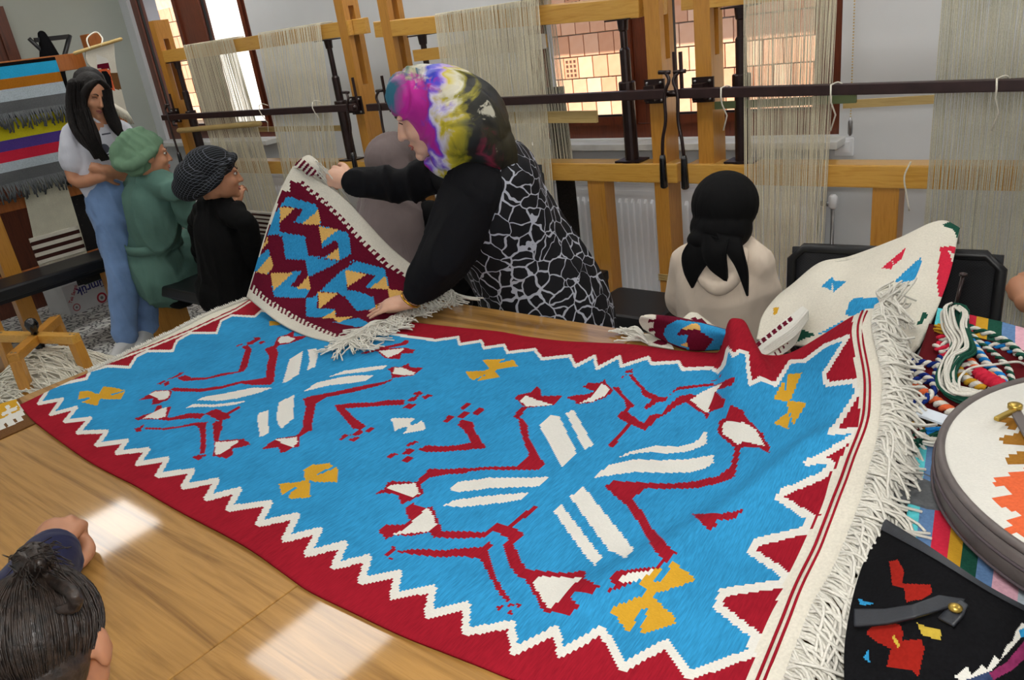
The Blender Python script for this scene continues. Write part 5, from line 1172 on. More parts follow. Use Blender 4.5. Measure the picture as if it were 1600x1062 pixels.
bundle([(500, 165), (500, 260), (530, 350), (520, 400), (470, 500), (440, 580), (460, 650), (560, 700), (720, 725)], 'wool_green', 12, .011, 2, SK, 'green_yarn', z=YZ+.014)
bundle([(490, 150), (550, 165), (545, 250), (570, 350), (585, 420), (510, 470), (470, 560), (500, 640)], 'wool_green', 9, .008, 3, SK, 'green_yarn', z=YZ+.024)
bundle([(520, 150), (565, 190), (555, 270), (590, 400), (500, 450), (470, 530), (500, 650), (640, 660)], 'fringe_white', 8, .007, 4, SK, 'white_yarn', z=YZ+.028)
bundle([(390, 275), (440, 285), (480, 250), (520, 240)], 'wool_yellow', 8, .012, 5, SK, 'yellow_yarn', z=YZ+.004)
TS = thing('yarn_tassel', Tt(380, 920, z=PZ+.006), 'loose green, white and blue yarn ends in front of the white case', 'yarn')
bundle([(250, 960), (330, 920), (420, 905), (520, 910)], 'wool_green', 10, .012, 6, TS, 'green_yarn', z=PZ+.014)
bundle([(270, 930), (350, 950), (430, 935), (520, 925)], 'fringe_white', 9, .012, 7, TS, 'white_yarn', z=PZ+.014)
bundle([(330, 890), (450, 880), (560, 855), (640, 800), (700, 740)], 'yarn_blue', 7, .006, 8, TS, 'blue_yarn', z=PZ+.02)
bundle([(400, 1000), (440, 970), (480, 985), (500, 1010)], 'fringe_white', 6, .006, 9, TS, 'white_yarn', z=PZ+.016)
b = MB().tube(crom([Tt(530, 640, z=YZ+.03), Tt(530, 570, z=YZ+.045), Tt(600, 510, z=YZ+.05), Tt(740, 490, z=YZ+.05), Tt(870, 475, z=YZ+.045), Tt(930, 500, z=YZ+.03)], 8), .0022, 6)
tag(b.build('loose_thread', 'fringe_white', None, smooth=True), 'single white thread arching over the braids', 'thread')
sb = Tt(495, 185, z=YZ+.0); st = P(1505, 430, y=sb[1]+.015)
SN = thing('spindle', sb, 'thin dark steel spindle with a flat head standing in the skein', 'spindle')
MB().tube([sb, st], [.0035, .004], 8).build('shaft', 'steel_dark' if 'steel_dark' in MATS else 'dark_metal', SN, smooth=True)
MB().lathe(st, [(.004, -.002), (.008, 0), (.008, .004), (.003, .006)], 10).build('head', 'dark_metal', SN, smooth=True)

# ------------------------------------------------------------------ round bag with a zip
bc = np.array([.118, 1.185]); br_ = .312; bz0, bz1 = PZ+.012, PZ+.078
RB = thing('round_bag', (bc[0], bc[1], bz0), 'round cream kilim bag with orange zigzags and grey zipped side', 'bag')
plain('bag_leather', '#5E5654', .5, .15, 30, bump=.15); plain('zip_tape', '#4A4044', .8, .1); plain('brass', '#B89A4A', .3, .1, 20, .8)
nA, nR = 160, 60
g = np.array([[(bc[0]+br_*r_*math.cos(a_), bc[1]+br_*r_*math.sin(a_), bz1+.018*(1-r_**2)) for r_ in np.linspace(.003, .985, nR)] for a_ in np.linspace(0, 2*math.pi, nA)])
BPp = []
def bp(c, reg, *ps):
    for p in ps: BPp.append((c, px(reg, p)))
bp(1, 'S', [(765, 60), (860, 15), (960, -10), (960, 80), (830, 70)]); bp(2, 'S', [(720, 155), (880, 95), (980, 60), (980, 200), (800, 185)], [(722, 248), (800, 205), (880, 180), (980, 200), (980, 330), (800, 280)], [(760, 370), (870, 310), (980, 320), (980, 420), (800, 385)], [(842, 515), (890, 455), (980, 440), (980, 560), (880, 545)])
bp(1, 'T', [(745, 800), (850, 800), (900, 830), (850, 885), (800, 850)], [(742, 940), (870, 890), (940, 850), (1000, 900), (900, 970), (800, 955)])
def r_col(c):
    m = np.zeros(len(c), int)
    for sx_ in (1, -1):                      # the zigzags are the same on both halves
        q_c = c.copy(); q_c[:, 0] = bc[0]+sx_*(c[:, 0]-bc[0]); p, d = proj(q_c); h = q_c[:, 0] < bc[0]
        for k, q in BPp: m[h & in_poly(p[:, 0], p[:, 1], q)] = k
    return m
sheet('front_panel', g, ['wool_white', 'wool_ochre', 'wool_orange'], r_col, RB, .004, normal=(0, 0, 1))
MB().lathe((bc[0], bc[1], 0), [(br_*.96, bz0+.002), (br_+.0, bz0+.008), (br_+.006, bz0+.02), (br_+.006, bz1-.012), (br_, bz1-.004)], 96).build('gusset', 'bag_leather', RB, smooth=True)
for zz_ in (bz0+.018, bz0+.044): MB().tube([(bc[0]+(br_+.008)*math.cos(a_), bc[1]+(br_+.008)*math.sin(a_), zz_) for a_ in np.linspace(0, 2*math.pi, 97)], .0022, 5, cap=False).build('zip', 'zip_tape', RB, smooth=True)
MB().tube([(bc[0]+br_*math.cos(a_), bc[1]+br_*math.sin(a_), bz1) for a_ in np.linspace(0, 2*math.pi, 97)], .006, 8, cap=False).build('piping', 'bag_leather', RB, smooth=True)
zp = [Tt(745, 815, z=bz1+.022), Tt(865, 755, z=bz1+.022)]
MB().bar(zp[0], zp[1], .008, .006).build('zip_pull', 'brass', RB, bevel=.0015); MB().lathe(Tt(855, 755, z=bz1+.02), [(.007, 0), (.01, .002), (.01, .008), (.006, .01)], 12).build('zip_slider', 'brass', RB, smooth=True)
MB().bar(Tt(860, 770, z=bz1+.02), Tt(970, 960, z=bz1+.02), .014, .004).build('zip_flap', 'bag_leather', RB)

# ------------------------------------------------------------------ black bag with red flowers
kz = TZ+.105
BB = thing('black_bag', Ss(300, 700, z=TZ+.05), 'flat black woven bag with red flower motifs and a leather strap', 'bag')
bk = [[Ss(60, 1200, z=TZ+.07), Ss(450, 1230, z=TZ+.085), Ss(800, 1180, z=TZ+.09), Ss(1000, 1080, z=TZ+.085)],
      [Ss(60, 880, z=TZ+.095), Ss(420, 930, z=TZ+.125), Ss(760, 930, z=TZ+.13), Ss(980, 880, z=TZ+.11)],
      [Ss(130, 560, z=TZ+.11), Ss(400, 650, z=TZ+.145), Ss(720, 770, z=TZ+.15), Ss(960, 800, z=TZ+.12)],
      [Ss(245, 340, z=TZ+.125), Ss(450, 470, z=TZ+.15), Ss(700, 640, z=TZ+.15), Ss(960, 800-20, z=TZ+.13)]]
XP = []
def xp(c, *ps):
    for p in ps: XP.append((c, px('S', p)))
xp(1, [(262, 520), (300, 510), (330, 560), (320, 620), (450, 625), (460, 660), (420, 690), (340, 705), (330, 640), (275, 630), (270, 570)],
   [(155, 850), (190, 805), (310, 805), (330, 850), (320, 880), (410, 875), (425, 920), (395, 1050), (370, 1020), (250, 1000), (270, 920), (200, 885)])
xp(2, [(390, 800), (440, 820), (500, 830), (500, 880), (420, 860), (405, 840)], [(272, 865), (285, 858), (315, 905), (300, 912)])
xp(3, [(145, 960), (165, 920), (175, 985)], [(120, 690), (200, 715), (130, 720)])
xp(4, [(560, 1045), (620, 1000), (640, 1040), (690, 990), (710, 1015), (745, 950), (770, 975), (800, 905), (830, 880), (840, 845), (870, 800), (890, 810), (890, 840), (720, 1030), (600, 1075)])
xp(5, [(610, 1062), (730, 1020), (740, 1100), (600, 1110)])
xp(6, [(720, 1030), (800, 980), (900, 860), (960, 830), (960, 900), (820, 1020), (740, 1062)])
xp(3, [(855, 835), (885, 820), (890, 860), (865, 870)])
def x_col(c):
    p, d = proj(c); m = np.zeros(len(c), int)
    for k, q in XP: m[in_poly(p[:, 0], p[:, 1], q)] = k
    return m
cloth('wool_straw', '#B89E3C', .1, 240); cloth('wool_navyw', '#2F3C58', .3, 120); cloth('wool_plum', '#7A2A52', .3, 120); cloth('wool_scarlet', '#8E2018', .12, 240)
bg = csurf(bk, 150, 130)
sheet('woven_panel', bg, ['wool_black', 'wool_scarlet', 'wool_straw', 'wool_blue', 'wool_white', 'wool_navyw', 'wool_plum'], x_col, BB, .02)
plain('strap_leather', '#23262C', .5, .12, 60, bump=.2, bscale=300)
tp = bg[:, -1]; tp2 = bg[:, -9]
g = np.stack([tp+[0, 0, .006], (tp+tp2)/2+[0, 0, .008], tp2+[0, 0, .003]], 1); sheet('top_band', g, ['strap_leather'], lambda c: np.zeros(len(c)), BB, .006)
sg = lin_grid([[Ss(100, 812, z=TZ+.135), Ss(250, 800, z=TZ+.15), Ss(380, 772, z=TZ+.165), Ss(500, 735, z=TZ+.17), Ss(590, 712, z=TZ+.17)], [Ss(100, 735, z=TZ+.14), Ss(240, 735, z=TZ+.155), Ss(370, 715, z=TZ+.17), Ss(490, 672, z=TZ+.175), Ss(610, 690, z=TZ+.17)]], 50, 8)
sheet('strap', sg, ['strap_leather'], lambda c: np.zeros(len(c)), BB, .005)
g = lin_grid([[Ss(485, 775, z=TZ+.158), Ss(555, 815, z=TZ+.158)], [Ss(540, 720, z=TZ+.168), Ss(600, 760, z=TZ+.168)], [Ss(590, 690, z=TZ+.172), Ss(622, 715, z=TZ+.172)]], 8, 14); sheet('strap_tab', g, ['strap_leather'], lambda c: np.zeros(len(c)), BB, .005)
st_ = Ss(565, 737, z=TZ+.172); MB().lathe(st_, [(.007, 0), (.0075, .003), (.003, .006)], 14).build('stud', 'brass', BB, smooth=True)
b = MB(); rr = random.Random(77)
# ------------------------------------------------------------------ people
def skin(name, col, var=.06):
    m, t = newmat(name, .5, 0, .35); c = lin(col)
    tc = t.n('TexCoord'); nz = t.n('TexNoise', i_Scale=22, i_Detail=4); t.l(tc.outputs['Object'], nz.inputs['Vector'])
    t.l(t.ramp(nz.outputs['Fac'], [(.3, tuple(v*(1-var) for v in c[:3])+(1,)), (.7, tuple(min(1, v*(1+var)) for v in c[:3])+(1,))]), t.bs.inputs['Base Color'])
    t.bs.inputs['Subsurface Weight'].default_value = .08; t.bs.inputs['Subsurface Radius'].default_value = (.01, .004, .002); return m
skin('skin_fair', '#D3A58C'); skin('skin_olive', '#B98364'); skin('skin_tan', '#A87858')
plain('eye_white', '#D8D2CC', .25, .03); plain('eye_dark', '#1A100C', .15, .05); plain('brow', '#2A1B14', .8, .1); plain('lip', '#A85E56', .4, .05)
plain('gold', '#C9952E', .25, .05, 20, .9)
def garment(name, col, var=.14, rough=.85, scale=5, bump=.25, sheen=.1, wr=9):
    """cloth with soft folds in the relief"""
    m, t = newmat(name, rough, 0, .2); c = lin(col); tc = t.n('TexCoord')
    nz = t.n('TexNoise', i_Scale=scale, i_Detail=4, i_Distortion=.5); t.l(tc.outputs['Object'], nz.inputs['Vector'])
    t.l(t.ramp(nz.outputs['Fac'], [(.3, tuple(v*(1-var) for v in c[:3])+(1,)), (.7, tuple(min(1, v*(1+var)) for v in c[:3])+(1,))]), t.bs.inputs['Base Color'])
    mp = t.n('Mapping'); mp.inputs['Scale'].default_value = (1, 1, .45); t.l(tc.outputs['Object'], mp.inputs['Vector'])
    w = t.n('TexNoise', i_Scale=wr, i_Detail=3, i_Distortion=1.2); t.l(mp.outputs[0], w.inputs['Vector']); t.bump(w.outputs['Fac'], bump, .03)
    t.bs.inputs['Sheen Weight'].default_value = sheen; return m
garment('coat_black', '#0A0A0E', sheen=0); garment('sweater_black', '#060607', bump=.3, sheen=0); garment('scarf_black', '#050506', bump=.3, sheen=0); garment('tunic_green', '#5C7E74', bump=.3, sheen=0); garment('turban_green', '#6C8C72', bump=.3, wr=14, sheen=0)
garment('hoodie_beige', '#D8C8B6', bump=.3); garment('hijab_taupe', '#6E6261', bump=.4); garment('tee_white', '#C9CBD6', .05, bump=.4); garment('jeans', '#7593C0', .2, bump=.4); garment('navy_cloth', '#16193C', bump=.4); garment('trousers_black', '#070709', sheen=0)
plain('shoe_white', '#CFCFCE', .6, .05); plain('hair_dark', '#140F0D', .42, .3, 30); 
m, t = newmat('hair_long', .55, 0, .25); tc = t.n('TexCoord'); mp = t.n('Mapping'); mp.inputs['Scale'].default_value = (60, 60, 2.5); t.l(tc.outputs['Object'], mp.inputs['Vector'])
nz = t.n('TexNoise', i_Scale=2.2, i_Detail=4); t.l(mp.outputs[0], nz.inputs['Vector']); t.l(t.ramp(nz.outputs['Fac'], [(.3, '#080606'), (.7, '#1A1210')]), t.bs.inputs['Base Color']); t.bump(nz.outputs['Fac'], .5, .01)
m, t = newmat('hair_brown', .45, 0, .5); tc = t.n('TexCoord'); nz = t.n('TexNoise', i_Scale=90, i_Detail=4); t.l(tc.outputs['Object'], nz.inputs['Vector']); t.l(t.ramp(nz.outputs['Fac'], [(.3, '#15110F'), (.7, '#3A2E27')]), t.bs.inputs['Base Color']); t.bump(nz.outputs['Fac'], .5, .004)
# black cloth with a white crackle print
m, t = newmat('coat_crackle', .7, 0, .25); tc = t.n('TexCoord'); nz = t.n('TexNoise', i_Scale=7, i_Detail=3); t.l(tc.outputs['Object'], nz.inputs['Vector'])
mx = t.n('MixRGB', i_Fac=.10); t.l(tc.outputs['Object'], mx.inputs[1]); t.l(nz.outputs['Color'], mx.inputs[2])
vo = t.n('TexVoronoi', feature='DISTANCE_TO_EDGE', i_Scale=22); vo.inputs['Randomness'].default_value = .9; t.l(mx.outputs[0], vo.inputs['Vector'])
n2 = t.n('TexNoise', i_Scale=9); t.l(tc.outputs['Object'], n2.inputs['Vector'])
th = t.math('MULTIPLY', t.math('SUBTRACT', n2.outputs['Fac'], .24), .15)
ln = t.math('LESS_THAN', vo.outputs['Distance'], th)
m2 = t.n('MixRGB'); m2.inputs[1].default_value = lin('#0B0B10'); m2.inputs[2].default_value = lin('#A9ABB6'); t.l(ln, m2.inputs[0]); t.l(m2.outputs[0], t.bs.inputs['Base Color'])
m, t = newmat('silk_flowers', .45, 0, .35); SILK = t

def folds(me, amp, freq, seed, stretch=(1, 1, .5)):
    n = len(me.vertices); co = np.empty(n*3); me.vertices.foreach_get('co', co); co = co.reshape(-1, 3); nr = np.empty(n*3); me.vertices.foreach_get('normal', nr); nr = nr.reshape(-1, 3)
    g = np.random.default_rng(seed); p = co*np.array(stretch); w = np.zeros_like(p)
    for k in range(3): w += .05*np.sin((p@g.normal(size=(3, 3)))*freq*.35+g.uniform(0, 6, 3))
    d = np.zeros(n)
    for k in range(6):
        v_ = g.normal(size=3); v_ /= np.linalg.norm(v_); d += (1-np.abs(np.sin((p+w)@v_*freq*g.uniform(.6, 1.5)+g.uniform(0, 6))))**2*np.clip(np.sin((p+w)@g.normal(size=3)*freq*.3+g.uniform(0, 6)), 0, 1)
    d = d-d.mean(); me.vertices.foreach_set('co', (co+nr*(amp*d)[:, None]).ravel()); me.update()
def remesh(name, mb, mat, parent, voxel=.008, smooth=4, factor=.5, org=None, fold=None):
    o = mb.build(name, mat, parent, org=org); par = o.parent
    md = o.modifiers.new('r', 'REMESH'); md.mode = 'VOXEL'; md.voxel_size = voxel
    sm = o.modifiers.new('s', 'SMOOTH'); sm.factor = factor; sm.iterations = smooth
    me = bpy.data.meshes.new_from_object(o.evaluated_get(bpy.context.evaluated_depsgraph_get()))
    o.modifiers.clear(); old = o.data; o.data = me; bpy.data.meshes.remove(old); me.name = name
    if not me.materials: me.materials.append(MATS[mat])
    me.polygons.foreach_set('use_smooth', [True]*len(me.polygons))
    if fold: folds(me, *fold)
    return o
def limb(mb, pts, rad, n=16, flat=None, sub=4):
    """a tapering limb with round ends through the points"""
    p = np.array(pts, float); r = np.array(rad, float)[:, None]; q = crom(np.hstack([p, r]), sub) if len(p) > 2 else np.hstack([p, r])
    return mb.tube(q[:, :3], np.maximum(q[:, 3], .003), n, round_ends=True, flat=flat)
def frame(fwd, up):
    f_ = _n(np.array(fwd, float)); s_ = _n(np.cross(f_, np.array(up, float))); u_ = np.cross(s_, f_); return np.stack([s_, f_, u_], 1)
def head(mb, c, M, s=1.0, ears=True):
    c = np.array(c); L = lambda a, b, d: c+M@(np.array([a, b, d])*s)
    mb.ball(L(0, -.005, .035), np.array([.074, .094, .085])*s, M, 18, 12)
    mb.ball(L(0, .03, -.03), np.array([.062, .066, .085])*s, M, 16, 11)
    mb.ball(L(0, .06, -.075), np.array([.040, .034, .036])*s, M); mb.ball(L(0, .083, -.100), np.array([.019, .017, .017])*s, M)
    for k in (-1, 1):
        mb.ball(L(.034*k, .066, -.028), np.array([.026, .022, .026])*s, M); mb.ball(L(.031*k, .083, .028), np.array([.024, .012, .010])*s, M)
        if ears: mb.ball(L(.074*k, -.005, -.005), np.array([.010, .022, .032])*s, M)
    limb(mb, [L(0, .090, .018), L(0, .104, -.008), L(0, .113, -.028)], [.009*s, .010*s, .012*s], 10)
    for k in (-1, 1): mb.ball(L(.011*k, .100, -.032), np.array([.008, .010, .007])*s, M, 8, 6)
    mb.ball(L(0, .088, -.058), np.array([.022, .012, .0075])*s, M, 12, 8); mb.ball(L(0, .086, -.071), np.array([.019, .012, .0075])*s, M, 12, 8)
    return L
def face_bits(parent, c, M, s=1.0, sides=(-1, 1), closed=False, lipc='lip'):
    L = lambda a, b, d: np.array(c)+M@(np.array([a, b, d])*s)
    for k in sides:
        if not closed: MB().ball(L(.032*k, .081, .010), np.array([.013, .009, .0065])*s, M, 10, 6).build('eye', 'eye_white', parent, smooth=True)
        if not closed: MB().ball(L(.0325*k, .0885, .009), np.array([.0055, .0035, .006])*s, M, 8, 6).build('iris', 'eye_dark', parent, smooth=True)
        MB().tube(crom([L(.018*k, .091, .012), L(.031*k, .0925, .0165), L(.046*k, .083, .010)], 4), .0018*s, 5).build('eyelid', 'eye_dark', parent, smooth=True)
        MB().tube(crom([L(.014*k, .0945, .029), L(.03*k, .095, .037), L(.05*k, .083, .029)], 4), np.linspace(.0035, .0018, 9)*s, 6).build('eyebrow', 'brow', parent, smooth=True)
    b = MB(); b.tube(crom([L(-.021, .090, -.063), L(-.008, .100, -.0585), L(0, .100, -.060), L(.008, .100, -.0585), L(.021, .090, -.063)], 3), np.r_[np.linspace(.002, .0042, 7), np.linspace(.0042, .002, 6)]*s, 7)
    b.tube(crom([L(-.019, .090, -.066), L(0, .0985, -.0715), L(.019, .090, -.066)], 4), np.r_[np.linspace(.002, .005, 5), np.linspace(.005, .002, 4)]*s, 7); b.build('lips', lipc, parent, smooth=True)
def hand(mb, wrist, fwd, normal, side, s=1.0, curl=(.15, .2, .2), spread=.1, thumb_out=.75, tcurl=.3):
    """normal points out of the back of the hand; side: +1 or -1 for the thumb's side"""
    f_ = _n(np.array(fwd, float)); n_ = np.array(normal, float); n_ = _n(n_-f_*(n_@f_)); s_ = np.cross(f_, n_)*side; w = np.array(wrist, float)
    limb(mb, [w-f_*.012, w+f_*.045*s, w+f_*.078*s], [.022*s, .026*s, .024*s], 14, flat=(s_, [1.2]*20))
    mb.ball(w+f_*.05*s, np.array([.040, .045, .015])*s, np.stack([s_, f_, n_], 1), 14, 9); mb.ball(w+f_*.075*s, np.array([.041, .02, .014])*s, np.stack([s_, f_, n_], 1), 14, 9)
    tips = []
    for k, (off, L_, r_) in enumerate(((.031, .070, .0088), (.011, .080, .0092), (-.010, .074, .0088), (-.030, .058, .0078))):
        a = w+f_*(.088-.004*abs(k-1))*s+s_*off*s; d = _n(f_+s_*spread*(1.5-k)*.6); p = [a-d*.02*s, a]; r = [r_*1.05*s, r_*1.05*s]; ang = 0
        for j, fr in enumerate((.45, .32, .23)):
            ang += curl[j]*(1+.12*k); dd = d*math.cos(ang)-n_*math.sin(ang); a = a+dd*L_*fr*s; p.append(a); r.append(r_*(1-.13*(j+1))*s)
        limb(mb, p, r, 10, sub=3); tips.append(p)
    a = w+f_*.022*s+s_*.026*s; d = _n(f_*(1-thumb_out*.5)+s_*thumb_out-n_*.25); p = [a-d*.01*s, a]; r = [.014*s, .0135*s]
    for j, l_ in enumerate((.034, .030, .022)):
        d = _n(d+(f_*.5-s_*.25-n_*.3)*tcurl*j); a = a+d*l_*s; p.append(a); r.append((.0115, .0100, .0085)[j]*s)
    limb(mb, p, r, 10, sub=3); return tips
def PR(px_, py_, rng):
    r = ray(px_, py_); return CAM+r*(rng/math.hypot(r[0], r[1]))
def person(loc, label): return thing('person', (loc[0], loc[1], 0), label, 'person')
UP = np.array([0, 0, 1.])

# ---- the woman bending over the table
Q = lambda a, b, y: P(a, b, y=y)
hc = Q(672, 177, 1.74); fw = np.array([-.74, -.60, -.30]); M = frame(fw, (-.25, -.22, 1))
WM = person(Q(845, 450, 2.0), 'woman in floral silk headscarf and black crackle-print coat bending over the table lifting a kilim')
hips = Q(850, 470, 2.02); chest = Q(765, 300, 1.86); waist = Q(805, 385, 1.95); nb = Q(730, 240, 1.82)
rs = Q(700, 268, 1.97); re = Q(628, 288, 1.82); rw = Q(548, 284, 1.72); ls = Q(742, 300, 1.76); le = Q(694, 400, 1.64); lw = Q(640, 470, 1.56); lw[2] = max(lw[2], .80)
body = MB(); L = head(body, hc, M, 1.0, ears=False)
limb(body, [hc+M@np.array([0, -.02, -.05]), nb, chest], [.058, .058, .10]); limb(body, [nb, chest, waist, hips], [.07, .125, .13, .15])
limb(body, [nb+(rs-nb)*.4, rs, re, rw], [.06, .055, .042, .028]); limb(body, [nb+(ls-nb)*.4, ls, le, lw], [.06, .055, .042, .028])
for k in (-1, 1):
    hp = hips+np.array([.09*k, .0, -.05]); limb(body, [hp, [hp[0], hp[1]+.02, .45], [hp[0], hp[1]+.05, .1]], [.09, .065, .045]); limb(body, [[hp[0], hp[1]+.06, .05], [hp[0]-.03*0, hp[1]-.12, .03]], [.04, .03])
tl = Q(575, 497, 1.50); fdl = _n(tl-lw); lt = hand(body, lw, fdl*[1, 1, .55], (0.05, -.1, 1), 1, 1.0, (.10, .06, .05), .22, .8, .15)
tr_ = Q(478, 262, 1.69); hand(body, rw, _n(tr_-rw), (.1, -.75, .6), 1, 1.0, (.75, .9, .6), .05, .5, .6)
remesh('body', body, 'skin_fair', WM, .0045, 3)
face_bits(WM, hc, M, 1.0, (-1,), closed=True)
coat = MB(); limb(coat, [nb+[0, 0, -.02], chest, waist, hips, hips+[.02, .02, -.22], [hips[0]+.03, hips[1]+.03, .22]], [.085, .15, .185, .222, .225, .23], 22)
coat.ball(chest+[.0, .02, .02], (.16, .16, .14))
remesh('coat', coat, 'coat_crackle', WM, .010, 6, fold=(0.0096, 14, 3))
slv = MB(); limb(slv, [ls+(chest-ls)*.5+[0, 0, .03], ls, (ls+le)/2, le, lw+(le-lw)*.40, lw+(le-lw)*.26], [.10, .092, .088, .078, .060, .050], 18); remesh('sleeve', slv, 'coat_black', WM, .008, 4, fold=(0.0120, 22, 5))
slv = MB(); limb(slv, [rs+(chest-rs)*.4, rs, (rs+re)/2, re, rw+(re-rw)*.12], [.085, .08, .068, .056, .046], 18); remesh('sleeve', slv, 'coat_black', WM, .008, 4, fold=(0.0120, 22, 6))
yk = MB(); yk.ball(nb+[.03, .03, -.03], (.12, .12, .07)); limb(yk, [rs, nb+[.02, 0, -.06], ls+[0, 0, .0]], [.085, .095, .095]); remesh('collar', yk, 'coat_black', WM, .010, 5)
sc = MB(); Lh = lambda a, b, d: hc+M@np.array([a, b, d])
CM = lambda ang: np.stack([RW@np.array([math.cos(ang), math.sin(ang), 0]), RW@np.array([-math.sin(ang), math.cos(ang), 0]), RW@np.array([0, 0, 1.])], 1)
MS = CM(math.radians(38)); scc = Q(713, 178, 1.775)
sc.ball(Lh(0, -.004, .062), (.084, .100, .084), M, 20, 14); sc.ball(scc, (.180, .128, .118), MS, 24, 16); sc.ball(Q(690, 160, 1.75), (.105, .10, .11), MS, 20, 14)
limb(sc, [Q(612, 155, 1.70), Q(632, 146, 1.715), Q(665, 140, 1.74)], [.012, .032, .06])
limb(sc, [Q(622, 158, 1.69), Q(654, 180, 1.68), Q(677, 205, 1.68), Q(686, 232, 1.70), Q(692, 248, 1.72)], [.012, .018, .024, .028, .035]); limb(sc, [Q(672, 254, 1.74), Q(690, 258, 1.75), Q(715, 258, 1.78)], [.02, .04, .05])
limb(sc, [Q(745, 215, 1.80), Q(776, 240, 1.83), Q(800, 262, 1.86)], [.10, .075, .02]); limb(sc, [Q(720, 230, 1.78), Q(760, 240, 1.82)], [.09, .07])
so = remesh('headscarf', sc, 'silk_flowers', WM, .006, 3, fold=(0.0108, 26, 8))
t = SILK; tc = t.n('TexCoord'); om = ORG[WM.name]; c_ = scc-om
mp = t.n('Mapping'); mp.vector_type = 'TEXTURE'; mp.inputs['Location'].default_value = tuple(c_); mp.inputs['Rotation'].default_value = Matrix(MS.tolist()).to_euler(); t.l(tc.outputs['Object'], mp.inputs['Vector'])
nz = t.n('TexNoise', i_Scale=11, i_Detail=4, i_Distortion=.8); t.l(mp.outputs[0], nz.inputs['Vector']); n2 = t.n('TexNoise', i_Scale=24, i_Detail=4, i_Distortion=2); t.l(mp.outputs[0], n2.inputs['Vector'])
sx = t.n('SeparateXYZ'); t.l(mp.outputs[0], sx.inputs[0])
s_ = t.math('ADD', t.math('ADD', t.math('MULTIPLY', t.math('SUBTRACT', sx.outputs['X'], t.math('MULTIPLY', sx.outputs['Y'], .45)), 2.3), .5), t.math('MULTIPLY', t.math('SUBTRACT', nz.outputs['Fac'], .5), .55))
fr = t.ramp(s_, [(.02, '#4E6A50'), (.08, '#B9B48C'), (.13, '#235E78'), (.18, '#C8C2BA'), (.22, '#2236B4'), (.30, '#5A49C8'), (.36, '#BFA8D8'), (.40, '#C8B62C'), (.47, '#D6D2BE'), (.53, '#8C8420'), (.58, '#22221A'), (.72, '#191814'), (.80, '#2E2A1C')])
lo = t.ramp(s_, [(.0, '#2C6E86'), (.12, '#C22498'), (.34, '#A81C86'), (.40, '#6A3CC0'), (.46, '#C9C2D6'), (.52, '#B8A624'), (.60, '#6E6A18'), (.66, '#1C1C16'), (.78, '#161512'), (.84, '#6E1E34'), (.88, '#1C1A14')])
mxf = t.n('MixRGB'); t.l(t.ramp(t.math('ADD', t.math('MULTIPLY', sx.outputs['Y'], 5.0), t.math('MULTIPLY', n2.outputs['Fac'], .7)), [(.30, (0, 0, 0, 1)), (.48, (1, 1, 1, 1))]), mxf.inputs[0]); t.l(fr, mxf.inputs[1]); t.l(lo, mxf.inputs[2])
vo = t.n('TexVoronoi', i_Scale=7.5); t.l(mp.outputs[0], vo.inputs['Vector']); fd = t.math('ADD', vo.outputs['Distance'], t.math('MULTIPLY', n2.outputs['Fac'], .35)); mf = t.n('MixRGB'); t.l(t.ramp(fd, [(.36, (.75, .75, .75, 1)), (.40, (0, 0, 0, 1))]), mf.inputs[0]); t.l(mxf.outputs[0], mf.inputs[1]); mf.inputs[2].default_value = lin('#C9C4B0'); t.l(mf.outputs[0], t.bs.inputs['Base Color'])
ring_c = lt[1][2]; d_ = _n(lt[1][3]-lt[1][1]); a0 = _n(np.cross(d_, UP)); a1 = np.cross(d_, a0)
MB().tube([ring_c+.0105*(math.cos(q)*a0+math.sin(q)*a1) for q in np.linspace(0, 2*math.pi, 17)], .0022, 6, cap=False).build('ring', 'gold', WM, smooth=True)
d_ = _n(lw-le); a0 = _n(np.cross(d_, UP)); a1 = np.cross(d_, a0); wc = lw-d_*.004
MB().tube([wc+.036*(math.cos(q)*a0+math.sin(q)*a1*.9) for q in np.linspace(0, 2*math.pi, 25)], .004, 6, cap=False).build('bracelet', 'gold', WM, smooth=True)

# ---- the girl standing by the left loom
RG = 5.12; G = lambda a, b, dr=0: PR(a, b, RG+dr)
GI = person(P(188, 545, z=0), 'girl with long dark hair, white printed T-shirt and jeans standing with folded arms')
hc = G(144, 150); vw = _n((CAM-hc)*[1, 1, 0]); rt = np.array([-vw[1], vw[0], 0]); fw = vw*.80+rt*.35-UP*.30; lean = _n(G(150, 130)-G(170, 290)); M = frame(fw, lean*.9+UP*.3+rt*.12)
hip = G(176, 305); chs = G(158, 225); nk = G(149, 188); sl = G(113, 208, .0); sr = G(192, 204, .06); fl_ = G(188, 545); fl_[2] = .07
body = MB(); head(body, hc, M, .92); limb(body, [hc+M@np.array([0, -.02, -.06]), nk, chs], [.05, .048, .07]); limb(body, [nk, chs, hip], [.07, .105, .12], flat=(vw, .8))
kn = G(190, 420); an = G(195, 528); limb(body, [hip+rt*.04, kn, an], [.08, .055, .036]); kn2 = G(222, 425, .1); an2 = G(232, 520, .12); limb(body, [hip+rt*.16, kn2, an2], [.08, .055, .036])
el = G(117, 280, -.04); wl = G(160, 276, -.17); er_ = G(212, 272, -.04); wr_ = G(165, 265, -.19)
limb(body, [sl, el, wl], [.045, .04, .028]); limb(body, [sr, er_, wr_], [.045, .04, .03])
hand(body, wl, _n(G(200, 262, -.12)-wl), vw, 1, .9, (.2, .25, .2), .05); hand(body, wr_, _n(G(132, 262, -.12)-wr_), vw, -1, .9, (.5, .6, .4), .05)
remesh('body', body, 'skin_olive', GI, .006, 3); face_bits(GI, hc, M, .92, closed=True)
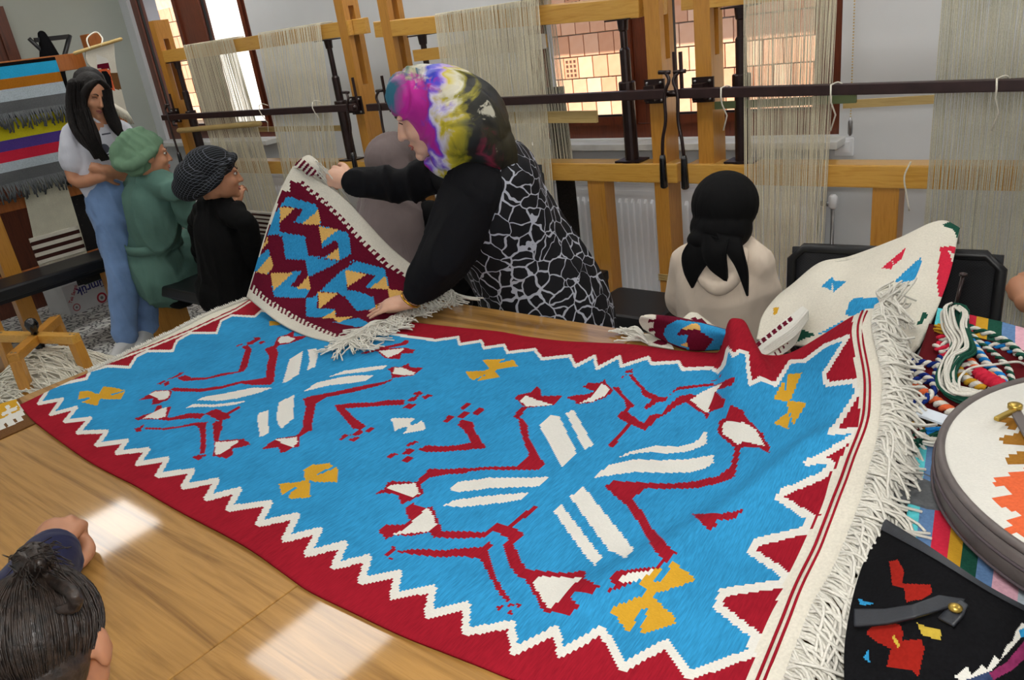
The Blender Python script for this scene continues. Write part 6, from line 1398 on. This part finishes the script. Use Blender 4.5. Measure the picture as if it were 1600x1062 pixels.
te = MB(); limb(te, [nk-UP*.03, chs, hip+UP*.10], [.075, .150, .160], 20, flat=(vw, .72)); limb(te, [nk+(sl-nk)*.4-UP*.02, sl, sl+(el-sl)*.4, sl+(el-sl)*.60], [.06, .058, .068, .072]); limb(te, [nk+(sr-nk)*.4-UP*.02, sr, sr+(er_-sr)*.4, sr+(er_-sr)*.6], [.06, .058, .068, .070]); remesh('t_shirt', te, 'tee_white', GI, .008, 3, fold=(0.0096, 20, 11))
jn = MB(); limb(jn, [hip+UP*.04, hip-UP*.06], [.145, .15], flat=(vw, .85)); limb(jn, [hip-rt*.03, kn, an+(kn-an)*.06], [.12, .09, .075]); limb(jn, [hip+rt*.14, kn2, an2+(kn2-an2)*.06], [.11, .085, .07]); remesh('jeans', jn, 'jeans', GI, .009, 4, fold=(0.0096, 22, 12))
for (a_, dr) in ((an, 0), (an2, .1)):
    sd = _n(vw*.75-rt*.45); sh = MB(); b0 = np.array([a_[0], a_[1], .05]); limb(sh, [b0-sd*.04, b0+sd*.06, b0+sd*.15-UP*.012], [.052, .05, .038], flat=(UP, .95)); limb(sh, [b0, b0+UP*.05], [.045, .04]); s_o = remesh('shoe', sh, 'shoe_white', GI, .008, 3)
    b = MB(); q0 = b0-UP*.042+sd*.05; b.box(q0, (.25, .092, .018), M=np.stack([sd, np.cross(UP, sd), UP], 1)); b.build('sole', 'shoe_white', s_o, bevel=.006)
hr = MB(); Lh = lambda a, b, d: hc+M@(np.array([a, b, d])*.92)
hr.ball(Lh(0, -.022, .05), (.079, .088, .079), M, 18, 12)
for k in (-1, 1): limb(hr, [Lh(.010*k, .066, .110), Lh(.050*k, .060, .072), Lh(.070*k, .040, .01), Lh(.076*k, .03, -.06)], [.010, .020, .026, .034])
limb(hr, [G(118, 135, -.0), G(121, 165, -.03), G(128, 195, -.08), G(142, 220, -.14), G(152, 240, -.155)], [.045, .06, .065, .055, .02], flat=(vw, .6)); limb(hr, [G(124, 170, -.06), G(136, 200, -.13), G(146, 225, -.165), G(160, 246, -.165)], [.04, .05, .045, .01], flat=(vw, .6))
limb(hr, [G(164, 140, -.03), G(170, 170, -.06), G(180, 195, -.11), G(190, 215, -.13)], [.03, .035, .035, .012], flat=(vw, .6)); limb(hr, [G(140, 130, .08), G(145, 180, .09), G(155, 220, .10)], [.09, .10, .04])
remesh('hair', hr, 'hair_long', GI, .006, 2)
b = MB(); rr = random.Random(8)
for (pts, r0, n_) in (([G(120, 128, -.05), G(120, 165, -.08), G(128, 195, -.13), G(142, 222, -.19), G(156, 247, -.20)], .05, 90), ([G(128, 170, -.10), G(138, 200, -.17), G(148, 225, -.20), G(166, 250, -.20)], .035, 60), ([G(166, 140, -.07), G(172, 170, -.10), G(182, 195, -.15), G(194, 219, -.17)], .028, 50)):
    c = crom(pts, 5)
    for i in range(n_):
        o1, o2 = rr.uniform(-1, 1)*r0, rr.uniform(-.5, .3)*r0; k_ = np.linspace(1, .55, len(c))[:, None]
        b.tube(c+(rt*o1+vw*o2)*k_+rr.uniform(-.003, .003), .0022, 3, cap=False)
b.build('loose_hair', 'hair_long', GI, smooth=True)['kind'] = 'stuff'
plain('tee_print', '#3A3C4A', .8, .1)
pc = G(164, 226, -.16); 
def tee_pt(a_, b_): 
    q = G(a_, b_, -.17); return q
b = MB(); n_ = 14; ctr = G(163, 232, -.165); b.add([ctr+.026*(math.cos(2*math.pi*k/n_)*rt+math.sin(2*math.pi*k/n_)*UP)+vw*.004 for k in range(n_)], [tuple(range(n_))]); b.build('shirt_emblem', 'tee_print', GI)
b = MB(); 
for (a_, b__, w_) in ((164, 209, .045), (167, 241, .07), (172, 246, .035)): b.box(G(a_+2, b__, -.165)+vw*.004, (w_, .002, .008), M=np.stack([rt, vw, UP], 1))
b.build('shirt_print', 'tee_print', GI)['kind'] = 'stuff'

# ---- the two weavers on the bench
def weaver(label, hcp, fw, scarf, scarf_mat, torso, tor_mat, arms, hands, sk, legs, legmat, s=.98, belt=None, belt_mat=None, hood=None, flat=.72, arm_r=(.055, .060, .048)):
    W = person(torso[-1], label); fwv = _n(np.array(fw)*[1, 1, 0]); M = frame(fw, UP); sd = np.cross(fwv, UP); hc = np.array(hcp)
    body = MB(); head(body, hc, M, s); limb(body, [hc+M@np.array([0, -.02, -.06]), torso[0][:3]+UP*.02, torso[1]], [.05, .05, .09]); limb(body, torso, [.07]+[.11]*(len(torso)-1), flat=(fwv, .8))
    slv = MB()
    for (pts, hd) in zip(arms, hands):
        limb(body, pts, [.040, .034, .027]); v_ = np.array(pts); limb(slv, [v_[0], v_[1], v_[2]+(v_[1]-v_[2])*.06], arm_r)
        if hd: hand(body, pts[-1], hd[0], hd[1], hd[2], .92, (.5, .7, .5), .06, .5, .5)
    for pts in legs: limb(body, pts, [.085, .06, .04]); limb(body, [np.array(pts[-1]), np.array(pts[-1])+fwv*.14-UP*.03], [.035, .03])
    remesh('body', body, sk, W, .0055, 3); face_bits(W, hc, M, s)
    return W, M, sd, fwv, slv
yG = 2.12
hg_ = Q(232, 244, yG); 
tg = [Q(226, 272, yG), Q(236, 310, yG), Q(243, 380, yG), Q(255, 450, yG)]
legs = [[tg[3]+[.08*k, .05, -.03], np.array([tg[3][0]+.08*k, yG+.42, .42]), np.array([tg[3][0]+.08*k, yG+.45, .07])] for k in (-1, 1)]
GW, M, sd, fwv, slv = weaver('woman in sage green belted tunic and green turban seated at the first loom', hg_, (.30, .94, -.10), None, None, tg, None,
    [[Q(278, 300, yG+.02), Q(306, 350, yG+.16), Q(330, 330, yG+.50)], [Q(196, 290, yG+.02), Q(196, 350, yG+.2), Q(250, 330, yG+.5)]], [((0, 1, .2), (0, -.2, 1), -1), ((0, 1, .2), (0, -.2, 1), 1)], 'skin_olive', legs, None)
tu = slv; limb(tu, [tg[0]+[0, 0, .0], Q(233, 298, yG), Q(240, 340, yG), Q(241, 378, yG)], [.07, .185, .205, .168], 20, flat=(fwv, .68)); limb(tu, [Q(240, 378, yG), Q(246, 405, yG), Q(251, 428, yG)], [.165, .20, .20], 20, flat=(fwv, .8)); limb(tu, [Q(206, 288, yG), tg[0]-UP*.04, Q(272, 295, yG)], [.06, .085, .07])
limb(tu, [Q(254, 430, yG), np.array([tg[3][0]+.0, yG+.3, .52])], [.15, .14], flat=(sd, 1.3)); remesh('tunic', tu, 'tunic_green', GW, .009, 3, fold=(0.0144, 18, 21))
bt = MB(); bc_ = Q(241, 380, yG); bt.rings([np.array([bc_+sd*.204*math.cos(q)+fwv*.158*math.sin(q)+UP*z_ for q in np.linspace(0, 2*math.pi, 30, endpoint=False)]) for z_ in (-.026, .026)], False); o = bt.build('belt', 'tunic_green', GW, smooth=True); so_ = o.modifiers.new('t', 'SOLIDIFY'); so_.thickness = .006
tb_ = MB(); Lh = lambda a, b, d: hg_+M@np.array([a, b, d]); tb_.ball(Lh(0, -.03, .052), (.090, .112, .092), M, 20, 14); tb_.ball(Lh(0, -.07, .0), (.094, .085, .098), M, 18, 12); limb(tb_, [Lh(0, .075, .075), Lh(.08, .0, .03), Lh(.07, -.09, -.03), Lh(0, -.14, -.02)], [.02, .028, .035, .05]); limb(tb_, [Lh(0, .075, .075), Lh(-.08, .0, .03), Lh(-.07, -.09, -.03), Lh(0, -.14, -.02)], [.02, .028, .035, .05])
limb(tb_, [Lh(.02, -.02, .135), Lh(.03, -.10, .10), Lh(0, -.15, .03), Lh(-.03, -.14, -.04)], [.025, .035, .04, .03]); remesh('turban', tb_, 'turban_green', GW, .006, 3, fold=(0.0096, 24, 22))
tr = MB()
for p_ in legs: limb(tr, [np.array(p_[0]), np.array(p_[1]), np.array(p_[2])+UP*.05], [.11, .085, .07])
remesh('trousers', tr, 'trousers_black', GW, .010, 3)

yB = 2.10
hb = Q(340, 275, yB); tbk = [Q(335, 315, yB), Q(342, 350, yB), Q(350, 420, yB), Q(355, 470, yB)]
legs = [[tbk[3]+[.08*k, .05, -.02], np.array([tbk[3][0]+.08*k, yB+.42, .42]), np.array([tbk[3][0]+.08*k, yB+.45, .07])] for k in (-1, 1)]
BW, M, sd, fwv, slv = weaver('woman in black sweater and black net-patterned headscarf seated weaving at the first loom', hb, (.40, .90, -.12), None, None, tbk, None,
    [[Q(388, 352, yB+.02), Q(398, 420, yB+.15), Q(371, 318, yB+.45)], [Q(310, 356, yB+.03), Q(322, 405, yB+.25), Q(350, 335, yB+.45)]], [((0, .45, .9), (.3, -1, .2), -1), ((0, 1, .3), (0, -.2, 1), 1)], 'skin_olive', legs, None, s=.98)
sw = slv; limb(sw, [tbk[0]-UP*.0, Q(342, 352, yB), Q(348, 400, yB), Q(354, 445, yB)], [.07, .175, .185, .19], 20, flat=(fwv, .72)); limb(sw, [Q(306, 345, yB), tbk[0]-UP*.03, Q(382, 345, yB)], [.05, .075, .055]); limb(sw, [Q(356, 450, yB), np.array([tbk[3][0], yB+.25, .52])], [.17, .15], flat=(sd, 1.2)); remesh('sweater', sw, 'sweater_black', BW, .009, 4, fold=(0.0096, 18, 31))
m, t = newmat('net_scarf', .8, 0, .2); tc = t.n('TexCoord'); sp = t.n('SeparateXYZ'); t.l(tc.outputs['Object'], sp.inputs[0])
nz = t.n('TexNoise', i_Scale=9); t.l(tc.outputs['Object'], nz.inputs['Vector']); wob = t.math('MULTIPLY', nz.outputs['Fac'], 2.2)
g1 = t.math('ADD', t.math('MULTIPLY', t.math('ADD', sp.outputs['X'], sp.outputs['Z']), 58), wob); g2 = t.math('ADD', t.math('MULTIPLY', t.math('SUBTRACT', t.math('MULTIPLY', sp.outputs['X'], .9), sp.outputs['Z']), 58), wob)
l1 = t.math('LESS_THAN', t.math('FRACT', g1), .11); l2 = t.math('LESS_THAN', t.math('FRACT', g2), .11); mm = t.n('MixRGB'); mm.inputs[1].default_value = lin('#0F1013'); mm.inputs[2].default_value = lin('#5A5E68'); t.l(t.math('MAXIMUM', l1, l2), mm.inputs[0]); t.l(mm.outputs[0], t.bs.inputs['Base Color'])
ns = MB(); Lh = lambda a, b, d: hb+M@np.array([a, b, d]); ns.ball(Lh(0, -.03, .06), (.096, .12, .092), M, 20, 14); ns.ball(Lh(0, -.11, .0), (.098, .095, .095), M, 18, 12); ns.ball(Lh(-.02, -.14, -.045), (.085, .08, .07), M, 18, 12); limb(ns, [Lh(-.07, .05, .07), Lh(0, .085, .088), Lh(.07, .05, .07)], [.02, .024, .02]); limb(ns, [Lh(.08, .02, .05), Lh(.085, -.02, -.01), Lh(.05, -.10, -.06)], [.02, .025, .03]); limb(ns, [Lh(-.08, .02, .05), Lh(-.085, -.02, -.01), Lh(-.05, -.10, -.06)], [.02, .025, .03]); remesh('headscarf', ns, 'net_scarf', BW, .006, 3)
tr = MB()
for p_ in legs: limb(tr, [np.array(p_[0]), np.array(p_[1]), np.array(p_[2])+UP*.05], [.11, .085, .07])
remesh('trousers', tr, 'trousers_black', BW, .010, 3)

# ---- the person in a taupe hijab behind the bending woman
yT = 2.42; ht_ = Q(618, 262, yT); tt = [Q(625, 300, yT), Q(632, 335, yT), Q(640, 400, yT), Q(648, 455, yT)]
legs = [[tt[3]+[.08*k, .03, -.02], np.array([tt[3][0]+.09*k, yT+.30, .47]), np.array([tt[3][0]+.09*k, yT+.32, .07])] for k in (-1, 1)]
TW, M, sd, fwv, slv = weaver('person in a long taupe hijab seated at the middle loom behind the bending woman', ht_, (.1, .97, -.15), None, None, tt, None,
    [[tt[1]+[.17, 0, .02], tt[1]+[.20, .1, -.2], tt[1]+[.12, .36, -.1]], [tt[1]+[-.17, 0, .02], tt[1]+[-.20, .1, -.2], tt[1]+[-.12, .36, -.1]]], [((0, 1, .2), (0, -.2, 1), -1), ((0, 1, .2), (0, -.2, 1), 1)], 'skin_fair', legs, None)
sw = slv; limb(sw, [tt[0], tt[1], tt[2], tt[3]], [.08, .165, .175, .19], 18, flat=(fwv, .72)); 
for p_ in legs: limb(sw, [np.array(p_[0]), np.array(p_[1]), np.array(p_[2])+UP*.05], [.12, .10, .09])
remesh('dress', sw, 'trousers_black', TW, .010, 3)
hj = MB(); Lh = lambda a, b, d: ht_+M@np.array([a, b, d]); hj.ball(Lh(0, -.02, .045), (.115, .13, .105), M, 20, 14); limb(hj, [Lh(0, -.03, .02), Lh(.0, -.04, -.12), Lh(.01, -.05, -.26), Lh(.0, -.06, -.40)], [.125, .16, .19, .17], 20, flat=(fwv, .72)); limb(hj, [Lh(-.05, -.09, -.2), Lh(-.06, -.09, -.40), Lh(-.04, -.08, -.48)], [.12, .13, .04], flat=(fwv, .5)); remesh('hijab', hj, 'hijab_taupe', TW, .008, 4, fold=(0.0144, 16, 41))

# ---- the woman in the beige hoodie
yH = 2.32; hh = Q(1134, 335, yH); th_ = [Q(1130, 385, yH), Q(1128, 412, yH), Q(1127, 460, yH), Q(1127, 520, yH+.02)]
legs = [[th_[3]+[.08*k, .03, -.02], np.array([th_[3][0]+.09*k, yH+.36, .40]), np.array([th_[3][0]+.09*k, yH+.38, .07])] for k in (-1, 1)]
HW, M, sd, fwv, slv = weaver('woman in beige hoodie with a black headscarf knotted at the nape, seen from behind', hh, (.03, .98, -.18), None, None, th_, None,
    [[Q(1184, 415, yH), Q(1192, 470, yH+.06), Q(1185, 470, yH+.35)], [Q(1070, 415, yH), Q(1064, 470, yH+.06), Q(1080, 470, yH+.35)]], [((0, 1, .2), (0, -.2, 1), -1), ((0, 1, .2), (0, -.2, 1), 1)], 'skin_fair', legs, None)
hd_ = slv; limb(hd_, [Q(1130, 378, yH), Q(1128, 412, yH), Q(1126, 460, yH), Q(1126, 525, yH+.02)], [.075, .15, .165, .155], 20, flat=(fwv, .7)); limb(hd_, [Q(1074, 410, yH), Q(1130, 396, yH), Q(1182, 410, yH)], [.062, .082, .062]); remesh('hoodie', hd_, 'hoodie_beige', HW, .009, 4, fold=(0.0096, 16, 51))
ho = MB(); bk_ = -fwv; 
limb(ho, [Q(1088, 395, yH-.06), Q(1096, 425, yH-.115), Q(1122, 448, yH-.13), Q(1150, 428, yH-.115), Q(1160, 395, yH-.06)], [.022, .026, .030, .026, .022]); limb(ho, [Q(1100, 398, yH-.08), Q(1124, 420, yH-.10), Q(1148, 398, yH-.08)], [.03, .045, .03]); remesh('hood', ho, 'hoodie_beige', HW, .007, 4)
hs = MB(); Lh = lambda a, b, d: hh+M@np.array([a, b, d]); hs.ball(Lh(0, -.01, .035), (.105, .115, .105), M, 20, 14); hs.ball(Lh(0, -.03, -.04), (.10, .095, .08), M, 18, 12); hs.ball(Lh(-.03, -.10, -.075), (.05, .035, .035), M)
remesh('headscarf', hs, 'scarf_black', HW, .006, 3)
def tail(pts, name='scarf_tail'):
    g = lin_grid(pts, 8, 24); return sheet(name, g, ['scarf_black'], lambda c: np.zeros(len(c)), HW, .008, normal=(0, -1, .2))
yt = yH-.15
tail([[Q(1088, 362, yt+.03), Q(1122, 372, yt+.01)], [Q(1066, 395, yt), Q(1110, 405, yt)], [Q(1068, 425, yt), Q(1096, 425, yt)], [Q(1080, 450, yt+.01), Q(1083, 450, yt+.01)]])
tail([[Q(1098, 362, yt+.02), Q(1140, 372, yt+.02)], [Q(1096, 395, yt-.008), Q(1134, 395, yt-.008)], [Q(1108, 420, yt-.008), Q(1136, 425, yt-.008)], [Q(1133, 440, yt), Q(1136, 441, yt)]])
tail([[Q(1118, 362, yt+.02), Q(1158, 370, yt+.03)], [Q(1135, 395, yt), Q(1162, 395, yt+.005)], [Q(1150, 420, yt), Q(1168, 425, yt)], [Q(1166, 462, yt+.005), Q(1168, 463, yt+.005)]])
B_ = thing('stool', (th_[3][0], yH+.05, 0), 'low stool hidden under the beige hoodie woman', 'stool'); MB().box((th_[3][0], yH+.05, .345), (.36, .34, .05)).build('seat', 'black_vinyl', B_, bevel=.015)
for sx_ in (-1, 1):
    for sy_ in (-1, 1): MB().tube([(th_[3][0]+sx_*.15, yH+.05+sy_*.14, 0), (th_[3][0]+sx_*.14, yH+.05+sy_*.13, .33)], .013, 8).build('leg', 'dark_metal', B_, smooth=True)
B_ = thing('stool', (tt[3][0], yT+.03, 0), 'low stool hidden under the person in the taupe hijab', 'stool'); MB().box((tt[3][0], yT+.03, .345), (.38, .34, .05)).build('seat', 'black_vinyl', B_, bevel=.015)
for sx_ in (-1, 1):
    for sy_ in (-1, 1): MB().tube([(tt[3][0]+sx_*.15, yT+.03+sy_*.14, 0), (tt[3][0]+sx_*.14, yT+.03+sy_*.13, .33)], .013, 8).build('leg', 'dark_metal', B_, smooth=True)

# ---- the weaver at the right edge of whom the photograph shows only a hand
hw_ = Q(1602, 472, 2.42); tw = [np.array([.22, 2.25, 1.02]), np.array([.22, 2.25, .92]), np.array([.22, 2.24, .70]), np.array([.22, 2.24, .50])]
legs = [[tw[3]+[.08*k, .03, -.02], np.array([tw[3][0]+.09*k, 2.62, .46]), np.array([tw[3][0]+.09*k, 2.64, .07])] for k in (-1, 1)]
RW_, M, sd, fwv, slv = weaver('person at the right-hand loom reaching one bare hand to the pale warp', np.array([.22, 2.27, 1.16]), (-.1, .97, -.1), None, None, tw, None,
    [[tw[1]+[.17, 0, .02], tw[1]+[.20, .1, -.2], tw[1]+[.12, .36, -.1]], [tw[1]+[-.17, 0, .02], tw[1]+[-.2, .02, -.18], hw_]], [((0, 1, .2), (0, -.2, 1), -1), (_n(Q(1574, 405, 2.55)-hw_), (-.2, -1, .3), 1)], 'skin_olive', legs, None)
remesh('sleeves', MB() if False else (lambda q: (limb(q, [tw[1]+[-.15, 0, .02], tw[1]+[-.2, .02, -.18], tw[1]+[-.17, .06, -.17]], [.075, .065, .055]), limb(q, [tw[1]+[.15, 0, .02], tw[1]+[.2, .1, -.2], tw[1]+[.13, .34, -.1]], [.075, .065, .05]), q)[2])(MB()), 'navy_cloth', RW_, .009, 3)
sw = MB(); limb(sw, tw, [.08, .16, .17, .185], 18, flat=(fwv, .72)); remesh('blouse', sw, 'navy_cloth', RW_, .010, 3)
sw = MB()
for p_ in legs: limb(sw, [np.array(p_[0]), np.array(p_[1]), np.array(p_[2])+UP*.05], [.12, .10, .09])
remesh('trousers', sw, 'trousers_black', RW_, .010, 3)
hj = MB(); Lh = lambda a, b, d: np.array([.22, 2.27, 1.16])+M@np.array([a, b, d]); hj.ball(Lh(0, -.02, .045), (.10, .115, .10), M); limb(hj, [Lh(0, -.03, .0), Lh(0, -.03, -.12)], [.10, .11]); remesh('headscarf', hj, 'scarf_black', RW_, .008, 3)
B_ = thing('stool', (.22, 2.27, 0), 'low stool hidden under the weaver at the right-hand loom', 'stool'); MB().box((.22, 2.27, .345), (.38, .34, .05)).build('seat', 'black_vinyl', B_, bevel=.015)
for sx_ in (-1, 1):
    for sy_ in (-1, 1): MB().tube([(.22+sx_*.15, 2.27+sy_*.14, 0), (.22+sx_*.14, 2.27+sy_*.13, .33)], .013, 8).build('leg', 'dark_metal', B_, smooth=True)

# ---- the child leaning on the near side of the table
hc = P(78, 1025, z=.925); fw = np.array([-.75, .60, -.35]); M = frame(fw, (-.35, .25, 1))
CH = person((-1.05, -.12), 'child with a small topknot and navy sleeves resting fists on the near table')
Lh = lambda a, b, d: hc+M@(np.array([a, b, d])*.88)
fi = P(82, 866, z=.81); el2 = P(15, 960, z=.80); sh2 = np.array([-1.24, -.02, .80]); sh1 = np.array([-.90, -.04, .82]); nkc = Lh(0, -.04, -.12); bs = np.array([-1.06, -.14, .45])
body = MB(); head(body, hc, M, .88); limb(body, [Lh(0, -.02, -.06), nkc, (sh1+sh2)/2], [.048, .045, .08]); limb(body, [(sh1+sh2)/2, bs], [.10, .11]); limb(body, [sh2, el2, fi], [.042, .038, .026]); limb(body, [sh1, np.array([-1.14, .14, .775]), P(60, 900, z=.785)], [.042, .035, .026])
fdir = _n(P(85, 790, z=.80)-fi); hand(body, fi, fdir*[1, 1, .2], (.1, -.35, 1), 1, 1.12, (1.0, 1.3, .9), .03, .3, .8)
limb(body, [P(125, 880, z=.775), P(138, 858, z=.775), P(128, 838, z=.782)], [.012, .014, .012])
for k in (-1, 1): limb(body, [bs+[.08*k, 0, 0], bs+[.08*k, .30, -.02], bs+[.08*k, .32, -.38]], [.07, .05, .035])
remesh('body', body, 'skin_olive', CH, .005, 3); face_bits(CH, hc, M, .88)
sv = MB(); limb(sv, [sh2, el2, fi+(el2-fi)*.02], [.066, .062, .050]); limb(sv, [sh2+[.02, 0, 0], P(-20, 985, z=.80), P(40, 940, z=.79), P(105, 880, z=.785)], [.06, .05, .045, .03]); limb(sv, [sh1, sh2], [.075, .075]); limb(sv, [(sh1+sh2)/2, bs], [.125, .13]); limb(sv, [sh1, np.array([-1.14, .14, .79]), P(60, 905, z=.795)], [.06, .045, .038]); remesh('sweater', sv, 'navy_cloth', CH, .007, 3)
sv = MB()
for k in (-1, 1): limb(sv, [bs+[.08*k, 0, 0], bs+[.08*k, .30, -.02], bs+[.08*k, .32, -.34]], [.085, .065, .05])
remesh('trousers', sv, 'trousers_black', CH, .009, 3)
hr = MB(); hr.ball(Lh(0, -.012, .045), (.071, .090, .078), M, 18, 12); hr.ball(Lh(0, -.045, .0), (.060, .052, .058), M, 18, 12); remesh('hair', hr, 'hair_brown', CH, .005, 2)
kt = Lh(0, .02, .122); tp_ = P(62, 880, z=kt[2]+.05); b = MB(); rr = random.Random(4)
limb(b, [kt-[0, 0, .01], kt+(tp_-kt)*.45+[0, 0, .012], tp_], [.014, .024, .008]); limb(b, [kt, P(112, 925, z=kt[2]+.02), P(116, 948, z=kt[2]+.0), P(92, 952, z=kt[2])], [.008, .008, .008, .006])
pn = remesh('topknot', b, 'hair_brown', CH, .004, 2)
b = MB()
for i in range(110):
    a_ = kt+np.array([rr.uniform(-.008, .008), rr.uniform(-.008, .008), 0]); e_ = tp_+np.array([rr.uniform(-.03, .035), rr.uniform(-.03, .03), rr.uniform(-.02, .02)]); b.tube(crom([a_, (a_+e_)/2+np.array([rr.uniform(-.012, .012), rr.uniform(-.012, .012), .015]), e_], 3), .0008, 3, cap=False)
for i in range(420):
    a_ = rr.uniform(0, 2*math.pi); e_ = rr.uniform(-.35, .9); st0 = np.array([math.cos(a_)*math.cos(e_), math.sin(a_)*math.cos(e_), -math.sin(e_)*.8]); kd = np.array([0, .20, 1.]); kd /= np.linalg.norm(kd); pts = []
    for q in np.linspace(0, 1, 7):
        d_ = st0*(1-q)+kd*q; d_ /= np.linalg.norm(d_); pts.append(hc+M@(np.array([0, -.012, .045])*.88+d_*np.array([.071, .090, .078])*1.012))
    b.tube(pts, .0011, 3, cap=False)
b.build('loose_hair', 'hair_brown', pn, smooth=True)['kind'] = 'stuff'
MB().tube([kt+.013*(math.cos(q)*M[:, 0]+math.sin(q)*M[:, 1]) for q in np.linspace(0, 2*math.pi, 15)], .005, 6, cap=False).build('hair_tie', 'scarf_black', CH, smooth=True)
B_ = thing('stool', (-1.06, -.12, 0), 'low stool hidden under the child at the near table', 'stool'); MB().box((-1.06, -.14, .31), (.34, .32, .05)).build('seat', 'black_vinyl', B_, bevel=.015)
for sx_ in (-1, 1):
    for sy_ in (-1, 1): MB().tube([(-1.06+sx_*.14, -.14+sy_*.13, 0), (-1.06+sx_*.13, -.14+sy_*.12, .29)], .013, 8).build('leg', 'dark_metal', B_, smooth=True)
